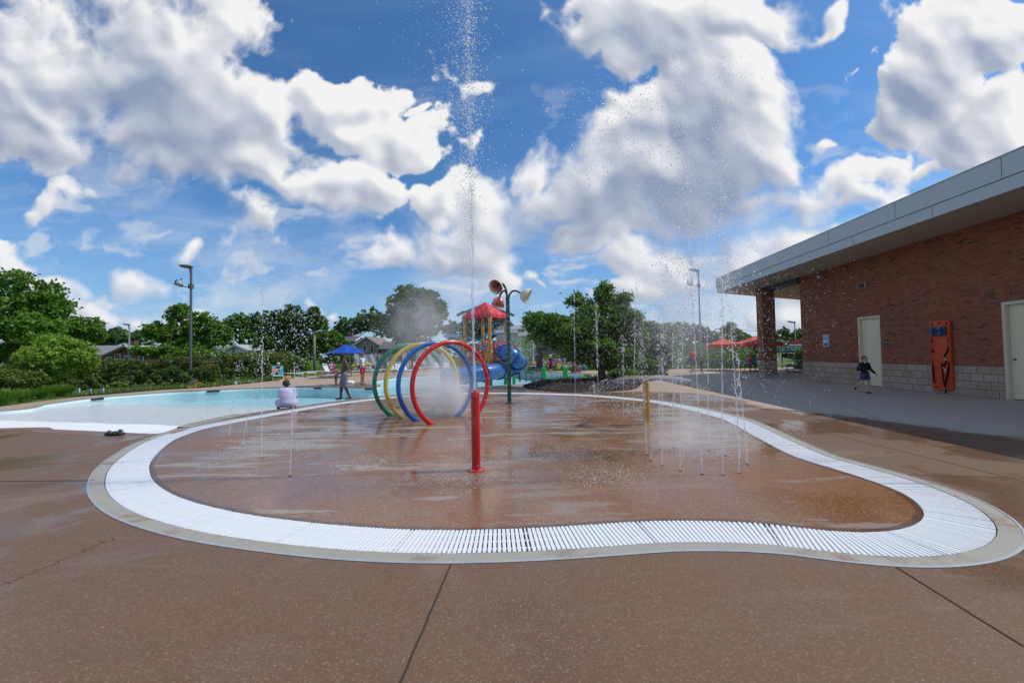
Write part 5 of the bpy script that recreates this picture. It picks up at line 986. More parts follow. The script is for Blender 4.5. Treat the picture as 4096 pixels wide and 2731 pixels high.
fc = fence('chain_link_fence', 'black fence hung with pale windscreen sheets behind the hoops', cf, 1.85, cf[1:-1]+[G2(1755, 1476)], wires=.16)
q = MB(); aa = [G2(1418, 1485.5), G2(1510, 1482.5), G2(1607, 1480.5), G2(1708, 1477.5), G2(1800, 1474.5)]
for a, b in zip(aa, aa[1:]):
    for k in range(10):
        for j in range(6):
            def tp(k, j): s_ = k/10; x, y = a[0]+(b[0]-a[0])*s_, a[1]+(b[1]-a[1])*s_; return (x, y-.06+.05*math.sin(k*1.9+j*.9)+.03*math.sin(k*3.1-j*2), .18+(1.78-.10*math.sin(math.pi*s_))*j/6-.0)
            q.add([tp(k, j), tp(k+1, j), tp(k+1, j+1), tp(k, j+1)], [(0, 1, 2, 3)])
q.build('windscreen_sheet', mat('pale_tarp', (.50, .53, .56), .65, var=.1, scale=.8), fc, smooth=True)
rf = [(1.0, 42), (4.5, 41), (8.2, 38.5), (12, 37.5), G2(2800, 1474), G2(2950, 1474), G2(3130, 1474), G2(3260, 1473)]
fence('chain_link_fence', 'black chain link fence behind the picnic tables and the red umbrellas', rf, 1.95, rf[2:7]+[G2(2870, 1474), G2(3040, 1474), (6.4, 39.6)], wires=.15)
# ================================================================== lamps, poles, houses, structures
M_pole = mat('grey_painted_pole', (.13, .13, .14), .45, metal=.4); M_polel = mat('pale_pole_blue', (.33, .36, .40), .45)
def lamp(lab, x, ybase, ytop, Y, r, mt, flood=None, base=True, z0=None, head=1.0, grp=None):
    p = at(x, ybase, Y); z0 = (gz(p.x, p.y) if z0 is None else z0); zt3 = at(x, ytop, Y).z; o = thing('lamp_post', lab, 'lamp post', (p.x, p.y, z0), grp)
    q = MB(); q.tube([(p.x, p.y, z0), (p.x, p.y, zt3)], [r, r*.72], 14); q.build('pole', mt, o, smooth=True, auto=50)
    L = .75*head; q = MB(); c = Vector((p.x-L*.42, p.y, zt3+.02)); q.ell(c, (L*.62, L*.26, .10*head), 14, 8, Matrix.Rotation(.10, 3, 'Y')); q.build('lamp_head', mt, o, smooth=True)
    q = MB(); q.ell(c-Vector((.02, 0, .055*head)), (L*.46, L*.18, .07*head), 12, 6, Matrix.Rotation(.10, 3, 'Y')); q.build('lens', mat('lamp_lens', (.45, .45, .40), .2), o, smooth=True)
    q = MB(); q.tube(bez([(p.x, p.y, zt3-.5*head), (p.x-.04, p.y, zt3-.25*head), (p.x-.12, p.y, zt3-.06)], 5), [r*.8]*11, 8); q.build('neck', mt, o, smooth=True)
    if flood:
        fz = at(x, flood, Y).z; q = MB(); q.tube(bez([(p.x, p.y, fz), (p.x-.35, p.y-.03, fz-.02), (p.x-.55, p.y-.05, fz+.08)], 5), .03, 8); q.box((p.x, p.y, fz), (r*2.6, r*2.6, .28)); q.build('side_arm', mt, o)
        q = MB(); q.box((p.x-.72, p.y-.08, fz+.12), (.38, .30, .16), M=Matrix.Rotation(.42, 3, 'Y')); q.build('floodlight', mat('flood_grey', (.25, .24, .22), .4), o); q = MB(); q.cyl((p.x-.62, p.y-.08, fz+.2), (p.x-.58, p.y-.08, fz+.42), .10, .05); q.build('sensor_cap', M_white, o)
        q = MB(); q.tube(bez([(p.x-.85, p.y-.08, fz+.2), (p.x-.9, p.y-.08, fz+.36), (p.x-.78, p.y-.08, fz+.40)], 4), .035, 6); q.cyl((p.x-.57, p.y-.08, fz+.42), (p.x-.57, p.y-.08, fz+.5), .04); q.build('bracket', M_black, o)
    if base: q = MB(); q.lathe((p.x, p.y, z0), [(.36, -.1), (.34, .35), (.26, .62), (r, .66)], 16); q.build('concrete_footing', mat('dark_footing', (.10, .09, .085), .9, bump=.3), o, smooth=True, auto=40)
    return o
lamp('tall dark grey lamp post with a side floodlight above the hedge', 762, 1532, 1066, 26.4, .085, M_pole, flood=1146)
lamp('tall grey lamp post with side floodlight seen through the spray', 2806, 1484, 1080, 33, .075, M_polel, flood=1142, base=False, z0=0)  # paler pole colour paints in the fogging of the spray
lamp('short pale lamp post behind the hedge near the brick gable house', 516, 1445, 1297, 44, .09, M_polel, base=False, head=.9, z0=-.1)
lamp('slim blue grey highway lamp post between the pillar and the building', 3185, 1450, 1287, 70, .10, M_polel, base=False, head=1.6, z0=-6)
M_wood = mat('grey_utility_wood', (.22, .19, .16), .85, bump=.2)
for (x, yt, Y, lab, tr_) in [(934, 1332, 62, 'wooden utility pole with a transformer beside the white garage', 1), (1258, 1340, 48, 'bare weathered utility pole behind the windscreen fence', 0), (2893, 1312, 75, 'utility pole with a crossarm behind the red umbrellas', 2)]:
    p = at(x, 1430, Y); zt3 = at(x, yt, Y).z; o = thing('utility_pole', lab, 'utility pole', (p.x, p.y, 0)); q = MB(); q.tube([(p.x, p.y, -.3), (p.x, p.y, zt3)], [.16, .11], 10); q.build('pole', M_wood, o, smooth=True)
    if tr_ == 1: q = MB(); q.lathe((p.x+.42, p.y, zt3-2.3), [(.001, 0), (.24, 0), (.24, .75), (.12, .85), (.001, .85)], 12); q.build('transformer', mat('transformer_grey', (.5, .52, .54), .4), o)
    if tr_ == 2: q = MB(); q.bar((p.x-1.4, p.y, zt3-.1), (p.x+1.4, p.y, zt3-.1), .1); q.build('crossarm', M_wood, o)
w0 = MB()
for (a, b, sag) in [(at(2893, 1314, 75), at(3420, 1292, 75), .8), (at(2893, 1314, 75), at(3420, 1320, 75), .5), (at(2893, 1314, 75), at(2600, 1320, 75), .8)]: w0.tube([a.lerp(b, k/12)-Vector((0, 0, sag*4*(k/12)*(1-k/12))) for k in range(13)], .018, 4)
tag(w0.build('overhead_wires', M_black), 'thin overhead wires crossing the sky behind the brick pillar', 'wires')
def house(lab, xa, xb, Y, y_eave, y_ridge, wall, roof, rot=0.0, depth=7, gable=False, wins=(), chim=None, trim=None, zb_=None, cat='house', name='house', over=.35, base_c=None):
    c = at((xa+xb)/2, y_eave, Y); Wd = (xb-xa)*Y/1707; ze = c.z; zr = at((xa+xb)/2, y_ridge, Y).z; z0 = zb_ if zb_ is not None else gz(c.x, c.y)-.1
    o = thing(name, lab, cat, (c.x, c.y+depth/2, z0)); Rm = Matrix.Rotation(rot, 3, 'Z'); O = Vector((c.x, c.y+depth/2*math.cos(rot), 0))
    def T(x, y, z): return Rm @ Vector((x, y, 0)) + O + Vector((0, 0, z))
    h = Wd/2; dd = depth/2; q = MB(); F = lambda *p: [T(*k) for k in p]
    if gable:   # gable end faces the camera, ridge runs away
        q.add(F((-h, -dd, z0), (h, -dd, z0), (h, -dd, ze), (0, -dd, zr-.05), (-h, -dd, ze), (-h, dd, z0), (h, dd, z0), (h, dd, ze), (0, dd, zr-.05), (-h, dd, ze)), [(0, 1, 2, 3, 4), (9, 8, 7, 6, 5), (1, 6, 7, 2), (5, 0, 4, 9), (2, 7, 8, 3), (3, 8, 9, 4)]); q.build('wall', wall, o)
        sl_ = (zr-ze)/h; ov = over; q = MB()
        for s_ in (-1, 1): q.prism(F((s_*(h+ov), -dd-ov, ze-sl_*ov), (0, -dd-ov, zr), (0, dd+ov, zr), (s_*(h+ov), dd+ov, ze-sl_*ov)), (0, 0, .14))
        q.build('roof', roof, o)
        if trim:
            for s_ in (-1, 1): q = MB(); q.bar(T(s_*(h+ov), -dd-ov-.03, ze-sl_*ov), T(0, -dd-ov-.03, zr), .08, .18); q.build('barge_board', trim, o)
    else:
        q.add(F((-h, -dd, z0), (h, -dd, z0), (h, dd, z0), (-h, dd, z0), (-h, -dd, ze), (h, -dd, ze), (h, dd, ze), (-h, dd, ze), (h, 0, zr-.05), (-h, 0, zr-.05)), [(0, 1, 5, 4), (1, 2, 6, 8, 5), (2, 3, 7, 6), (3, 0, 4, 9, 7), (4, 5, 8, 9), (6, 7, 9, 8)]); q.build('wall', wall, o)
        sl_ = (zr-ze)/dd; ov = over; q = MB()
        for s_ in (-1, 1): q.prism(F((-h-ov, s_*(dd+ov), ze-sl_*ov), (h+ov, s_*(dd+ov), ze-sl_*ov), (h+ov, 0, zr), (-h-ov, 0, zr)), (0, 0, .14))
        rf_ = q.build('roof', roof, o)
        if trim: q = MB(); q.bar(T(-h-ov, -dd-ov-.04, ze-sl_*ov+.05), T(h+ov, -dd-ov-.04, ze-sl_*ov+.05), .10, .16); [q.bar(T(h+ov+.03, s_*(dd+ov), ze-sl_*ov+.03), T(h+ov+.03, 0, zr+.03), .08, .2) for s_ in (-1, 1)]; q.build('barge_board', trim, o)
    for (u0, v0_, u1, v1_) in wins:
        def wp(u, v_): return (-h+2*h*u, z0+(ze-z0)*v_)
        (xa_, za), (xb_, zb2) = wp(u0, v0_), wp(u1, v1_)
        q = MB(); q.prism(F((xa_-.08, -dd-.05, za-.08), (xb_+.08, -dd-.05, za-.08), (xb_+.08, -dd-.05, zb2+.08), (xa_-.08, -dd-.05, zb2+.08)), Rm @ Vector((0, .05, 0))); wf = q.build('window', M_white, o)
        q = MB(); q.prism(F((xa_, -dd-.07, za), (xb_, -dd-.07, za), (xb_, -dd-.07, zb2), (xa_, -dd-.07, zb2)), Rm @ Vector((0, .02, 0))); q.build('pane', mat('dark_window_glass', (.02, .025, .03), .1), wf)
    if chim: cx, cw, ct, mt_ = chim; q = MB(); zt3 = at(0, 0, 1).z if 0 else ct; q.box(T(-h+2*h*cx, 0, (ze+ct)/2), (cw, cw, ct-ze+.6)); q.box(T(-h+2*h*cx, 0, ct+.32), (cw*1.2, cw*1.2, .12)); q.build('chimney', mt_, o)
    return o
M_hb = mat('house_brick', (.22, .085, .06), .9, var=.25, scale=12); M_rg = mat('grey_shingles', (.20, .21, .22), .9, var=.15, scale=8); M_rd = mat('dark_shingles', (.10, .095, .10), .9, var=.2, scale=6); M_rb = mat('brown_shingles', (.22, .16, .14), .9, var=.15, scale=8)
M_tw = mat('tan_siding', (.30, .25, .20), .8, var=.1, scale=6); M_ws = mat('white_siding', (.72, .74, .76), .6, var=.04); M_rl = mat('pale_green_grey_roof', (.36, .40, .38), .8, var=.1)
house('low brick house with a grey hip roof and white trim at the far left', 300, 440, 60, 1415, 1383, M_hb, M_rg, rot=.25, depth=7, wins=[(.32, .55, .5, .85), (.7, .5, .8, .8)], trim=M_white, chim=(.98, .7, at(450, 1372, 62).z, M_hb))
house('brick house with a wide dark gable, second from the left', 452, 575, 56, 1412, 1386, M_hb, M_rl, rot=0, depth=12, gable=True, wins=[(.07, .45, .23, .95), (.40, .42, .56, .86), (.86, .6, .98, .95)], trim=M_rb, over=.7)
house('white garage with a shallow gable beside the utility pole', 908, 985, 62, 1398, 1381, M_ws, M_rl, depth=7, gable=True, wins=[(.55, .3, .78, .75)], cat='garage', name='garage', trim=M_white)
house('small dark roofed house with a white porch behind the blue umbrella', 1372, 1416, 78, 1362, 1344, mat('grey_wall', (.30, .30, .31), .8), M_rd, depth=6, trim=M_white, chim=(.15, .7, at(1380, 1336, 80).z, M_hb))
house('tan gabled house with two windows above the blue umbrella', 1422, 1512, 70, 1376, 1347, M_tw, M_rb, depth=9, gable=True, wins=[(.36, .66, .46, .95), (.68, .66, .78, .95)], trim=M_white)
house('low dark house behind the windscreen, right of the tan gable', 1520, 1600, 68, 1395, 1368, mat('dark_siding', (.10, .11, .12), .8), M_rd, depth=6)
house('grey roofed white house behind the top of the round tree', 1600, 1700, 90, 1370, 1350, M_ws, M_rg, depth=6)
house('large tan house with a broad grey roof on the rise beyond the play tower', 2010, 2106, 88, 1318, 1298, M_tw, M_rg, rot=-.1, depth=9, zb_=3.5)
house('beige house with a pale wall directly behind the water arch', 1985, 2065, 80, 1334, 1318, mat('beige_wall', (.50, .45, .36), .8), M_rg, depth=7, zb_=3.2)
house('white clapboard house with a grey roof left of the maple crown', 2080, 2136, 76, 1344, 1326, M_ws, M_rg, depth=6, wins=[(.50, .45, .62, .95)], zb_=3.4)
house('small far white house above the green signs', 3122, 3138, 300, 1368, 1358, M_ws, M_rg, depth=6, gable=True, zb_=3)
# tall wooden frame seen from behind, left of the maple
M_dw = mat('dark_weathered_wood', (.075, .06, .05), .85, var=.2, scale=5, bump=.3); M_gp = mat('grey_weathered_panel', (.20, .185, .18), .85, var=.15, scale=2)
wf_ = thing('wooden_board_frame', 'back of a large weathered wooden sign board on dark posts, behind the maple', 'sign frame', at(2160, 1456, 42)); WY = 42
for x, w_ in ((2152, .34), (2165, .30), (2250, .42), (2345, .36)): p = at(x, 1460, WY); q = MB(); q.box((p.x, p.y, (at(x, 1320 if x < 2160 else 1390, WY).z-.2)/2), (w_, w_, at(x, 1320 if x < 2160 else 1390, WY).z+.2)); q.build('frame_post', M_dw, wf_)
a, b = at(2166, 1417, WY), at(2400, 1414, WY); q = MB(); q.box(((a.x+b.x)/2, a.y-.25, at(2200, 1404, WY).z), (b.x-a.x, .12, .58)); q.box(((a.x+b.x)/2, a.y+.1, at(2200, 1382, WY).z), (b.x-a.x, .12, .75)); q.build('board_panel', M_gp, wf_)
q = MB(); q.bar(at(2168, 1400, WY-.4), at(2200, 1384, WY-.4), .16); q.bar(at(2248, 1420, WY-.4), at(2222, 1388, WY-.4), .18); q.bar(at(2166, 1391, WY-.35), at(2330, 1391, WY-.35), .12); q.build('brace', M_dw, wf_)
q = MB(); [q.bar(at(2141, y, WY-.5), at(2151, y, WY-.5), .05) for y in range(1330, 1418, 7)]; q.bar(at(2141, 1325, WY-.5), at(2144, 1418, WY-.5), .06); q.bar(at(2140, 1418, WY-.5), at(2160, 1418, WY-.5), .3, .12); q.build('ladder', M_gp, wf_)
# small white slatted garden lights
for (x, y, lab) in [(311, 1572, 'leftmost small white slatted garden light, partly hidden by grass'), (357, 1577, 'middle small white slatted garden light by the bed edge'), (407, 1574, 'rightmost small white slatted garden light by the bed edge')]:
    p = G(x, y); o = thing('garden_light', lab, 'garden light', p, 'white slatted garden lights'); h_ = .26; 
    for k in (-1, 0, 1): q = MB(); q.box((p.x+k*.075, p.y, h_/2+.02), (.045, .05, h_)); q.build('slat', M_white, o)
    q = MB(); q.box((p.x, p.y, h_+.05), (.26, .16, .03)); q.box((p.x, p.y+.06, h_/2), (.2, .03, h_)); q.build('cap', M_black, o)
# ================================================================== loungers
M_sling = mat('white_sling', (.70, .72, .76), .6, var=.04); M_lf = mat('white_tube', (.80, .80, .80), .3, var=.02); M_stripe = mat('navy_stripe', (.03, .07, .30), .6)
def make_lounger(up, sling=M_sling, stripe=True):
    o = thing('sun_lounger', 'x', 'sun lounger'); Lh = .72; z0 = .37; a = R_(up); hx = .31
    hd = Vector((0, .28+Lh*math.cos(a), z0+Lh*math.sin(a)))
    q = MB()
    for s_ in (-1, 1): q.tube(bez([(s_*hx, -1.0, z0-.02), (s_*hx, -.9, z0), (s_*hx, .3, z0), (s_*hx, .95, z0)], 4), .017, 8)
    q.cyl((-hx, -1.0, z0-.02), (hx, -1.0, z0-.02), .017); q.cyl((-hx, .95, z0), (hx, .95, z0), .017); q.build('frame', M_lf, o, smooth=True, auto=50)
    for y, dx in ((-.78, -.08), (.62, .08)):
        for s_ in (-1, 1): q = MB(); q.tube(bez([(s_*hx, y, z0), (s_*(hx+.02), y+dx*.3, z0-.06), (s_*(hx+.03), y+dx, .0)], 4), .016, 8); q.build('leg', M_lf, o, smooth=True)
    q = MB(); q.cyl((-hx-.03, -.86, .02), (hx+.03, -.86, .02), .014); q.build('floor_bar', M_lf, o, smooth=True, auto=50)
    q = MB()
    for k in range(17): y = -.96+k*.074; q.box((0, y, z0+.004), (hx*2, .062, .012))
    q.build('seat_sling', sling, o); q = MB(); M = Matrix.Rotation(a, 3, 'X')
    for k in range(9): q.box(Vector((0, .30, z0+.012)) + M @ Vector((0, .05+k*.074, 0)), (hx*2-.02, .062, .012), M=M)
    bk = q.build('backrest', sling, o)
    q = MB(); q.tube([Vector((-hx+.02, .28, z0+.01)), Vector((-hx+.02, .28, z0+.01))+M @ Vector((0, Lh-.03, 0)), Vector((-hx+.05, .28, z0+.01))+M @ Vector((0, Lh, 0)), Vector((hx-.05, .28, z0+.01))+M @ Vector((0, Lh, 0)), Vector((hx-.02, .28, z0+.01))+M @ Vector((0, Lh-.03, 0)), Vector((hx-.02, .28, z0+.01))], .016, 8); q.build('backrest_frame', M_lf, bk, smooth=True)
    if up > 12:
        for s_ in (-1, 1): q = MB(); q.cyl((s_*(hx-.04), .85, z0), Vector((s_*(hx-.04), .30, z0))+M @ Vector((0, .45, 0)), .012); q.build('backrest_prop', M_lf, bk)
    if stripe: q = MB(); q.box(Vector((0, .30, z0+.021)) + M @ Vector((0, Lh-.12, 0)), (hx*2-.03, .09, .014), M=M); q.box(Vector((0, .30, z0+.002)) + M @ Vector((0, Lh-.12, -.01)), (hx*2-.03, .09, .014), M=M); q.build('stripe', M_stripe, bk)
    return o
M_beige = mat('beige_sling', (.52, .47, .38), .6, var=.05)
protos = {}
def lounger(x, y, rot, up, lab, kind='w', s=1.0):
    k = (up, kind)
    if k not in protos: o = protos[k] = make_lounger(up, M_sling if kind == 'w' else M_beige)
    else: o = copy_tree(protos[k])
    p = G(x, y); o.location = (p.x, p.y, .004); o.rotation_euler = (0, 0, R_(rot)); o.scale = (s, s, s); tag(o, lab, 'sun lounger', 'white sun loungers on the pool deck'); return p
l1 = lounger(1112, 1521, 205-180+5, 58, 'lounger draped in teal, holding the reader in the white hat')
lounger(1168, 1512, 62, 0, 'flat empty lounger next to the hatted reader, with items beneath'); lounger(1229, 1507, 48, 0, 'flat empty lounger, second right of the hatted reader'); lounger(1275, 1502, 70, 0, 'flat empty lounger just left of the seated woman in the swimsuit')
l5 = lounger(1322, 1503, 75, 62, 'upright lounger holding the seated woman with the drink'); lounger(1452, 1501, -62, 55, 'upright lounger behind the lifeguard'); lounger(1478, 1500, -70, 0, 'flat lounger to the right of the lifeguard'); lounger(1527, 1494, 80, 0, 'flat lounger with the toddler in pink on it')
lounger(1568, 1491, 30, 60, 'upright lounger seen just inside the yellow hoop'); lounger(1592, 1489, 15, 60, 'upright lounger partly behind the blue hoop'); l_t = lounger(1612, 1497, 60, 12, 'lounger heaped with a white towel inside the red hoop')
lounger(1668, 1486, 20, 64, 'upright lounger to the left of the mist, behind the red hoop'); lounger(1708, 1484, 70, 0, 'flat lounger behind the mist inside the hoops'); lounger(1752, 1482, 15, 62, 'upright lounger seen through the green hoop on its left'); lounger(1787, 1482, 10, 62, 'upright lounger seen through the green hoop on its right')
l_or = lounger(2150, 1478, -40, 62, 'white lounger with an orange towel beside the pale grey pole'); lounger(2112, 1475, 75, 0, 'flat lounger behind the climbing net')
lounger(2222, 1476, 160, 60, 'beige lounger farthest left of the maple group, with the woman in grey', 'b'); lounger(2252, 1479, 168, 60, 'beige lounger seen from behind in front of the pale pole', 'b'); lounger(2243, 1473, 160, 60, 'beige lounger at the back of the group under the maple', 'b'); lounger(2284, 1473, 170, 60, 'beige lounger at the back, right of the pale pole', 'b'); lounger(2298, 1481, 100, 60, 'lounger beside the couple in maroon towels', 'b')
lounger(2345, 1473, -55, 35, 'white lounger half raised under the low maple branches'); lounger(2372, 1475, 60, 0, 'flat white lounger behind the maple trunk'); lounger(2566, 1476, 200, 62, 'single lounger standing alone amid the shrubs right of the maple', 'b', 1.0)
# towels and belongings
def cloth(name, lab, c, sx, sy, rot, mt, cat='towel', hgt=.05, drop=.0):
    q = MB(); n_ = 9; vs = []
    for i in range(n_):
        for j in range(n_): u_, v_ = i/(n_-1)-.5, j/(n_-1)-.5; e = max(abs(u_), abs(v_))*2; vs.append((c[0]+(u_*sx*math.cos(rot)-v_*sy*math.sin(rot)), c[1]+(u_*sx*math.sin(rot)+v_*sy*math.cos(rot)), c[2]+hgt*(math.sin(i*2.1+j)*.35+math.cos(j*1.7-i*.6)*.35+.7)*(1-e**3)-drop*max(0, e-.6)))
    q.add(vs, [(i*n_+j, i*n_+j+1, (i+1)*n_+j+1, (i+1)*n_+j) for i in range(n_-1) for j in range(n_-1)]); o = q.build(name, mt, smooth=True); so_ = o.modifiers.new('Solidify', 'SOLIDIFY'); so_.thickness = .012; return tag(o, lab, cat)
M_tl = mat('teal_towel', (.01, .33, .40), .9, var=.1)
p = G(1112, 1521); ca, sa = math.cos(R_(30)), math.sin(R_(30)); bk = Vector((p.x-.50*sa, p.y+.50*ca, 0))
q = MB(); Mx = Matrix.Rotation(R_(30), 3, 'Z') @ Matrix.Rotation(R_(58), 3, 'X'); q.box(Vector((p.x, p.y, 0))+Matrix.Rotation(R_(30), 3, 'Z') @ Vector((0, .30, .40)) + Mx @ Vector((0, .36, .03)), (.70, .74, .02), M=Mx); q.box(Vector((p.x, p.y, .395))+Matrix.Rotation(R_(30), 3, 'Z') @ Vector((0, -.25, 0)), (.70, 1.0, .02), R_(30)); q.box(Vector((p.x, p.y, .2))+Matrix.Rotation(R_(30), 3, 'Z') @ Vector((-.36, -.3, 0)), (.02, .5, .4), R_(30)); tag(q.build('towel', M_tl), 'teal towel spread over the lounger of the hatted reader', 'towel')
cloth('towel', 'orange towel draped over the raised lounger by the pale pole', G(2147, 1477)+Vector((-.05, -.1, .55)), .6, .9, .7, mat('orange_towel', (.80, .16, .02), .9), drop=.5, hgt=.1)
cloth('towel', 'white towel heaped on the lounger inside the red hoop', G(1612, 1496)+Vector((0, 0, .42)), .8, .9, .3, mat('white_terry', (.72, .74, .76), .9), hgt=.35, drop=.3)
cloth('towel', 'crumpled white towel on the deck behind the shirtless man', G(1400, 1533)+Vector((0, 0, .02)), .5, .35, .2, MATS['white_terry'], hgt=.14)
cloth('bag', 'mustard yellow bag under the first flat lounger', G(1150, 1517)+Vector((0, 0, .05)), .5, .4, .3, mat('mustard_cloth', (.45, .25, .04), .8), 'bag', hgt=.22)
cloth('towel', 'red and white patterned towel on the deck under the maple', G(2305, 1490)+Vector((0, 0, .05)), .9, .5, .1, mat('maroon_towel', (.25, .01, .06), .9, var=.5, scale=8), hgt=.3)
# black pile of shoes by the beach entry
sp0 = G(455, 1741); pl = thing('swim_bag', 'black mesh swim bag lying with shoes at the beach entry', 'bag', sp0); q = MB()
for k in range(9): q.ell((sp0.x-.13+.036*k, sp0.y+.025*math.sin(k*2.3), .035+.012*math.sin(k*3)), (.05, .065, .030+.012*(k % 3)), 10, 6)
q.build('bag_body', mat('black_mesh', (.018, .02, .03), .7, var=.4, scale=30), pl, smooth=True); q = MB(); q.tube(bez([(sp0.x-.12, sp0.y-.02, .06), (sp0.x-.04, sp0.y-.06, .09), (sp0.x+.08, sp0.y-.07, .04), (sp0.x+.14, sp0.y-.02, .07)], 6), .005, 6); q.build('drawstring', mat('grey_cord', (.25, .22, .22), .8), pl)
for (dx, dy2, dz, col, lab, nm) in [(.10, .05, .085, (.03, .22, .06), 'green sandal on top of the black swim bag', 'sandal'), (.17, .02, .035, (.02, .08, .40), 'blue and red shoe at the right end of the black swim bag', 'shoe'), (-.11, .03, .07, (.45, .05, .02), 'orange red strap shoe on the left of the black swim bag', 'shoe')]:
    c = sp0+Vector((dx, dy2, dz)); o = thing(nm, lab, 'shoe', c); q = MB(); q.ell(c, (.07, .03, .012), 10, 5); q.build('sole', mat('shoe_sole', (.02, .025, .03), .7), o); q = MB(); q.ell(c+Vector((-.012, 0, .015)), (.04, .028, .018), 10, 5); q.build('upper', mat(nm+lab[:4], col, .6), o)
# ================================================================== umbrellas
def umbrella(lab, x, yap, wpx, Y, zrim, mt, n=8, rot=.2, grp='red canopies over the picnic tables', pole=M_steel, zap=None, z0=0, val=.0, cat='umbrella', square=False):
    p = at(x, yap, Y); R1 = wpx*Y/1707/2; o = thing('umbrella', lab, cat, (p.x, p.y, z0), grp); q = MB(); n = 4 if square else n; k_ = 1.30 if square else 1.0
    rim = [Vector((p.x+R1*k_*math.cos(rot+2*math.pi*k/n), p.y+R1*k_*math.sin(rot+2*math.pi*k/n), zrim)) for k in range(n)]; vs = [p]; fs = []
    m1 = 5
    for j in range(1, m1+1):
        f = j/m1
        for k in range(n):
            for h in range(4):
                a, b = rim[k], rim[(k+1) % n]; e = a.lerp(b, h/4); sg_ = .03*math.sin(math.pi*h/4)*f; vs.append(p.lerp(e, f)-Vector((0, 0, .05*R1*math.sin(math.pi*f)+sg_*1.5))+Vector((0, 0, .0)))
    N = n*4
    for k in range(N): fs.append((0, 1+k, 1+(k+1) % N))
    for j in range(m1-1):
        for k in range(N): fs.append((1+j*N+k, 1+(j+1)*N+k, 1+(j+1)*N+(k+1) % N, 1+j*N+(k+1) % N))
    if val: b0_ = len(vs); vs += [Vector(v_)-Vector((0, 0, val)) for v_ in vs[1+(m1-1)*N:1+m1*N]]; fs += [(1+(m1-1)*N+k, 1+(m1-1)*N+(k+1) % N, b0_+(k+1) % N, b0_+k) for k in range(N)]
    q.add(vs, fs); c_ = q.build('canopy', mt, o); so_ = c_.modifiers.new('Solidify', 'SOLIDIFY'); so_.thickness = .012
    for r_ in rim: q = MB(); q.bar(p-Vector((0, 0, .08)), r_-Vector((0, 0, .03)), .018); q.build('rib', pole, o)
    q = MB(); q.cyl((p.x, p.y, z0), p, .028); q.build('pole', pole, o, smooth=True, auto=50); q = MB(); q.lathe((p.x, p.y, z0), [(.001, .07), (.22, .06), (.26, 0)], 16); q.build('base', M_steel, o)
    return o
M_ub = mat('royal_blue_canvas', (.0, .115, .62), .7, var=.05, trans=.35); M_ur = mat('red_orange_canvas', (.86, .13, .075), .7, var=.06, trans=.35); M_wpole = mat('reddish_wood_pole', (.20, .06, .03), .5)
bz_ = at(1383, 1410, 33).z
umbrella('royal blue umbrella in front, over the loungers behind the shirtless man', 1381, 1376, 152, 33, bz_-.02, M_ub, rot=.35, grp='blue umbrellas beside the pool', pole=M_wpole)
umbrella('second royal blue umbrella peeking out behind the first, nearer the lifeguard', 1404, 1380, 116, 35, at(1404, 1403, 35).z, M_ub, rot=.1, grp='blue umbrellas beside the pool', pole=M_wpole)
umbrella('red canopy on the left, over the nearest empty picnic table', 2891, 1352, 128, 33.7, at(2891, 1376, 33.7).z, M_ur, rot=.5, val=.28, square=True)
umbrella('red canopy in the middle, partly hidden by the brick pillar', 3020, 1342, 150, 31, at(3020, 1370, 31).z, M_ur, rot=.72, val=.28, square=True)
umbrella('red canopy on the right, cut off by the corner of the building', 3226, 1343, 108, 30, at(3226, 1367, 30).z, M_ur, rot=.75, val=.1, square=True)
# ================================================================== picnic tables
M_tt = mat('blue_table_plastic', (.015, .075, .30), .4, var=.06)
def picnic(lab, x, y, rot, L=1.8, s=1.0):
    p = G(x, y); o = thing('picnic_table', lab, 'picnic table', p, 'blue picnic tables under the red canopies'); M = Matrix.Rotation(rot, 3, 'Z')
    def T(a, b, c): return p + M @ Vector((a*s, b*s, 0)) + Vector((0, 0, c*s))
    q = MB(); q.box(T(0, 0, .74), (L*s, .76*s, .045*s), rot); q.build('tabletop', M_tt, o)
    for s_ in (-1, 1): q = MB(); q.box(T(0, s_*.68, .45), (L*s, .28*s, .04*s), rot); q.build('bench', M_tt, o)
    for e in (-.62, .62):
        q = MB(); q.tube(bez([T(e, -.78, .43), T(e, -.80, .12), T(e, -.68, .03), T(e, 0, .03), T(e, .68, .03), T(e, .80, .12), T(e, .78, .43)], 5), .028*s, 8); q.tube(bez([T(e, -.22, .03), T(e, -.2, .4), T(e, -.12, .72)], 4), .024*s, 8); q.tube(bez([T(e, .22, .03), T(e, .2, .4), T(e, .12, .72)], 4), .024*s, 8); q.build('leg_frame', M_black, o, smooth=True)
    return o
picnic('empty blue picnic table under the left red canopy', 2885, 1482, .1, 2.6, 1.0); picnic('blue picnic table with the family in swimwear beside the pillar', 3000, 1484, .2, 1.9, 1.0); picnic('blue picnic table cut off by the building corner', 3222, 1488, .15, 1.9, 1.05)
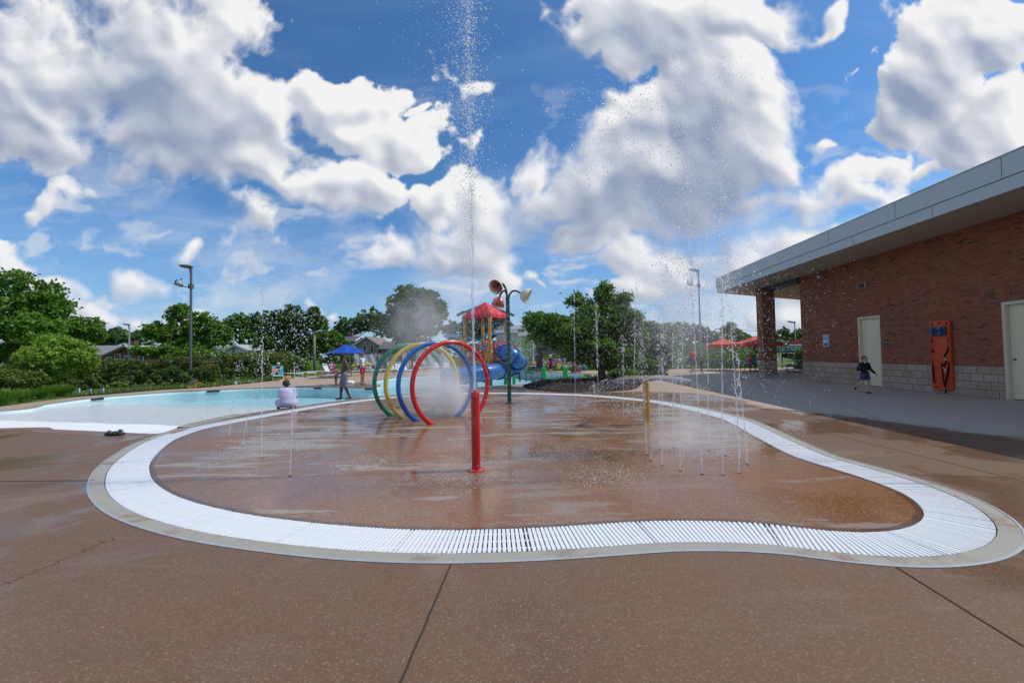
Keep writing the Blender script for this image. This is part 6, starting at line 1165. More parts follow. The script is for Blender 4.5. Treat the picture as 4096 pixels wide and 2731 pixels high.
# ================================================================== highway beyond the right fence
M_asp = mat('worn_asphalt', (.20, .19, .19), .85, var=.08, scale=.3)
def gp_(x, y, z): p = G(x, y, z); return (p.x, p.y)
rd = [gp_(2990, 1478, -5.95), gp_(3215, 1480, -5.95), gp_(3300, 1465, -5.95), gp_(3205, 1446, -5.95), gp_(3170, 1444, -5.95), gp_(3135, 1448, -5.95), gp_(3100, 1456, -5.95), gp_(2990, 1466, -5.95)]
q = MB(); q.add([(*p, -5.9) for p in rd], [tuple(range(len(rd)))]); tag(q.build('highway', M_asp), kind='structure')
def road_z(): return -5.9
q = MB(); a, b = G(3100, 1453, -5.9), G(3165, 1444, -5.9); q.bar(a+Vector((0, 0, .5)), b+Vector((0, 0, .5)), .15, .35); tag(q.build('guard_rail', mat('rail_grey', (.4, .4, .4), .5)), 'grey guard rail along the highway bend', 'guard rail')
# overpass and abutment
BY = 265; q0_, q1_ = at(3095, 1410, BY), at(3300, 1410, BY); op = thing('overpass', 'dark highway overpass with a square pier behind the green signs', 'bridge', (q0_.x, q0_.y, -6))
q = MB(); q.box(((q0_.x+q1_.x)/2, BY, at(3150, 1406.5, BY).z), (q1_.x-q0_.x, 9, 1.3)); q.build('deck_girder', mat('dark_bridge', (.05, .05, .055), .8), op); c = at(3150, 1428, BY); q = MB(); q.box((c.x, BY, (c.z-6)/2+1.2), (4.2, 5, c.z+8)); q.build('pier', mat('dark_bridge2', (.035, .033, .04), .9), op)
q = MB(); q.add([at(3098, 1412, BY-8), at(3126, 1428, BY-20), at(3142, 1445, BY-40), at(3098, 1436, BY-30)], [(0, 1, 2, 3)]); q.build('abutment_slope', mat('dark_bridge2', (.035, .033, .04), .9), op)
# sign gantry
SY = 190; M_sgn = mat('highway_sign_green', (.0, .14, .075), .45, var=.03); M_sw = mat('sign_white', (.62, .68, .66), .4, var=.02); ga = thing('sign_gantry', 'galvanised truss gantry carrying the green highway signs', 'sign gantry', (at(2900, 1440, SY).x, SY, -6)); q = MB()
a0_, a1_ = at(2905, 1381, SY), at(3105, 1381, SY); b0_, b1_ = at(2905, 1403, SY), at(3105, 1403, SY)
q.bar(a0_, a1_, .22); q.bar(b0_, b1_, .22)
for k in range(16): t0, t1 = k/16, (k+1)/16; q.bar(a0_.lerp(a1_, t0), b0_.lerp(b1_, t1), .13); q.bar(b0_.lerp(b1_, t0), a0_.lerp(a1_, t1), .13)
q.build('truss', mat('galvanised', (.45, .46, .46), .4, metal=.5), ga)
for x in (3125, 3196, 2905): p = at(x, 1440, SY+1); q = MB(); q.cyl((p.x, p.y, -6), (p.x, p.y, at(x, 1385, SY).z), .2); q.build('gantry_post', MATS['galvanised'], ga)
TF = Matrix.Rotation(R_(90), 3, 'X')
def sign(lab, x0, y0, x1, y1, Y, lines, border=True):
    a, b = at(x0, y1, Y), at(x1, y0, Y); c = (a+b)/2; w_, h_ = b.x-a.x, b.z-a.z; o = thing('highway_sign', lab, 'road sign', c, 'green highway signs on the gantry'); q = MB(); q.box(c, (w_, .08, h_)); q.build('sign_panel', M_sgn, o)
    q = MB(); e = .07
    for (cx, cz, ww, hh) in ((0, h_/2-e*2, w_-e*2, e), (0, -h_/2+e*2, w_-e*2, e), (-w_/2+e*2, 0, e, h_-e*4), (w_/2-e*2, 0, e, h_-e*4)): q.box((c.x+cx, c.y-.045, c.z+cz), (ww, .01, hh))
    q.build('border', M_sw, o)
    for (s_, sz, fx, fz) in lines: text('lettering', s_, sz, M_sw, o, Vector((c.x+fx*w_, c.y-.06, c.z+fz*h_))-org(o), TF)
    return o
sign('wide green sign reading Loughborough Ave left of the building corner', 3131, 1378.5, 3212, 1402.5, SY, [('Loughborough', 1.35, -.02, .16), ('Ave', 1.25, 0, -.26)]); sign('small green EXIT 202C tab on top of the wide sign', 3151.5, 1369.5, 3203, 1378.2, SY, [('EXIT  202C', .82, 0, -.05)]); sign('green sign reading Ave half hidden behind the brick pillar', 3070, 1379.5, 3124.5, 1403.5, SY-1, [('Ave', 1.3, .32, .13)]); sign('small blank green tab above the half hidden sign', 3085, 1371, 3111.5, 1379, SY-1, [])
# vehicles
def wheel(par, c, r, w_): 
    q = MB(); q.cyl(Vector(c)-Vector((w_/2, 0, 0)), Vector(c)+Vector((w_/2, 0, 0)), r, n=16); t_ = q.build('wheel', M_black, par); q = MB(); q.cyl(Vector(c)-Vector((w_/2+.01, 0, 0)), Vector(c)+Vector((w_/2+.01, 0, 0)), r*.5, n=12); q.build('rim', mat('rim_grey', (.4, .4, .42), .3, metal=.7), t_)
tp_ = G(3112, 1461, -5.9); tk = thing('box_truck', 'white box truck on the highway right beside the brick pillar', 'truck', tp_); q = MB(); q.box(tp_+Vector((0, 2, 2.15)), (2.6, 6, 2.7)); q.build('cargo_box', mat('truck_white', (.70, .75, .82), .4), tk); q = MB(); q.box(tp_+Vector((0, 6, 1.5)), (2.3, 1.9, 1.9)); q.build('cab', M_white, tk); q = MB(); q.box(tp_+Vector((0, 2.3, .62)), (1.2, 7.2, .25)); q.box(tp_+Vector((0, -1.0, .55)), (2.2, .12, .2)); q.build('chassis', M_black, tk); q = MB(); q.box(tp_+Vector((0, -1.005, 2.6)), (.35, .02, .3)); q.build('emblem', M_steel, tk)
for dx in (-.95, .95):
    for dy2 in (.2, 5.6): wheel(tk, tp_+Vector((dx, dy2, .48)), .48, .35)
pk = G(3158, 1471, -5.9); tr = thing('pickup_truck', 'dark grey pickup truck on the highway below the picnic table', 'pickup', pk); Mk = Matrix.Rotation(R_(62), 3, 'Z')
def K(x, y, z): return pk + Mk @ Vector((x, y, 0)) + Vector((0, 0, z))
q = MB(); q.box(K(0, 0, .78), (1.9, 5.4, .55), M=Mk); q.box(K(-.9, 1.8, 1.12), (.1, 1.7, .2), M=Mk); q.box(K(.9, 1.8, 1.12), (.1, 1.7, .2), M=Mk); q.build('body', mat('pickup_charcoal', (.05, .055, .07), .25, coat=.5), tr); q = MB()
q.add([K(*v_) for v_ in [(-.85, -1.3, 1.05), (.85, -1.3, 1.05), (.85, 1.0, 1.05), (-.85, 1.0, 1.05), (-.7, -.7, 1.65), (.7, -.7, 1.65), (.7, .75, 1.65), (-.7, .75, 1.65)]], [(0, 1, 5, 4), (1, 2, 6, 5), (2, 3, 7, 6), (3, 0, 4, 7), (4, 5, 6, 7), (3, 2, 1, 0)]); q.build('cab', mat('dark_glass', (.03, .04, .05), .08), tr); q = MB(); q.box(K(0, .02, 1.66), (1.35, 1.35, .05), M=Mk); q.build('cab_roof', MATS['pickup_charcoal'], tr)
for x_ in (-.8, .8):
    for y_2 in (-1.7, 1.7): c = K(x_, y_2, .38); q = MB(); ax = Mk @ Vector((.13, 0, 0)); q.cyl(c-ax, c+ax, .38, n=14); q.build('wheel', M_black, tr)
for k, (x, lab) in enumerate([(2876, 'silver parked car far behind the left red canopy'), (2992, 'white parked car far behind the seated family, left of the pillar'), (3012, 'pale grey parked car right beside the pillar, far behind')]):
    p = base_at(x, 82); c = Vector((p[0], p[1], at(x, 1398.5, 82).z-.75)); o = thing('parked_car', lab, 'car', c, 'cars parked beyond the lawn'); q = MB(); q.box(c+Vector((0, 0, .62)), (4.2, 1.7, .55)); q.build('body', mat('car_pale%d' % k, [(.5, .52, .55), (.72, .74, .76), (.4, .42, .45)][k], .3, coat=.5), o); q = MB(); q.prism([c+Vector(v_) for v_ in [(-1.3, -.75, .88), (1.2, -.75, .88), (.75, -.75, 1.38), (-.8, -.75, 1.38)]], (0, 1.5, 0)); q.build('cabin', MATS['dark_glass'], o)
    for dx in (-1.3, 1.3): q = MB(); q.cyl(c+Vector((dx, -.87, .33)), c+Vector((dx, .87, .33)), .33, n=14); q.build('wheel', M_black, o)
# ================================================================== people
def remesh(mb, voxel, name, mt, parent, smooth=3, fac=.5):
    me = bpy.data.meshes.new('tmp'); me.from_pydata([tuple(v) for v in mb.v], [], mb.f); o = bpy.data.objects.new('tmp', me); COL.objects.link(o)
    bm = bmesh.new(); bm.from_mesh(me); bmesh.ops.recalc_face_normals(bm, faces=bm.faces); bm.to_mesh(me); bm.free()
    r = o.modifiers.new('r', 'REMESH'); r.mode = 'VOXEL'; r.voxel_size = voxel; r.use_smooth_shade = True
    s_ = o.modifiers.new('s', 'SMOOTH'); s_.factor = fac; s_.iterations = smooth
    dg = bpy.context.evaluated_depsgraph_get(); dg.update(); nm = bpy.data.meshes.new_from_object(o.evaluated_get(dg)); bpy.data.objects.remove(o); bpy.data.meshes.remove(me)
    nm.name = name; nm.materials.clear(); ob = bpy.data.objects.new(name, nm); COL.objects.link(ob); nm.materials.append(mt); nm.polygons.foreach_set('use_smooth', [True]*len(nm.polygons)); ob.parent = parent; return ob
SK = {'dark': (.085, .038, .022), 'brown': (.16, .075, .045), 'tan': (.38, .20, .13), 'fair': (.55, .33, .25)}
def skin(k): return mat('skin_'+k, SK[k], .5, var=.07, scale=5)
BASE = dict(pel=(0, 0, .53), bel=(0, .004, .62), che=(0, 0, .72), nec=(0, 0, .825), hea=(0, .012, .925), sR=(.105, 0, .795), sL=(-.105, 0, .795), eR=(.13, -.01, .635), eL=(-.13, -.01, .635), wR=(.135, .03, .49), wL=(-.135, .03, .49),
            hR=(.052, 0, .51), hL=(-.052, 0, .51), kR=(.058, .012, .285), kL=(-.058, .012, .285), aR=(.06, -.012, .045), aL=(-.06, -.012, .045), tR=(.066, .085, .02), tL=(-.066, .085, .02))
POSE = {'stand': {}, 
 'walk': dict(hR=(.05, 0, .51), kR=(.052, .075, .30), aR=(.05, .10, .05), tR=(.055, .185, .024), hL=(-.05, 0, .51), kL=(-.052, -.01, .295), aL=(-.05, -.14, .09), tL=(-.055, -.08, .02), eR=(.135, -.06, .65), wR=(.13, .02, .52), eL=(-.135, .02, .64), wL=(-.12, .11, .53)),
 'sit': dict(pel=(0, 0, .09), bel=(0, .0, .17), che=(0, -.01, .28), nec=(0, .0, .385), hea=(0, .02, .485), sR=(.105, 0, .355), sL=(-.105, 0, .355), eR=(.13, .05, .215), eL=(-.13, .05, .215), wR=(.09, .16, .19), wL=(-.09, .16, .19), hR=(.055, .02, .075), hL=(-.055, .02, .075), kR=(.07, .25, .09), kL=(-.07, .25, .09), aR=(.07, .27, -.13), aL=(-.07, .27, -.13), tR=(.075, .36, -.155), tL=(-.075, .36, -.155)),
 'situp': dict(pel=(0, 0, .07), bel=(0, -.03, .15), che=(0, -.07, .255), nec=(0, -.085, .36), hea=(0, -.06, .455), sR=(.105, -.08, .33), sL=(-.105, -.08, .33), eR=(.13, .02, .215), eL=(-.13, .02, .215), wR=(.07, .14, .245), wL=(-.07, .14, .245), hR=(.055, .02, .06), hL=(-.055, .02, .06), kR=(.06, .20, .235), kL=(-.06, .20, .235), aR=(.06, .33, .04), aL=(-.06, .33, .04), tR=(.06, .42, .02), tL=(-.06, .42, .02)),
 'bend': dict(pel=(0, -.06, .50), bel=(0, .0, .58), che=(0, .12, .615), nec=(0, .22, .62), hea=(0, .30, .585), sR=(.10, .19, .61), sL=(-.10, .19, .61), eR=(.11, .23, .45), eL=(-.11, .23, .45), wR=(.08, .27, .31), wL=(-.08, .27, .31), hR=(.05, -.06, .49), hL=(-.05, -.06, .49), kR=(.055, -.03, .27), kL=(-.055, -.03, .27), aR=(.055, -.05, .045), aL=(-.055, -.05, .045))}
def person(lab, loc, heading, H, pose='stand', sk='fair', hair=(.03, .02, .015), hairlen=0, wear=(), wide=1.0, ov=None, vox=.017, hat=None, child=False, grp=None, look=0.0, scale_head=1.0, shoes=None, face=False, beard=False, csm=4):
    J = dict(BASE); J.update(POSE[pose]); J.update(ov or {}); th_ = math.atan2(-heading[0], heading[1]); Rm = Matrix.Rotation(th_, 3, 'Z')
    o = thing('person', lab, 'person', loc, grp); o.rotation_euler = (0, 0, th_); ORG[o] = Vector((0, 0, 0))
    P = {k: Vector(v)*H for k, v in J.items()}; hs_ = scale_head*(1.22 if child else 1.0); lw = 1+.45*(wide-1); la = 1+.3*(wide-1)
    for k in list(P):
        if k[0] in 's' and len(k) == 2 or k[0] == 'e': P[k].x *= (1+.35*(wide-1))
        if k[0] in 'hk' and len(k) == 2: P[k].x *= (1+.5*(wide-1))
    def limb(q, names, rs, inf=0): 
        for (a, b), (r0, r1) in zip(zip(names, names[1:]), zip(rs, rs[1:])): q.cap(P[a], P[b], r0*H+inf, r1*H+inf, 10)
    def fr(z, y=None):   # frame along torso
        z = z.normalized(); x = Vector((1, 0, 0)); y = z.cross(x).normalized(); x = y.cross(z); return Matrix((x, y, z)).transposed()
    td = P['che']-P['pel']; Mt = fr(td); Mc = fr(P['nec']-P['che'])
    def torso(q, inf=0):
        q.ell(P['pel'], (.088*H*wide+inf, .064*H*wide+inf, .068*H+inf), 14, 9, Mt); q.ell(P['bel'], (.077*H*(wide*1.08-.08)+inf, .056*H*wide+inf, .085*H+inf), 14, 9, Mt)
        q.ell(P['che'], (.092*H*(.5+.5*wide)+inf, .060*H*wide+inf, .095*H+inf), 14, 9, Mc); q.cap(P['sL'].lerp(P['nec'], .1), P['sR'].lerp(P['nec'], .1), .036*H+inf, .036*H+inf, 10)
    q = MB(); torso(q); q.cap(P['nec']-Vector((0, 0, .02*H)), P['hea'].lerp(P['nec'], .35), .032*H, .029*H, 10)
    hd = P['hea']; Mh = Matrix.Rotation(look, 3, 'Z'); r = .066*H*hs_
    def hp(x, y, z): return hd+Mh @ Vector((x, y, z))*r
    q.ell(hd+Vector((0, -.08*r, .12*r)), (.74*r, .86*r, .86*r), 14, 10, Mh); q.ell(hp(0, .22, -.42), (.52*r, .52*r, .52*r), 12, 8, Mh); q.ell(hp(0, .86, -.10), (.12*r, .20*r, .20*r), 8, 6, Mh)
    q.ell(hp(0, .78, -.52), (.22*r, .10*r, .07*r), 8, 5, Mh); q.ell(hp(0, .62, .22), (.46*r, .16*r, .10*r), 8, 5, Mh)
    for s_ in (-1, 1): q.ell(hp(.76*s_, -.02, -.08), (.10*r, .17*r, .24*r), 8, 6, Mh)
    for S in 'RL':
        limb(q, ['s'+S, 'e'+S, 'w'+S], [.030*la, .023*la, .0165]); limb(q, ['h'+S, 'k'+S, 'a'+S], [.052*lw, .035*(.6+.4*lw), .0205]); c_ = P['k'+S].lerp(P['a'+S], .28); q.ell(c_+Vector((0, -.008*H, 0)), (.032*H, .034*H, .07*H), 10, 7, fr(P['k'+S]-P['a'+S]))
        q.cap(P['a'+S]-Vector((0, .012*H, .012*H)), P['t'+S], .024*H, .016*H, 9)
        wv, d_ = P['w'+S], (P['w'+S]-P['e'+S]).normalized(); sx = 1 if S == 'R' else -1; side = d_.cross(Vector((0, 0, 1))) if abs(d_.z) < .8 else Vector((0, 1, 0)); side.normalize(); up2 = side.cross(d_)
        q.cap(wv, wv+d_*.038*H, .017*H, .019*H, 8); q.cap(wv+d_*.02*H+side*.012*H, wv+d_*.055*H+side*.010*H, .012*H, .011*H, 8)
        for k in range(4): f0 = wv+d_*.050*H+side*(k-1.5)*.0105*H; L = (.030, .036, .033, .026)[k]*H; f1 = f0+d_*L*.55-up2*.004*H; q.cap(f0, f1, .0056*H, .0052*H, 6); q.cap(f1, f1+(d_*.6-up2*.5).normalized()*L*.5, .0052*H, .0044*H, 6)
        f0 = wv+d_*.018*H+side*.018*H; q.cap(f0, f0+(d_*.6+side*.8).normalized()*.030*H, .0066*H, .0052*H, 6)
    remesh(q, vox*.75, 'body', skin(sk), o)
    # hair
    if hair is not None:
        q = MB(); q.ell(hd+Vector((0, -.16*r, .26*r)), (.84*r, .88*r, .82*r), 14, 9, Mh)
        if hairlen: q.cap(hp(0, -.55, .1), hp(0, -.75, -1.2*hairlen), .55*r, .42*r, 10); [q.cap(hp(.6*s_, -.25, .1), hp(.55*s_, -.35, -1.0*hairlen), .24*r, .2*r, 8) for s_ in (-1, 1)]
        h_ = remesh(q, vox*.8, 'hair', mat('hair_%02d%02d' % (int(hair[0]*100), int(hair[1]*100)), hair, .7, var=.3, scale=40), o, 1)
        if beard: q = MB(); q.ell(hp(0, .36, -.62), (.50*r, .46*r, .34*r), 12, 8, Mh); remesh(q, vox*.7, 'beard', MATS['hair_%02d%02d' % (int(hair[0]*100), int(hair[1]*100))], o, 1)
    if face:
        for s_ in (-1, 1): q = MB(); q.ell(hp(.27*s_, .74, .08), (.075*r, .05*r, .045*r), 8, 5, Mh); q.build('eye', mat('eye_dark', (.02, .015, .012), .2), o)
        q = MB(); q.ell(hp(0, .855, -.50), (.16*r, .035*r, .03*r), 8, 5, Mh); q.build('mouth', mat('lip_'+sk, tuple(c*.6 for c in SK[sk]), .4), o)
    if hat: q = MB(); Mx = Mh; c = hd+Vector((0, -.05*r, .34*r)); q.lathe(c, [(.90*r, 0), (.92*r, .15*r), (.80*r, .5*r), (.4*r, .72*r), (.001, .76*r)], 16, Mx); q.ell(c+Mh @ Vector((0, .95*r, .0)), (.62*r, .55*r, .06*r), 12, 5, Mh); q.build('cap', mat('cap_%d' % int(hat[0]*90+hat[1]*9), hat, .7), o, smooth=True)
    for kind, col, *x in wear:
        q = MB(); inf = .007*H+.004; cm = col if not isinstance(col, tuple) else mat('cloth_%s' % '_'.join(str(int(c*99)) for c in col), col, .85, var=.14, scale=9, bump=.15)
        if kind in ('shorts', 'trunks'):
            f = x[0] if x else .55; q.ell(P['pel']+Mt @ Vector((0, 0, -.004*H)), (.090*H*wide+inf, .066*H*wide+inf, .062*H+inf), 14, 9, Mt)
            for S in 'RL': a, b = P['h'+S], P['h'+S].lerp(P['k'+S], f); q.cap(a, b, .052*H*lw+inf, (.046 if f < .8 else .038)*H*lw+inf*1.2, 12)
            if f > .95:
                pass
        elif kind in ('shirt', 'tank', 'suit', 'dress'):
            torso(q, inf if kind != 'suit' else .004)
            if wide > 1.5: q.ell(P['pel'].lerp(P['che'], .5)+Vector((0, -.01*H, .01*H)), (.150*H, .105*H, .185*H), 16, 10, Mt); q.ell(P['pel']+Vector((0, 0, .01*H)), (.155*H, .12*H, .10*H), 16, 10)
            if kind == 'shirt' or kind == 'dress':
                f = x[0] if x else .5
                for S in 'RL':
                    if f <= 1: q.cap(P['s'+S], P['s'+S].lerp(P['e'+S], f), .032*H*la+inf, .029*H*la+inf*1.3, 10)
                    else: q.cap(P['s'+S], P['e'+S], .031*H*lw+inf, .026*H+inf, 10); q.cap(P['e'+S], P['e'+S].lerp(P['w'+S], f-1), .026*H+inf, .020*H+inf, 10)
            if kind == 'dress':
                for S in 'RL': q.cap(P['h'+S], P['h'+S].lerp(P['k'+S], .8), .056*H*lw+inf, .05*H*lw+inf, 12)
        elif kind == 'top': q.ell(P['che']+Mc @ Vector((0, 0, -.01*H)), (.094*H+.004, .064*H+.004, .05*H), 14, 9, Mc)
        if q.v: remesh(q, vox*.8, {'shorts': 'shorts', 'trunks': 'swim_trunks', 'shirt': 'shirt', 'tank': 'tank_top', 'suit': 'swimsuit', 'dress': 'cover_up', 'top': 'bikini_top'}[kind], cm, o, csm)
    if shoes:
        for S in 'RL': q = MB(); a, t_ = P['a'+S]-Vector((0, .016*H, .020*H)), P['t'+S]+Vector((0, .01*H, 0)); q.cap(a, t_, .026*H, .022*H, 8); remesh(q, vox*.7, 'sandal', mat('sandal_black', shoes, .6), o, 1)
    return o, P, Rm
def wp(loc, Rm, v): return Vector(loc)+Rm @ Vector(v)
check = None
def checkmat(name, c1, c2, sc_=22):
    if name in MATS: return MATS[name]
    m, t, b = newmat(name); tc = t.node('ShaderNodeTexCoord').outputs['Object']; k = t.node('ShaderNodeTexChecker'); t.l.new(tc, k.inputs[0]); k.inputs['Scale'].default_value = sc_; k.inputs[1].default_value = (*c1, 1); k.inputs[2].default_value = (*c2, 1); t.l.new(k.outputs[0], b.inputs['Base Color']); b.inputs['Roughness'].default_value = .8; MATS[name] = m; return m
def patmat(name, cols, sc_=14):
    if name in MATS: return MATS[name]
    m, t, b = newmat(name); tc = t.node('ShaderNodeTexCoord').outputs['Object']; v_ = t.node('ShaderNodeTexVoronoi'); t.l.new(tc, v_.inputs['Vector']); v_.inputs['Scale'].default_value = sc_; s_ = t.node('ShaderNodeSeparateColor'); t.l.new(v_.outputs['Color'], s_.inputs[0]); r = t.node('ShaderNodeValToRGB'); r.color_ramp.interpolation = 'CONSTANT'; t.l.new(s_.outputs[0], r.inputs[0])
    while len(r.color_ramp.elements) < len(cols): r.color_ramp.elements.new(.5)
    for i, c in enumerate(cols): r.color_ramp.elements[i].position = i/len(cols); r.color_ramp.elements[i].color = (*c, 1)
    t.l.new(r.outputs[0], b.inputs['Base Color']); b.inputs['Roughness'].default_value = .8; MATS[name] = m; return m
pj = G(1378, 1599)
person('shirtless bearded man in long grey purple swim shorts walking along the pool edge', pj, (-.86, -.5), 1.73, 'walk', 'dark', (.012, .010, .010), wear=[('trunks', (.16, .15, .24), .95)], vox=.013, face=True, beard=True, look=.35,
       ov=dict(kR=(.045, .055, .29), aR=(.03, .07, .045), tR=(.03, .16, .022), kL=(-.045, .0, .285), aL=(-.03, -.10, .055), tL=(-.03, -.02, .02), eR=(.165, -.06, .655), wR=(.075, .085, .56), eL=(-.165, -.05, .655), wL=(-.075, .09, .565), hea=(0, .045, .915), che=(0, -.01, .72)))
p2 = G(1147, 1634)
person('heavyset woman in pale lavender cover up sitting on the pool edge, back turned', p2+Vector((0, .05, .005)), (-.35, .94), 1.6, 'sit', 'dark', (.02, .013, .010), wear=[('dress', (.50, .49, .66), .95)], wide=1.62, vox=.014, csm=60, scale_head=1.22, ov=dict(pel=(.0, -.01, .105), bel=(0, .0, .19), che=(-.01, .015, .285), nec=(-.02, .045, .375), hea=(-.03, .075, .455), sR=(.080, .02, .350), sL=(-.100, .02, .350), eL=(-.125, .07, .225), wL=(-.10, .17, .16), eR=(.10, .09, .22), hR=(.06, .02, .085), hL=(-.075, .02, .085), kL=(-.15, .20, .10), aL=(-.17, .22, -.12), tL=(-.17, .30, -.14)))
p3 = G(1450, 1538)
person('lifeguard in white tank top and red shorts standing on the deck peninsula facing right', p3, (1, -.08), 1.76, 'stand', 'tan', (.10, .06, .035), wear=[('tank', (.62, .66, .70)), ('shorts', (.60, .035, .05), .62)], vox=.013, face=True, ov=dict(eR=(.13, -.02, .64), wR=(.045, .125, .55), eL=(-.13, -.02, .64), wL=(-.03, .13, .55), hea=(0, .02, .925)))
o = thing('rescue_tube', 'yellow rescue tube held across the back of the lifeguard', 'rescue tube', p3+Vector((.1, .25, 1.0))); q = MB(); a, b = at(1412, 1464, p3.y+.22), at(1478, 1456, p3.y+.3); q.cap(a, b, .085, .085, 12); q.build('foam_tube', paint('tube_yellow', (.72, .50, .02)), o, smooth=True); q = MB(); q.bar(a.lerp(b, .25)+Vector((0, -.1, .1)), a.lerp(b, .1)+Vector((0, -.1, -.1)), .03); q.bar(a.lerp(b, .78)+Vector((0, -.1, .1)), a.lerp(b, .7)+Vector((0, -.1, -.12)), .03); q.build('strap', M_black, o)
o = thing('hip_pack', 'small navy pack at the back of the lifeguard waist', 'bag', p3+Vector((-.14, 0, 1.0))); q = MB(); q.ell(p3+Vector((-.17, -.02, .99)), (.06, .09, .09), 10, 7); q.build('pouch', mat('navy_cloth', (.02, .03, .12), .7), o, smooth=True); q = MB(); q.tube([p3+Vector((-.06, -.16, 1.40)), p3+Vector((.0, -.17, 1.15)), p3+Vector((.13, -.10, .99))], .012, 6); q.build('strap', M_black, o)
p4 = G(1343, 1540)
person('little girl in a pink and white checked swimsuit standing beside the shirtless man', p4, (.25, .97), 1.06, 'stand', 'brown', (.02, .014, .012), wear=[('suit', checkmat('pink_check', (.62, .03, .10), (.75, .60, .62)))], child=True, vox=.012, ov=dict(kL=(-.05, .05, .29), aL=(-.02, .0, .07), tL=(-.02, .08, .04), eL=(-.15, .03, .66), wL=(-.22, .10, .70)))
o = thing('pool_paddle', 'long magenta foam paddle held up by the little girl', 'pool toy', p4+Vector((-.2, 0, 1.0))); q = MB(); a, b = at(1337, 1454, p4.y-.05), at(1344, 1487, p4.y-.05); q.bar(a, b, .10, .025); q.build('paddle_blade', mat('magenta_foam', (.70, .03, .28), .5), o)
p6_ = G(1112, 1521); person('reader in a white cap with raised knees on the teal towel lounger', p6_+Vector((.04, -.12, .41)), (-.1, -1), 1.62, 'situp', 'fair', (.30, .22, .12), wear=[('suit', (.05, .07, .12))], hat=(.75, .76, .80), vox=.014)
o = thing('magazine', 'open magazine held by the reader in the white cap', 'magazine', p6_+Vector((-.3, -.3, .8))); q = MB(); c = p6_+Vector((-.24, -.30, .80)); q.prism([c+Vector((-.17, .05, .16)), c+Vector((.0, -.03, .13)), c+Vector((.05, -.05, -.13)), c+Vector((-.12, .03, -.12))], (0, .012, 0)); q.prism([c+Vector((.0, -.03, .13)), c+Vector((.13, .06, .15)), c+Vector((.17, .04, -.10)), c+Vector((.05, -.05, -.13))], (0, .012, 0)); q.build('pages', patmat('magazine_print', [(.55, .55, .56), (.25, .22, .22), (.62, .60, .60), (.40, .30, .28)], 18), o)
p5_ = G(1328, 1503.5); person('woman in a flowered swimsuit sitting on the upright lounger and drinking', p5_+Vector((-.05, .0, .42)), (.8, -.6), 1.62, 'situp', 'tan', (.03, .018, .012), wear=[('suit', patmat('flower_print', [(.10, .45, .50), (.60, .12, .25), (.70, .70, .70), (.55, .25, .35)], 22))], vox=.014, ov=dict(eL=(-.17, .03, .27), wL=(-.10, .07, .40), kR=(.06, .23, .12), kL=(-.06, .23, .14), aR=(.06, .42, .02), aL=(-.06, .42, .03), tR=(.06, .46, .06), tL=(-.06, .46, .07)))
o = thing('cup', 'small cup raised by the woman in the flowered swimsuit', 'cup', p5_+Vector((0, -.2, 1.05))); q = MB(); q.lathe(p5_+Vector((.02, -.16, 1.03)), [(.001, 0), (.03, 0), (.038, .10), (.036, .10)], 10); q.build('cup_body', mat('cup_white', (.7, .7, .68), .4), o)
p = G(1496, 1490); person('sun browned child bending over beside the green hoop', p, (.9, -.2), 1.15, 'bend', 'tan', (.02, .015, .012), wear=[('trunks', (.05, .07, .10), .4)], child=True)
p = G(1525, 1490); person('toddler in pink and yellow sitting on a flat lounger behind the hoops', p+Vector((0, 0, .40)), (.9, -.4), .80, 'situp', 'tan', (.02, .015, .012), wear=[('shirt', (.75, .05, .18), .6)], child=True)
p = G(1642, 1490); person('child in an orange top and blue trunks walking behind the hoops', p, (-.9, -.2), 1.22, 'walk', 'fair', (.35, .16, .08), wear=[('shirt', (.75, .22, .13), .5), ('trunks', (.02, .12, .30), .6)], child=True, ov=dict(eL=(-.15, .10, .72), wL=(-.14, .24, .75)))
p = G(1964, 1540, -.25); person('small bare backed child standing in the water below the slide', p, (.2, .98), 1.12, 'stand', 'fair', (.10, .055, .03), wear=[('trunks', (.15, .20, .15), .5)], child=True)
pp = G(2204, 1501, -.25); pp.z = -.35
person('wading adult in a maroon rash guard and pale cap carrying a child', pp, (-.55, -.35), 1.82, 'stand', 'fair', (.25, .18, .12), wear=[('shirt', (.16, .012, .075), 1.4), ('trunks', (.14, .012, .065), .55)], hat=(.66, .70, .78), vox=.014, ov=dict(eR=(.13, .06, .66), wR=(.03, .15, .66), eL=(-.13, .06, .66), wL=(-.02, .16, .64)))
person('child in rainbow shirt and bright red hood carried by the wading adult', pp+Vector((-.28, -.16, 1.00)), (.6, .5), .92, 'sit', 'fair', (.75, .04, .07), 1, wear=[('shirt', patmat('rainbow_print', [(.75, .55, .02), (.05, .45, .15), (.02, .30, .55), (.75, .10, .05)], 12), .6), ('trunks', (.80, .05, .03), .4)], child=True)
p = G(2232, 1486); person('woman in a grey shirt sitting on a beige lounger under the maple', p+Vector((0, .2, .40)), (-.3, -.95), 1.65, 'sit', 'brown', (.06, .025, .015), wear=[('shirt', (.33, .33, .38), .6), ('shorts', (.05, .05, .07), .5)], vox=.014, ov=dict(kR=(.07, .23, .10), kL=(-.07, .23, .10), aR=(.07, .28, -.10), aL=(-.07, .28, -.10), tR=(.07, .36, -.21), tL=(-.07, .36, -.21)))
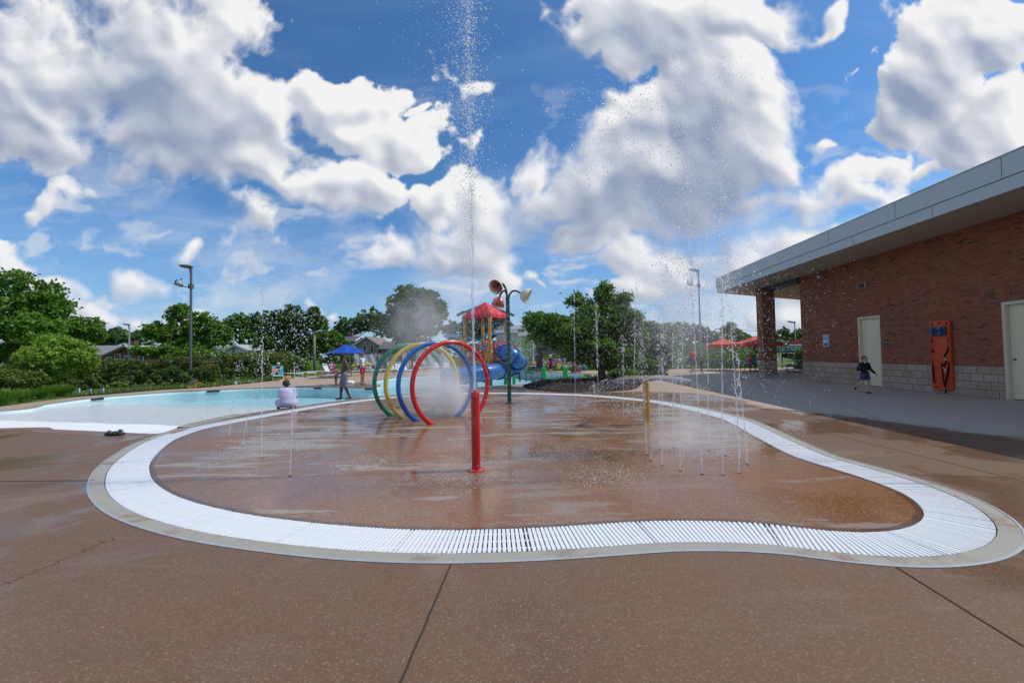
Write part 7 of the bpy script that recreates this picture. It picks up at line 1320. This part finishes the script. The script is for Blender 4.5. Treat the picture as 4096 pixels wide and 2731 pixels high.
o = thing('beach_toy', 'round yellow and green beach toy below the woman in grey', 'toy', G(2237, 1490)); q = MB(); q.lathe(G(2237, 1488)+Vector((0, -.1, .60)), [(.001, -.02), (.2, -.02), (.2, .02), (.001, .02)], 16, Matrix.Rotation(R_(80), 3, 'X')); q.build('yellow_disc', mat('toy_yellow', (.75, .50, .03), .5), o); q = MB(); c = G(2233, 1489)+Vector((0, -.12, .33)); q.ell(c, (.22, .12, .16), 10, 7); q.build('green_bag', mat('toy_green', (.12, .35, .05), .7), o)
p = G(2298, 1490); person('person wrapped in a maroon patterned towel, left of the pair under the maple', p+Vector((0, 0, .36)), (.4, -.9), 1.62, 'sit', 'brown', (.10, .03, .02), 1, wear=[('dress', patmat('maroon_print', [(.22, .01, .06), (.32, .03, .05), (.12, .01, .04), (.40, .12, .14)], 10), 1)], wide=1.25)
p = G(2317, 1491); person('person in a red and teal patterned wrap, right of the pair under the maple', p+Vector((0, 0, .36)), (-.6, -.8), 1.60, 'sit', 'brown', (.16, .03, .03), 1, wear=[('dress', patmat('red_teal_print', [(.35, .03, .08), (.10, .22, .25), (.45, .10, .12), (.20, .20, .18)], 9), 1)], wide=1.2)
o = thing('tote_bag', 'teal tote bag on the deck right of the pair under the maple', 'bag', G(2336, 1487)); q = MB(); q.ell(G(2336, 1484)+Vector((0, 0, .28)), (.25, .15, .27), 10, 7); q.build('bag_body', mat('teal_bag', (.02, .20, .26), .7), o, smooth=True)
p = G(2366, 1512); person('child lying on the rim of the play pool with bare legs stretched out', p+Vector((0, 0, .07)), (.96, .25), 1.25, 'stand', 'fair', (.12, .06, .03), wear=[('suit', (.02, .25, .08))], child=True, ov={k: (v[0], v[2]-.5, .045+abs(v[1])*.3) for k, v in BASE.items()})
o = thing('pool_float', 'lime green inflatable float beside the lying child', 'pool toy', G(2330, 1521)); q = MB(); q.ell(G(2329, 1520)+Vector((0, 0, .10)), (.20, .13, .10), 10, 7); q.ell(G(2341, 1519)+Vector((0, 0, .10)), (.26, .12, .09), 10, 7); q.build('inflated_body', mat('lime_vinyl', (.12, .60, .03), .3), o, smooth=True)
p = G(2773, 1494); person('adult in a red shirt and red cap walking beyond the spray, carrying a bag', p, (-.5, .85), 1.78, 'walk', 'tan', (.15, .10, .06), wear=[('shirt', (.50, .03, .06), .7), ('shorts', (.05, .06, .12), .75)], hat=(.60, .04, .04), wide=1.3, vox=.015)
o = thing('shoulder_bag', 'dark bag hanging at the side of the adult in the red cap', 'bag', p+Vector((-.3, 0, .9))); q = MB(); q.ell(p+Vector((-.36, -.05, .82)), (.20, .14, .24), 10, 7); q.build('bag_body', mat('dark_cloth', (.04, .04, .08), .8), o, smooth=True)
p = G(2808, 1495); person('child in a dark top walking just right of the adult in the red cap', p, (-.4, .85), 1.15, 'walk', 'brown', (.05, .03, .02), wear=[('shirt', (.10, .03, .04), .7), ('shorts', (.05, .05, .08), .7)], child=True)
p = G(2975, 1484); person('long haired woman in a pink cover up sitting sideways on the picnic bench', p+Vector((-.05, -.75, .46)), (.75, .5), 1.62, 'sit', 'tan', (.20, .12, .06), 1.3, wear=[('dress', (.45, .19, .17), .3)], wide=1.15, vox=.014)
p = G(3003, 1484); person('girl in a teal top seen from behind at the picnic table', p+Vector((0, -.55, .46)), (.05, 1), 1.45, 'sit', 'tan', (.17, .06, .035), 1.2, wear=[('shirt', (.0, .30, .28), .3), ('shorts', (.0, .16, .17), .5)], vox=.014)
p = G(2957, 1484); person('dark haired child at the left end of the picnic table', p+Vector((.02, .55, .46)), (.3, -1), 1.2, 'sit', 'brown', (.03, .02, .02), wear=[('shirt', (.07, .03, .05), .5)], child=True)
p = G(3024, 1484); person('bare shouldered person at the right end of the picnic table against the pillar', p+Vector((0, .5, .46)), (-.3, -1), 1.5, 'sit', 'tan', (.12, .06, .03), 1, wear=[('top', (.45, .10, .12))])
pbz = G(3462, 1572)
person('little boy in a black long sleeved shirt running past the cream door', pbz, (.12, -.99), 1.24, 'walk', 'fair', (.20, .065, .025), wear=[('shirt', (.014, .010, .018), 1.85), ('trunks', (.07, .06, .14), .5)], child=True, face=True, shoes=(.02, .016, .015), vox=.011, look=-.3, wide=1.22, scale_head=1.08,
       ov=dict(aR=(.075, -.19, .17), kR=(.08, .0, .28), tR=(.08, -.23, .09), kL=(-.065, .05, .29), aL=(-.035, .0, .045), tL=(-.04, .10, .02), eL=(-.165, .0, .65), wL=(-.215, .10, .535), eR=(.16, -.03, .64), wR=(.03, .11, .61)))
o = thing('wall_paper_note', 'small white notice leaning by the fence beyond the pillar', 'sign', G(2978+140, 1470)); o.location = at(3117, 1446, 36.5); ORG[o] = o.location.copy(); q = MB(); q.box(o.location, (.35, .03, .22)); q.build('notice_panel', M_white, o)

# ================================================================== water in the air
def water_drop_mat():
    m, t, b = newmat('spray_droplets'); g = t.node('ShaderNodeNewGeometry').outputs['Random Per Island']
    b.inputs['Base Color'].default_value = (.92, .95, .98, 1); b.inputs['Roughness'].default_value = .12; b.inputs['Specular IOR Level'].default_value = .9
    tr = t.node('ShaderNodeBsdfTransparent'); tl = t.node('ShaderNodeBsdfTranslucent'); tl.inputs[0].default_value = (.95, .97, 1, 1); m1 = t.node('ShaderNodeMixShader'); m1.inputs[0].default_value = .6; t.l.new(b.outputs[0], m1.inputs[1]); t.l.new(tl.outputs[0], m1.inputs[2])
    m2 = t.node('ShaderNodeMixShader'); t.set(m2, 0, t.math('MULTIPLY_ADD', g, .55, .25)); t.l.new(m1.outputs[0], m2.inputs[1]); t.l.new(tr.outputs[0], m2.inputs[2]); t.l.new(m2.outputs[0], t.n['Material Output'].inputs[0]); return m
MWD = water_drop_mat()
def jet_mat():
    m, t, b = newmat('jet_stream'); tc = t.node('ShaderNodeTexCoord').outputs['Object']; n = t.noise(t.mapv(tc, sca=(3, 3, 1)), 9, 3, .6)
    b.inputs['Base Color'].default_value = (.88, .92, .97, 1); b.inputs['Roughness'].default_value = .15; tl = t.node('ShaderNodeBsdfTranslucent'); tl.inputs[0].default_value = (.9, .94, 1, 1); m1 = t.node('ShaderNodeMixShader'); m1.inputs[0].default_value = .4; t.l.new(b.outputs[0], m1.inputs[1]); t.l.new(tl.outputs[0], m1.inputs[2])
    tr = t.node('ShaderNodeBsdfTransparent'); m2 = t.node('ShaderNodeMixShader'); t.set(m2, 0, t.math('MULTIPLY_ADD', t.ss(n, .35, .65), .40, .42)); t.l.new(m1.outputs[0], m2.inputs[1]); t.l.new(tr.outputs[0], m2.inputs[2]); t.l.new(m2.outputs[0], t.n['Material Output'].inputs[0]); return m
MJ = jet_mat()
OCT_V = np.array([(1, 0, 0), (-1, 0, 0), (0, 1, 0), (0, -1, 0), (0, 0, 1), (0, 0, -1)], float); OCT_F = [(0, 2, 4), (2, 1, 4), (1, 3, 4), (3, 0, 4), (2, 0, 5), (1, 2, 5), (3, 1, 5), (0, 3, 5)]
def drops(P, r, name, parent=None, stretch=None, m=None):
    n = len(P); r = np.asarray(r)*np.ones(n); st = np.ones(n)*1.0 if stretch is None else np.asarray(stretch)*np.ones(n)
    o_ = org(parent) if parent is not None else Vector((0, 0, 0)); S = np.stack([r, r, r*st], 1)*(.75+.5*nr.random((n, 3))); V = (P[:, None, :]+OCT_V[None]*S[:, None, :]).reshape(-1, 3)-np.array(o_)
    F = (np.array(OCT_F)[None]+6*np.arange(n)[:, None, None]).reshape(-1); me = bpy.data.meshes.new(name); me.vertices.add(len(V)); me.vertices.foreach_set('co', V.astype(np.float32).ravel()); nf = n*8
    me.loops.add(nf*3); me.loops.foreach_set('vertex_index', F.astype(np.int32)); me.polygons.add(nf); me.polygons.foreach_set('loop_start', np.arange(0, nf*3, 3, dtype=np.int32)); me.update(calc_edges=True); me.polygons.foreach_set('use_smooth', np.ones(nf, bool))
    return link_mesh(name, me, m or MWD, parent)
def clampz(P, z=.01): P[:, 2] = np.maximum(P[:, 2], z+nr.random(len(P))*.02); return P
M_noz = mat('nozzle_ring', (.07, .06, .05), .6, metal=.2)
def jet(lab, x, y, top, lean=(0, 0), core=.45, n=260, sp=.06, rr=.0085, grp='ground jets on the splash pad', crown=.25, nozzle=True, z0=0.0, r0=.009, wind=(0, 0), seedstr=1.0):
    p = G(x, y) if not isinstance(x, Vector) else x; o = thing('water_jet', lab, 'water jet', p, grp)
    L = Vector((lean[0], lean[1], 0)); H = top-z0
    def pos(s): return Vector((p.x, p.y, z0))+L*(s**1.15)+Vector((wind[0], wind[1], 0))*s**2+Vector((0, 0, H*s))
    # core stream: wobbling broken tube
    nseg = max(6, int(H*core/.05)); pts = [pos(core*k/nseg)+Vector((rnd.uniform(-1, 1), rnd.uniform(-1, 1), 0))*.013*(k/nseg)**.7 for k in range(nseg+1)]; rs = [r0*(.55+.85*rnd.random()**1.5)*(1-.3*k/nseg) for k in range(nseg+1)]
    q = MB(); q.tube(pts, rs, 6); q.build('stream', MJ, o, smooth=True)
    s = core*.7+(1-core*.7)*nr.random(n)**.85; wd = sp*(s**1.8)*(1+.5*nr.random(n)); P = np.array([pos(a) for a in s]); bl = nr.integers(0, max(4, n//9), n); cs = nr.random(max(4, n//9)); k_ = nr.random(n) < .55
    P[k_] = np.array([pos(a) for a in (core*.7+(1-core*.7)*cs[bl[k_]])]); wd = np.where(k_, wd*.8, wd); P[:, 2] += nr.normal(0, .035, n)*k_; P[:, :2] += nr.normal(0, 1, (n, 2))*wd[:, None]
    nf = int(n*crown); f = nr.random(nf); Pf = np.array([pos(1-.55*a) for a in f]); Pf[:, :2] += nr.normal(0, 1, (nf, 2))*(sp*1.6+.10*f[:, None]); Pf[:, 2] -= nr.random(nf)*.1; P = clampz(np.concatenate([P, Pf]))
    drops(P, rr*(.45+.8*nr.random(len(P))**2), 'droplets', o, 1.3)
    if nozzle: q = MB(); q.lathe((p.x, p.y, 0), [(.001, .006), (.018, .006), (.022, .004), (.022, 0)], 12); q.build('nozzle_ring', M_noz, o)
    return o
def topz(x, y, Y): return at(x, y, Y).z
J = [(915, 1748, (962, 1438), 'leftmost jet on the far side of the pad, curving to the right', 110, .05), (972, 1783, (1043, 1395), 'second jet from the left, leaning to the right', 150, .05), (1047, 1831, (1052, 770), 'tall left jet breaking into beads of water above the trees', 420, .055), (1161, 1903, (1205, 960), 'nearest left jet with a wide sparse crown of droplets', 420, .16)]
for x, y, (tx, ty), lab, n, sp in J:
    p = G(x, y); tp = at(tx, ty, p.y+.05); jet(lab, x, y, tp.z, (tp.x-p.x, .05), core=.46, n=n, sp=sp, rr=.010*(p.y/8)**.5)
JR = [(2588, 1820, (2560, 1300), 'jet in front of the mustard bollard, leaning left', 240, .06), (2604, 1841, (2610, 1760), 'short weak jet at the left of the right hand ring', 14, .02), (2649, 1861, (2655, 900), 'jet rising from a pale patch on the left of the right hand ring', 420, .09), (2721, 1882, (2745, 700), 'jet second from the left in the front arc, leaning right', 500, .10),
      (2809, 1896, (2700, 150), 'tallest jet of the right hand ring, at the centre front', 1000, .12), (2892, 1899, (2885, 250), 'tall straight jet in the front right of the ring', 800, .10), (2957, 1892, (2945, 1500), 'thin double jet at the right front of the ring', 110, .03), (2960, 1837, (2870, 620), 'leaning jet second from the right', 380, .08), (2991, 1857, (2890, 900), 'rightmost jet leaning inward', 320, .07),
      (2836, 1801, (2820, 700), 'jet at the back of the ring, leaning left', 320, .08), (2695, 1791, (2690, 800), 'jet at the back left of the ring', 300, .08), (2638, 1796, (2636, 1200), 'thin jet behind the left side of the ring', 140, .05), (2495, 1651, (2492, 1330), 'short jet left of the mustard bollard', 120, .04), (2535, 1633, (2545, 1110), 'far jet just left of the mustard bollard', 170, .04),
      (2302, 1624, (2293, 940), 'thin tall jet in front of the maple on its left', 190, .035), (2393, 1592, (2384, 1210), 'jet in front of the maple at its centre', 190, .04), (2380, 1600, (2372, 1525), 'small splashing jet beside the planter bed', 40, .03), (2700, 1640, (2735, 1180), 'far jet behind the water fan', 160, .05), (2903, 1822, (2896, 1790), 'weak low bubbler at the back right of the ring', 12, .02)]
for x, y, (tx, ty), lab, n, sp in JR:
    p = G(x, y); tp = at(tx, ty, p.y+.02); big = ty < 300; jet(lab, x, y, tp.z, (tp.x-p.x, 0), core=.46 if ty < 1000 else .5, n=n, sp=sp, rr=(.0115 if big else .0095)*(p.y/6.5)**.6, crown=.9 if big else .35)
# tall jet of the red bollard
o = jet('tall strong jet shooting out of the red bollard past the top of the picture', RB, 0, 7.4, (-.03, .1), core=.42, n=2600, sp=.09, rr=.0090, nozzle=False, z0=1.03, r0=.012, crown=.5, grp='jets of the spray posts')
q = MB(); 
pts = [Vector((RB.x, RB.y, 1.03+.045*k))+Vector((rnd.uniform(-1, 1)*.0012*k*.25-.0010*k, 0, 0)) for k in range(44)]; q.tube(pts, [.0155*(1+.25*math.sin(k*1.7)+.25*rnd.uniform(-1, 1))*(1-.012*k) for k in range(44)], 8); q.build('stream', MJ, o, smooth=True)
n = 3800; s = nr.random(n)**.7; P = np.stack([RB.x-.05-nr.gamma(1.2, .30, n)*s*1.25, RB.y+nr.normal(0, .28, n), 2.6+4.6*s+nr.normal(0, .2, n)], 1); kk = nr.random(n) < .35; P[kk, 0] = RB.x+nr.normal(-.04, .16, kk.sum())
drops(P, .0052*(.5+nr.random(n)**3*1.4), 'windblown_spray', o, 1.0)
# fallen spray: drifting droplets in front of the trees, as one uncountable cloud each
def cloud(name, lab, c, s, n, r, grav=0, kind='stuff', ex=1.0, cat='spray'):
    P = np.array(c)+nr.normal(0, 1, (n, 3))*np.array(s); P = clampz(P); o = drops(P, r*(.5+nr.random(n)**ex), name, None, 1.4); return tag(o, lab, cat, kind=kind)
cloud('fine_spray', 'fine spray drifting over the four hoops in front of the round tree', at(1680, 1340, 10.6), (.75, .5, .70), 9000, .0036)
cloud('fine_spray', 'fine spray hanging above the right hand ring of jets', at(2700, 760, 5.6), (.50, .45, .95), 14000, .0026); cloud('fine_spray', 'wide veil of falling droplets between the maple and the pillar', at(2760, 1250, 6.4), (.85, .6, .85), 9000, .0029)
cloud('fine_spray', 'droplets blown left off the tall right hand jets', at(2480, 560, 5.4), (.42, .3, .42), 900, .0075); cloud('fine_spray', 'sparse droplets crossing the shaded slab in front of the pillar', at(3010, 1380, 5.9), (.38, .4, .65), 420, .0042); cloud('fine_spray', 'light scatter of droplets in front of the maple', at(2330, 1380, 8.5), (.9, .5, .75), 2000, .0036)
cloud('fine_spray', 'scattered droplets over the left jets', at(1130, 1250, 7.0), (.55, .5, .9), 900, .0062); cloud('fine_spray', 'fine droplets falling between the red bollard and the flower post', at(1960, 1340, 9.0), (.5, .5, 1.0), 2200, .0046)
# splashes where water lands
def splash(lab, x, y, sx, sy, n, h=.06, r=.0042):
    c = G(x, y); P = np.stack([c.x+nr.normal(0, sx, n), c.y+nr.normal(0, sy, n), nr.exponential(h, n)+.006], 1); k = max(4, n//26); cc = np.stack([c.x+nr.normal(0, sx, k), c.y+nr.normal(0, sy, k)], 1); a = nr.integers(0, k, n); m_ = nr.random(n) < .6; P[m_, :2] = cc[a[m_]]+nr.normal(0, .045, (m_.sum(), 2))
    o = drops(P, r*(.4+nr.random(n)**2*1.2), 'splash', None, 1.3); return tag(o, lab, 'splash', kind='stuff')
splash('broad splash on the pad right of the red bollard', 2180, 1825, .55, .30, 2100, .05); splash('splash on the pad in front and right of the red bollard', 2420, 1920, .28, .20, 1100, .05); splash('splash on the pad left of the red bollard', 1800, 1930, .40, .22, 1100, .035); splash('faint splash on the left side of the pad', 1500, 1860, .45, .25, 800, .03)
splash('splash at the foot of the left jets', 1100, 1800, .6, .5, 900, .03, .005); splash('splash near the far left rim of the pad', 1330, 1640, .35, .25, 500, .05, .006); splash('splash below the water fan', 2560, 1650, .5, .6, 1100, .06, .006); splash('splash inside the right hand ring of jets', 2780, 1830, .45, .35, 1300, .05, .004); splash('splash over the far right grating', 3030, 1760, .35, .35, 900, .07, .005); splash('splash at the back of the pad by the flower post', 2300, 1640, .9, .5, 700, .04, .006)
# water fan of the mustard bollard
fo = thing('water_fan', 'thin glassy sheet of water arching from the mustard bollard', 'water fan', (YB.x, YB.y, .97)); q = MB(); R1 = 1.28; n1, n2 = 40, 16; vs = []; fs = []
for j in range(n2+1):
    f = j/n2
    for k in range(n1): a = 2*math.pi*k/n1; r = .05+R1*f*(.9+.1*math.cos(a)); vs.append((YB.x+r*math.cos(a), YB.y+r*math.sin(a)*.8, .985+.055*math.sin(f*math.pi*.9)-.30*f**2.3+.006*math.sin(a*9+f*8)))
fs = [(j*n1+k, j*n1+(k+1) % n1, (j+1)*n1+(k+1) % n1, (j+1)*n1+k) for j in range(n2-5) for k in range(n1)]
q.add(vs, fs); m, t, b = newmat('water_sheet'); t.n.remove(b); tc = t.node('ShaderNodeTexCoord').outputs['Object']; nb = t.bump(t.noise(tc, 22, 4, .6), .8, .01); g = t.node('ShaderNodeBsdfGlossy'); g.inputs['Roughness'].default_value = .06; t.set(g, 'Normal', nb); g.inputs[0].default_value = (1, 1, 1, 1); tr = t.node('ShaderNodeBsdfTransparent'); tr.inputs[0].default_value = (.975, .985, .99, 1); fr_ = t.node('ShaderNodeFresnel'); fr_.inputs[0].default_value = 1.33; t.set(fr_, 'Normal', nb)
mx = t.node('ShaderNodeMixShader'); t.set(mx, 0, t.math('MULTIPLY_ADD', fr_.outputs[0], .65, .05, clamp=True)); t.l.new(tr.outputs[0], mx.inputs[1]); t.l.new(g.outputs[0], mx.inputs[2]); t.l.new(mx.outputs[0], t.n['Material Output'].inputs[0]); q.build('water_sheet', m, fo, smooth=True)
n = 1500; a = nr.random(n)*6.283; f = .62+nr.random(n)**1.2*.55; r = .05+R1*f; P = np.stack([YB.x+r*np.cos(a), YB.y+r*np.sin(a)*.8, .985+.055*np.sin(f*2.83)-.30*f**2.3-nr.exponential(.06, n)*(f > .7)], 1); P = clampz(P); drops(P, .0075*(.35+nr.random(n)**2), 'edge_droplets', fo)
n = 500; a = nr.random(n)*6.283; P = np.stack([YB.x+(R1+.1)*np.cos(a)*(.9+.2*nr.random(n)), YB.y+R1*.85*np.sin(a), nr.random(n)*.6], 1); drops(P, .006*(.35+nr.random(n)), 'falling_droplets', fo, 2.2)
# arch of water lines from the overhead pipe of the tower, cannon spray, flower drips
ao = thing('water_arch', 'arching comb of water lines over the play tower pipe', 'water arch', at(2000, 1400, 28)); 
for k in range(11):
    x = 1966+k*7.2; a = t4(x, 1335, 1.0); b = Vector((.9, -1.0, 0)); q = MB(); q.tube([a+Vector((.95*s_, -.8*s_, 1.55*s_-1.35*s_*s_)) for s_ in [j/9 for j in range(10)]], [.010+.008*j/9 for j in range(10)], 5); q.build('water_line', MJ, ao, smooth=True)
n = 1700; u_ = nr.random(n); x = 1990+95*nr.random(n); P = np.array([at(xx, 1338+115*uu**1.4+nr.normal(0, 3), 26.5+nr.normal(0, .4)) for xx, uu in zip(x, u_)]); drops(P, .014*(.4+nr.random(n)**2), 'falling_droplets', ao)
cloud('fine_spray', 'curtain of droplets falling behind the play tower on the left', at(1815, 1390, 26), (.7, .4, .8), 1600, .014); cloud('fine_spray', 'droplets falling past the grass bank right of the tipping bucket', at(2095, 1400, 26.5), (.55, .4, .75), 1100, .014)
for (x, y, tx, ty) in [(1984, 1160, 1962, 1300), (1978, 1150, 1910, 1235), (1992, 1222, 2000, 1330)]:
    a, b = at(x, y, fp.y-.1), at(tx, ty, fp.y-.4); n = 70; s = nr.random(n); P = np.array([a.lerp(b, q_)-Vector((0, 0, .5*q_*(1-q_)*-1)) for q_ in s])+nr.normal(0, .02, (n, 3)); drops(P, .007*(.4+nr.random(n)), 'shower_droplets', flw, 2)
# mist inside the hoops: soft volumes
def mist(lab, c, rad, dens, noise_s=2.2, name='mist'):
    q = MB(); q.ell(c, rad, 24, 14); m = bpy.data.materials.new('mist_volume'); m.use_nodes = True; t = NT(m.node_tree); t.n.remove(t.n['Principled BSDF']); tc = t.node('ShaderNodeTexCoord').outputs['Object']
    mv = t.mapv(tc, tuple(c), (0, 0, 0), tuple(rad), 'TEXTURE'); g = t.node('ShaderNodeTexGradient', gradient_type='QUADRATIC_SPHERE'); t.l.new(mv, g.inputs[0]); n_ = t.noise(tc, noise_s, 3, .6, .4)
    pv = t.node('ShaderNodeVolumePrincipled'); pv.inputs['Color'].default_value = (1, 1, 1, 1); pv.inputs['Anisotropy'].default_value = 0; t.set(pv, 'Density', t.math('MULTIPLY', t.math('MULTIPLY', g.outputs['Fac'], t.math('MULTIPLY_ADD', t.ss(n_, .32, .68), 1.5, .35)), dens)); t.l.new(pv.outputs[0], t.n['Material Output'].inputs['Volume'])
    o = q.build(name, m); return tag(o, lab, 'mist', kind='stuff')
mist('dense white mist puff low inside the right side of the hoops', Vector(at(1800, 1600, 10.9)), (.62, .6, .62), 9.0)
mist('broad soft mist filling the four hoops', Vector(at(1745, 1560, 10.8)), (1.35, 1.3, 1.15), 2.6)
mist('thin mist veil rising above the hoops', Vector(at(1690, 1290, 10.8)), (1.5, .8, 1.5), 1.0)

mist('thin mist veil around the tall right hand jets', Vector(at(2740, 1200, 6.5)), (1.25, .8, 1.9), .62)
mist('small low mist at the foot of the right hand jets', Vector(at(2760, 1740, 6.6)), (1.3, .8, .5), .8)
# ================================================================== tidy up: separate pieces become parts of their own
def islands(me):
    n = len(me.vertices); par = list(range(n))
    def f(a):
        while par[a] != a: par[a] = par[par[a]]; a = par[a]
        return a
    for e in me.edges:
        a, b = f(e.vertices[0]), f(e.vertices[1])
        if a != b: par[a] = b
    return [f(i) for i in range(n)]
SPL = {'chute_leg': 0, 'backrest_prop': 0, 'fascia_seams': 'fascia_seam', 'foot_plate': 0, 'nozzles': 'nozzle', 'bolts': 'bolt', 'stair_treads': 'stair_tread', 'slide_leg': 0, 'overhead_wires': 0, 'strap': 0, 'brace': 0, 'roof_beam': 0, 'louvre': 0, 'board_panel': 0, 'clamp_collar': 0, 'lens_x': 0, 'rim': 0, 'floor_bar': 0}
for o in list(bpy.data.objects):
    b = o.name.split('.')[0]
    if b in SPL and o.type == 'MESH' and o.parent is not None and not any(o2 is not o and o2.data is o.data for o2 in bpy.data.objects):
        me = o.data; isl = islands(me); roots = sorted(set(isl))
        if len(roots) < 2: continue
        co = [v.co.copy() for v in me.vertices]; mt = me.materials[0] if len(me.materials) else None
        for r in roots:
            idx = {i: k for k, i in enumerate([i for i in range(len(co)) if isl[i] == r])}; m2 = bpy.data.meshes.new(b); m2.from_pydata([co[i] for i in idx], [], [[idx[v] for v in p.vertices] for p in me.polygons if p.vertices[0] in idx])
            n2 = bpy.data.objects.new(SPL[b] or b, m2); COL.objects.link(n2); n2.parent = o.parent; m2.materials.append(mt)
        bpy.data.objects.remove(o)
for o in bpy.data.objects:
    if o.parent is not None and o.name.split('.')[0] in ('droplets', 'windblown_spray', 'edge_droplets', 'falling_droplets', 'shower_droplets', 'stems', 'blooms', 'water_line'): o['kind'] = 'stuff'
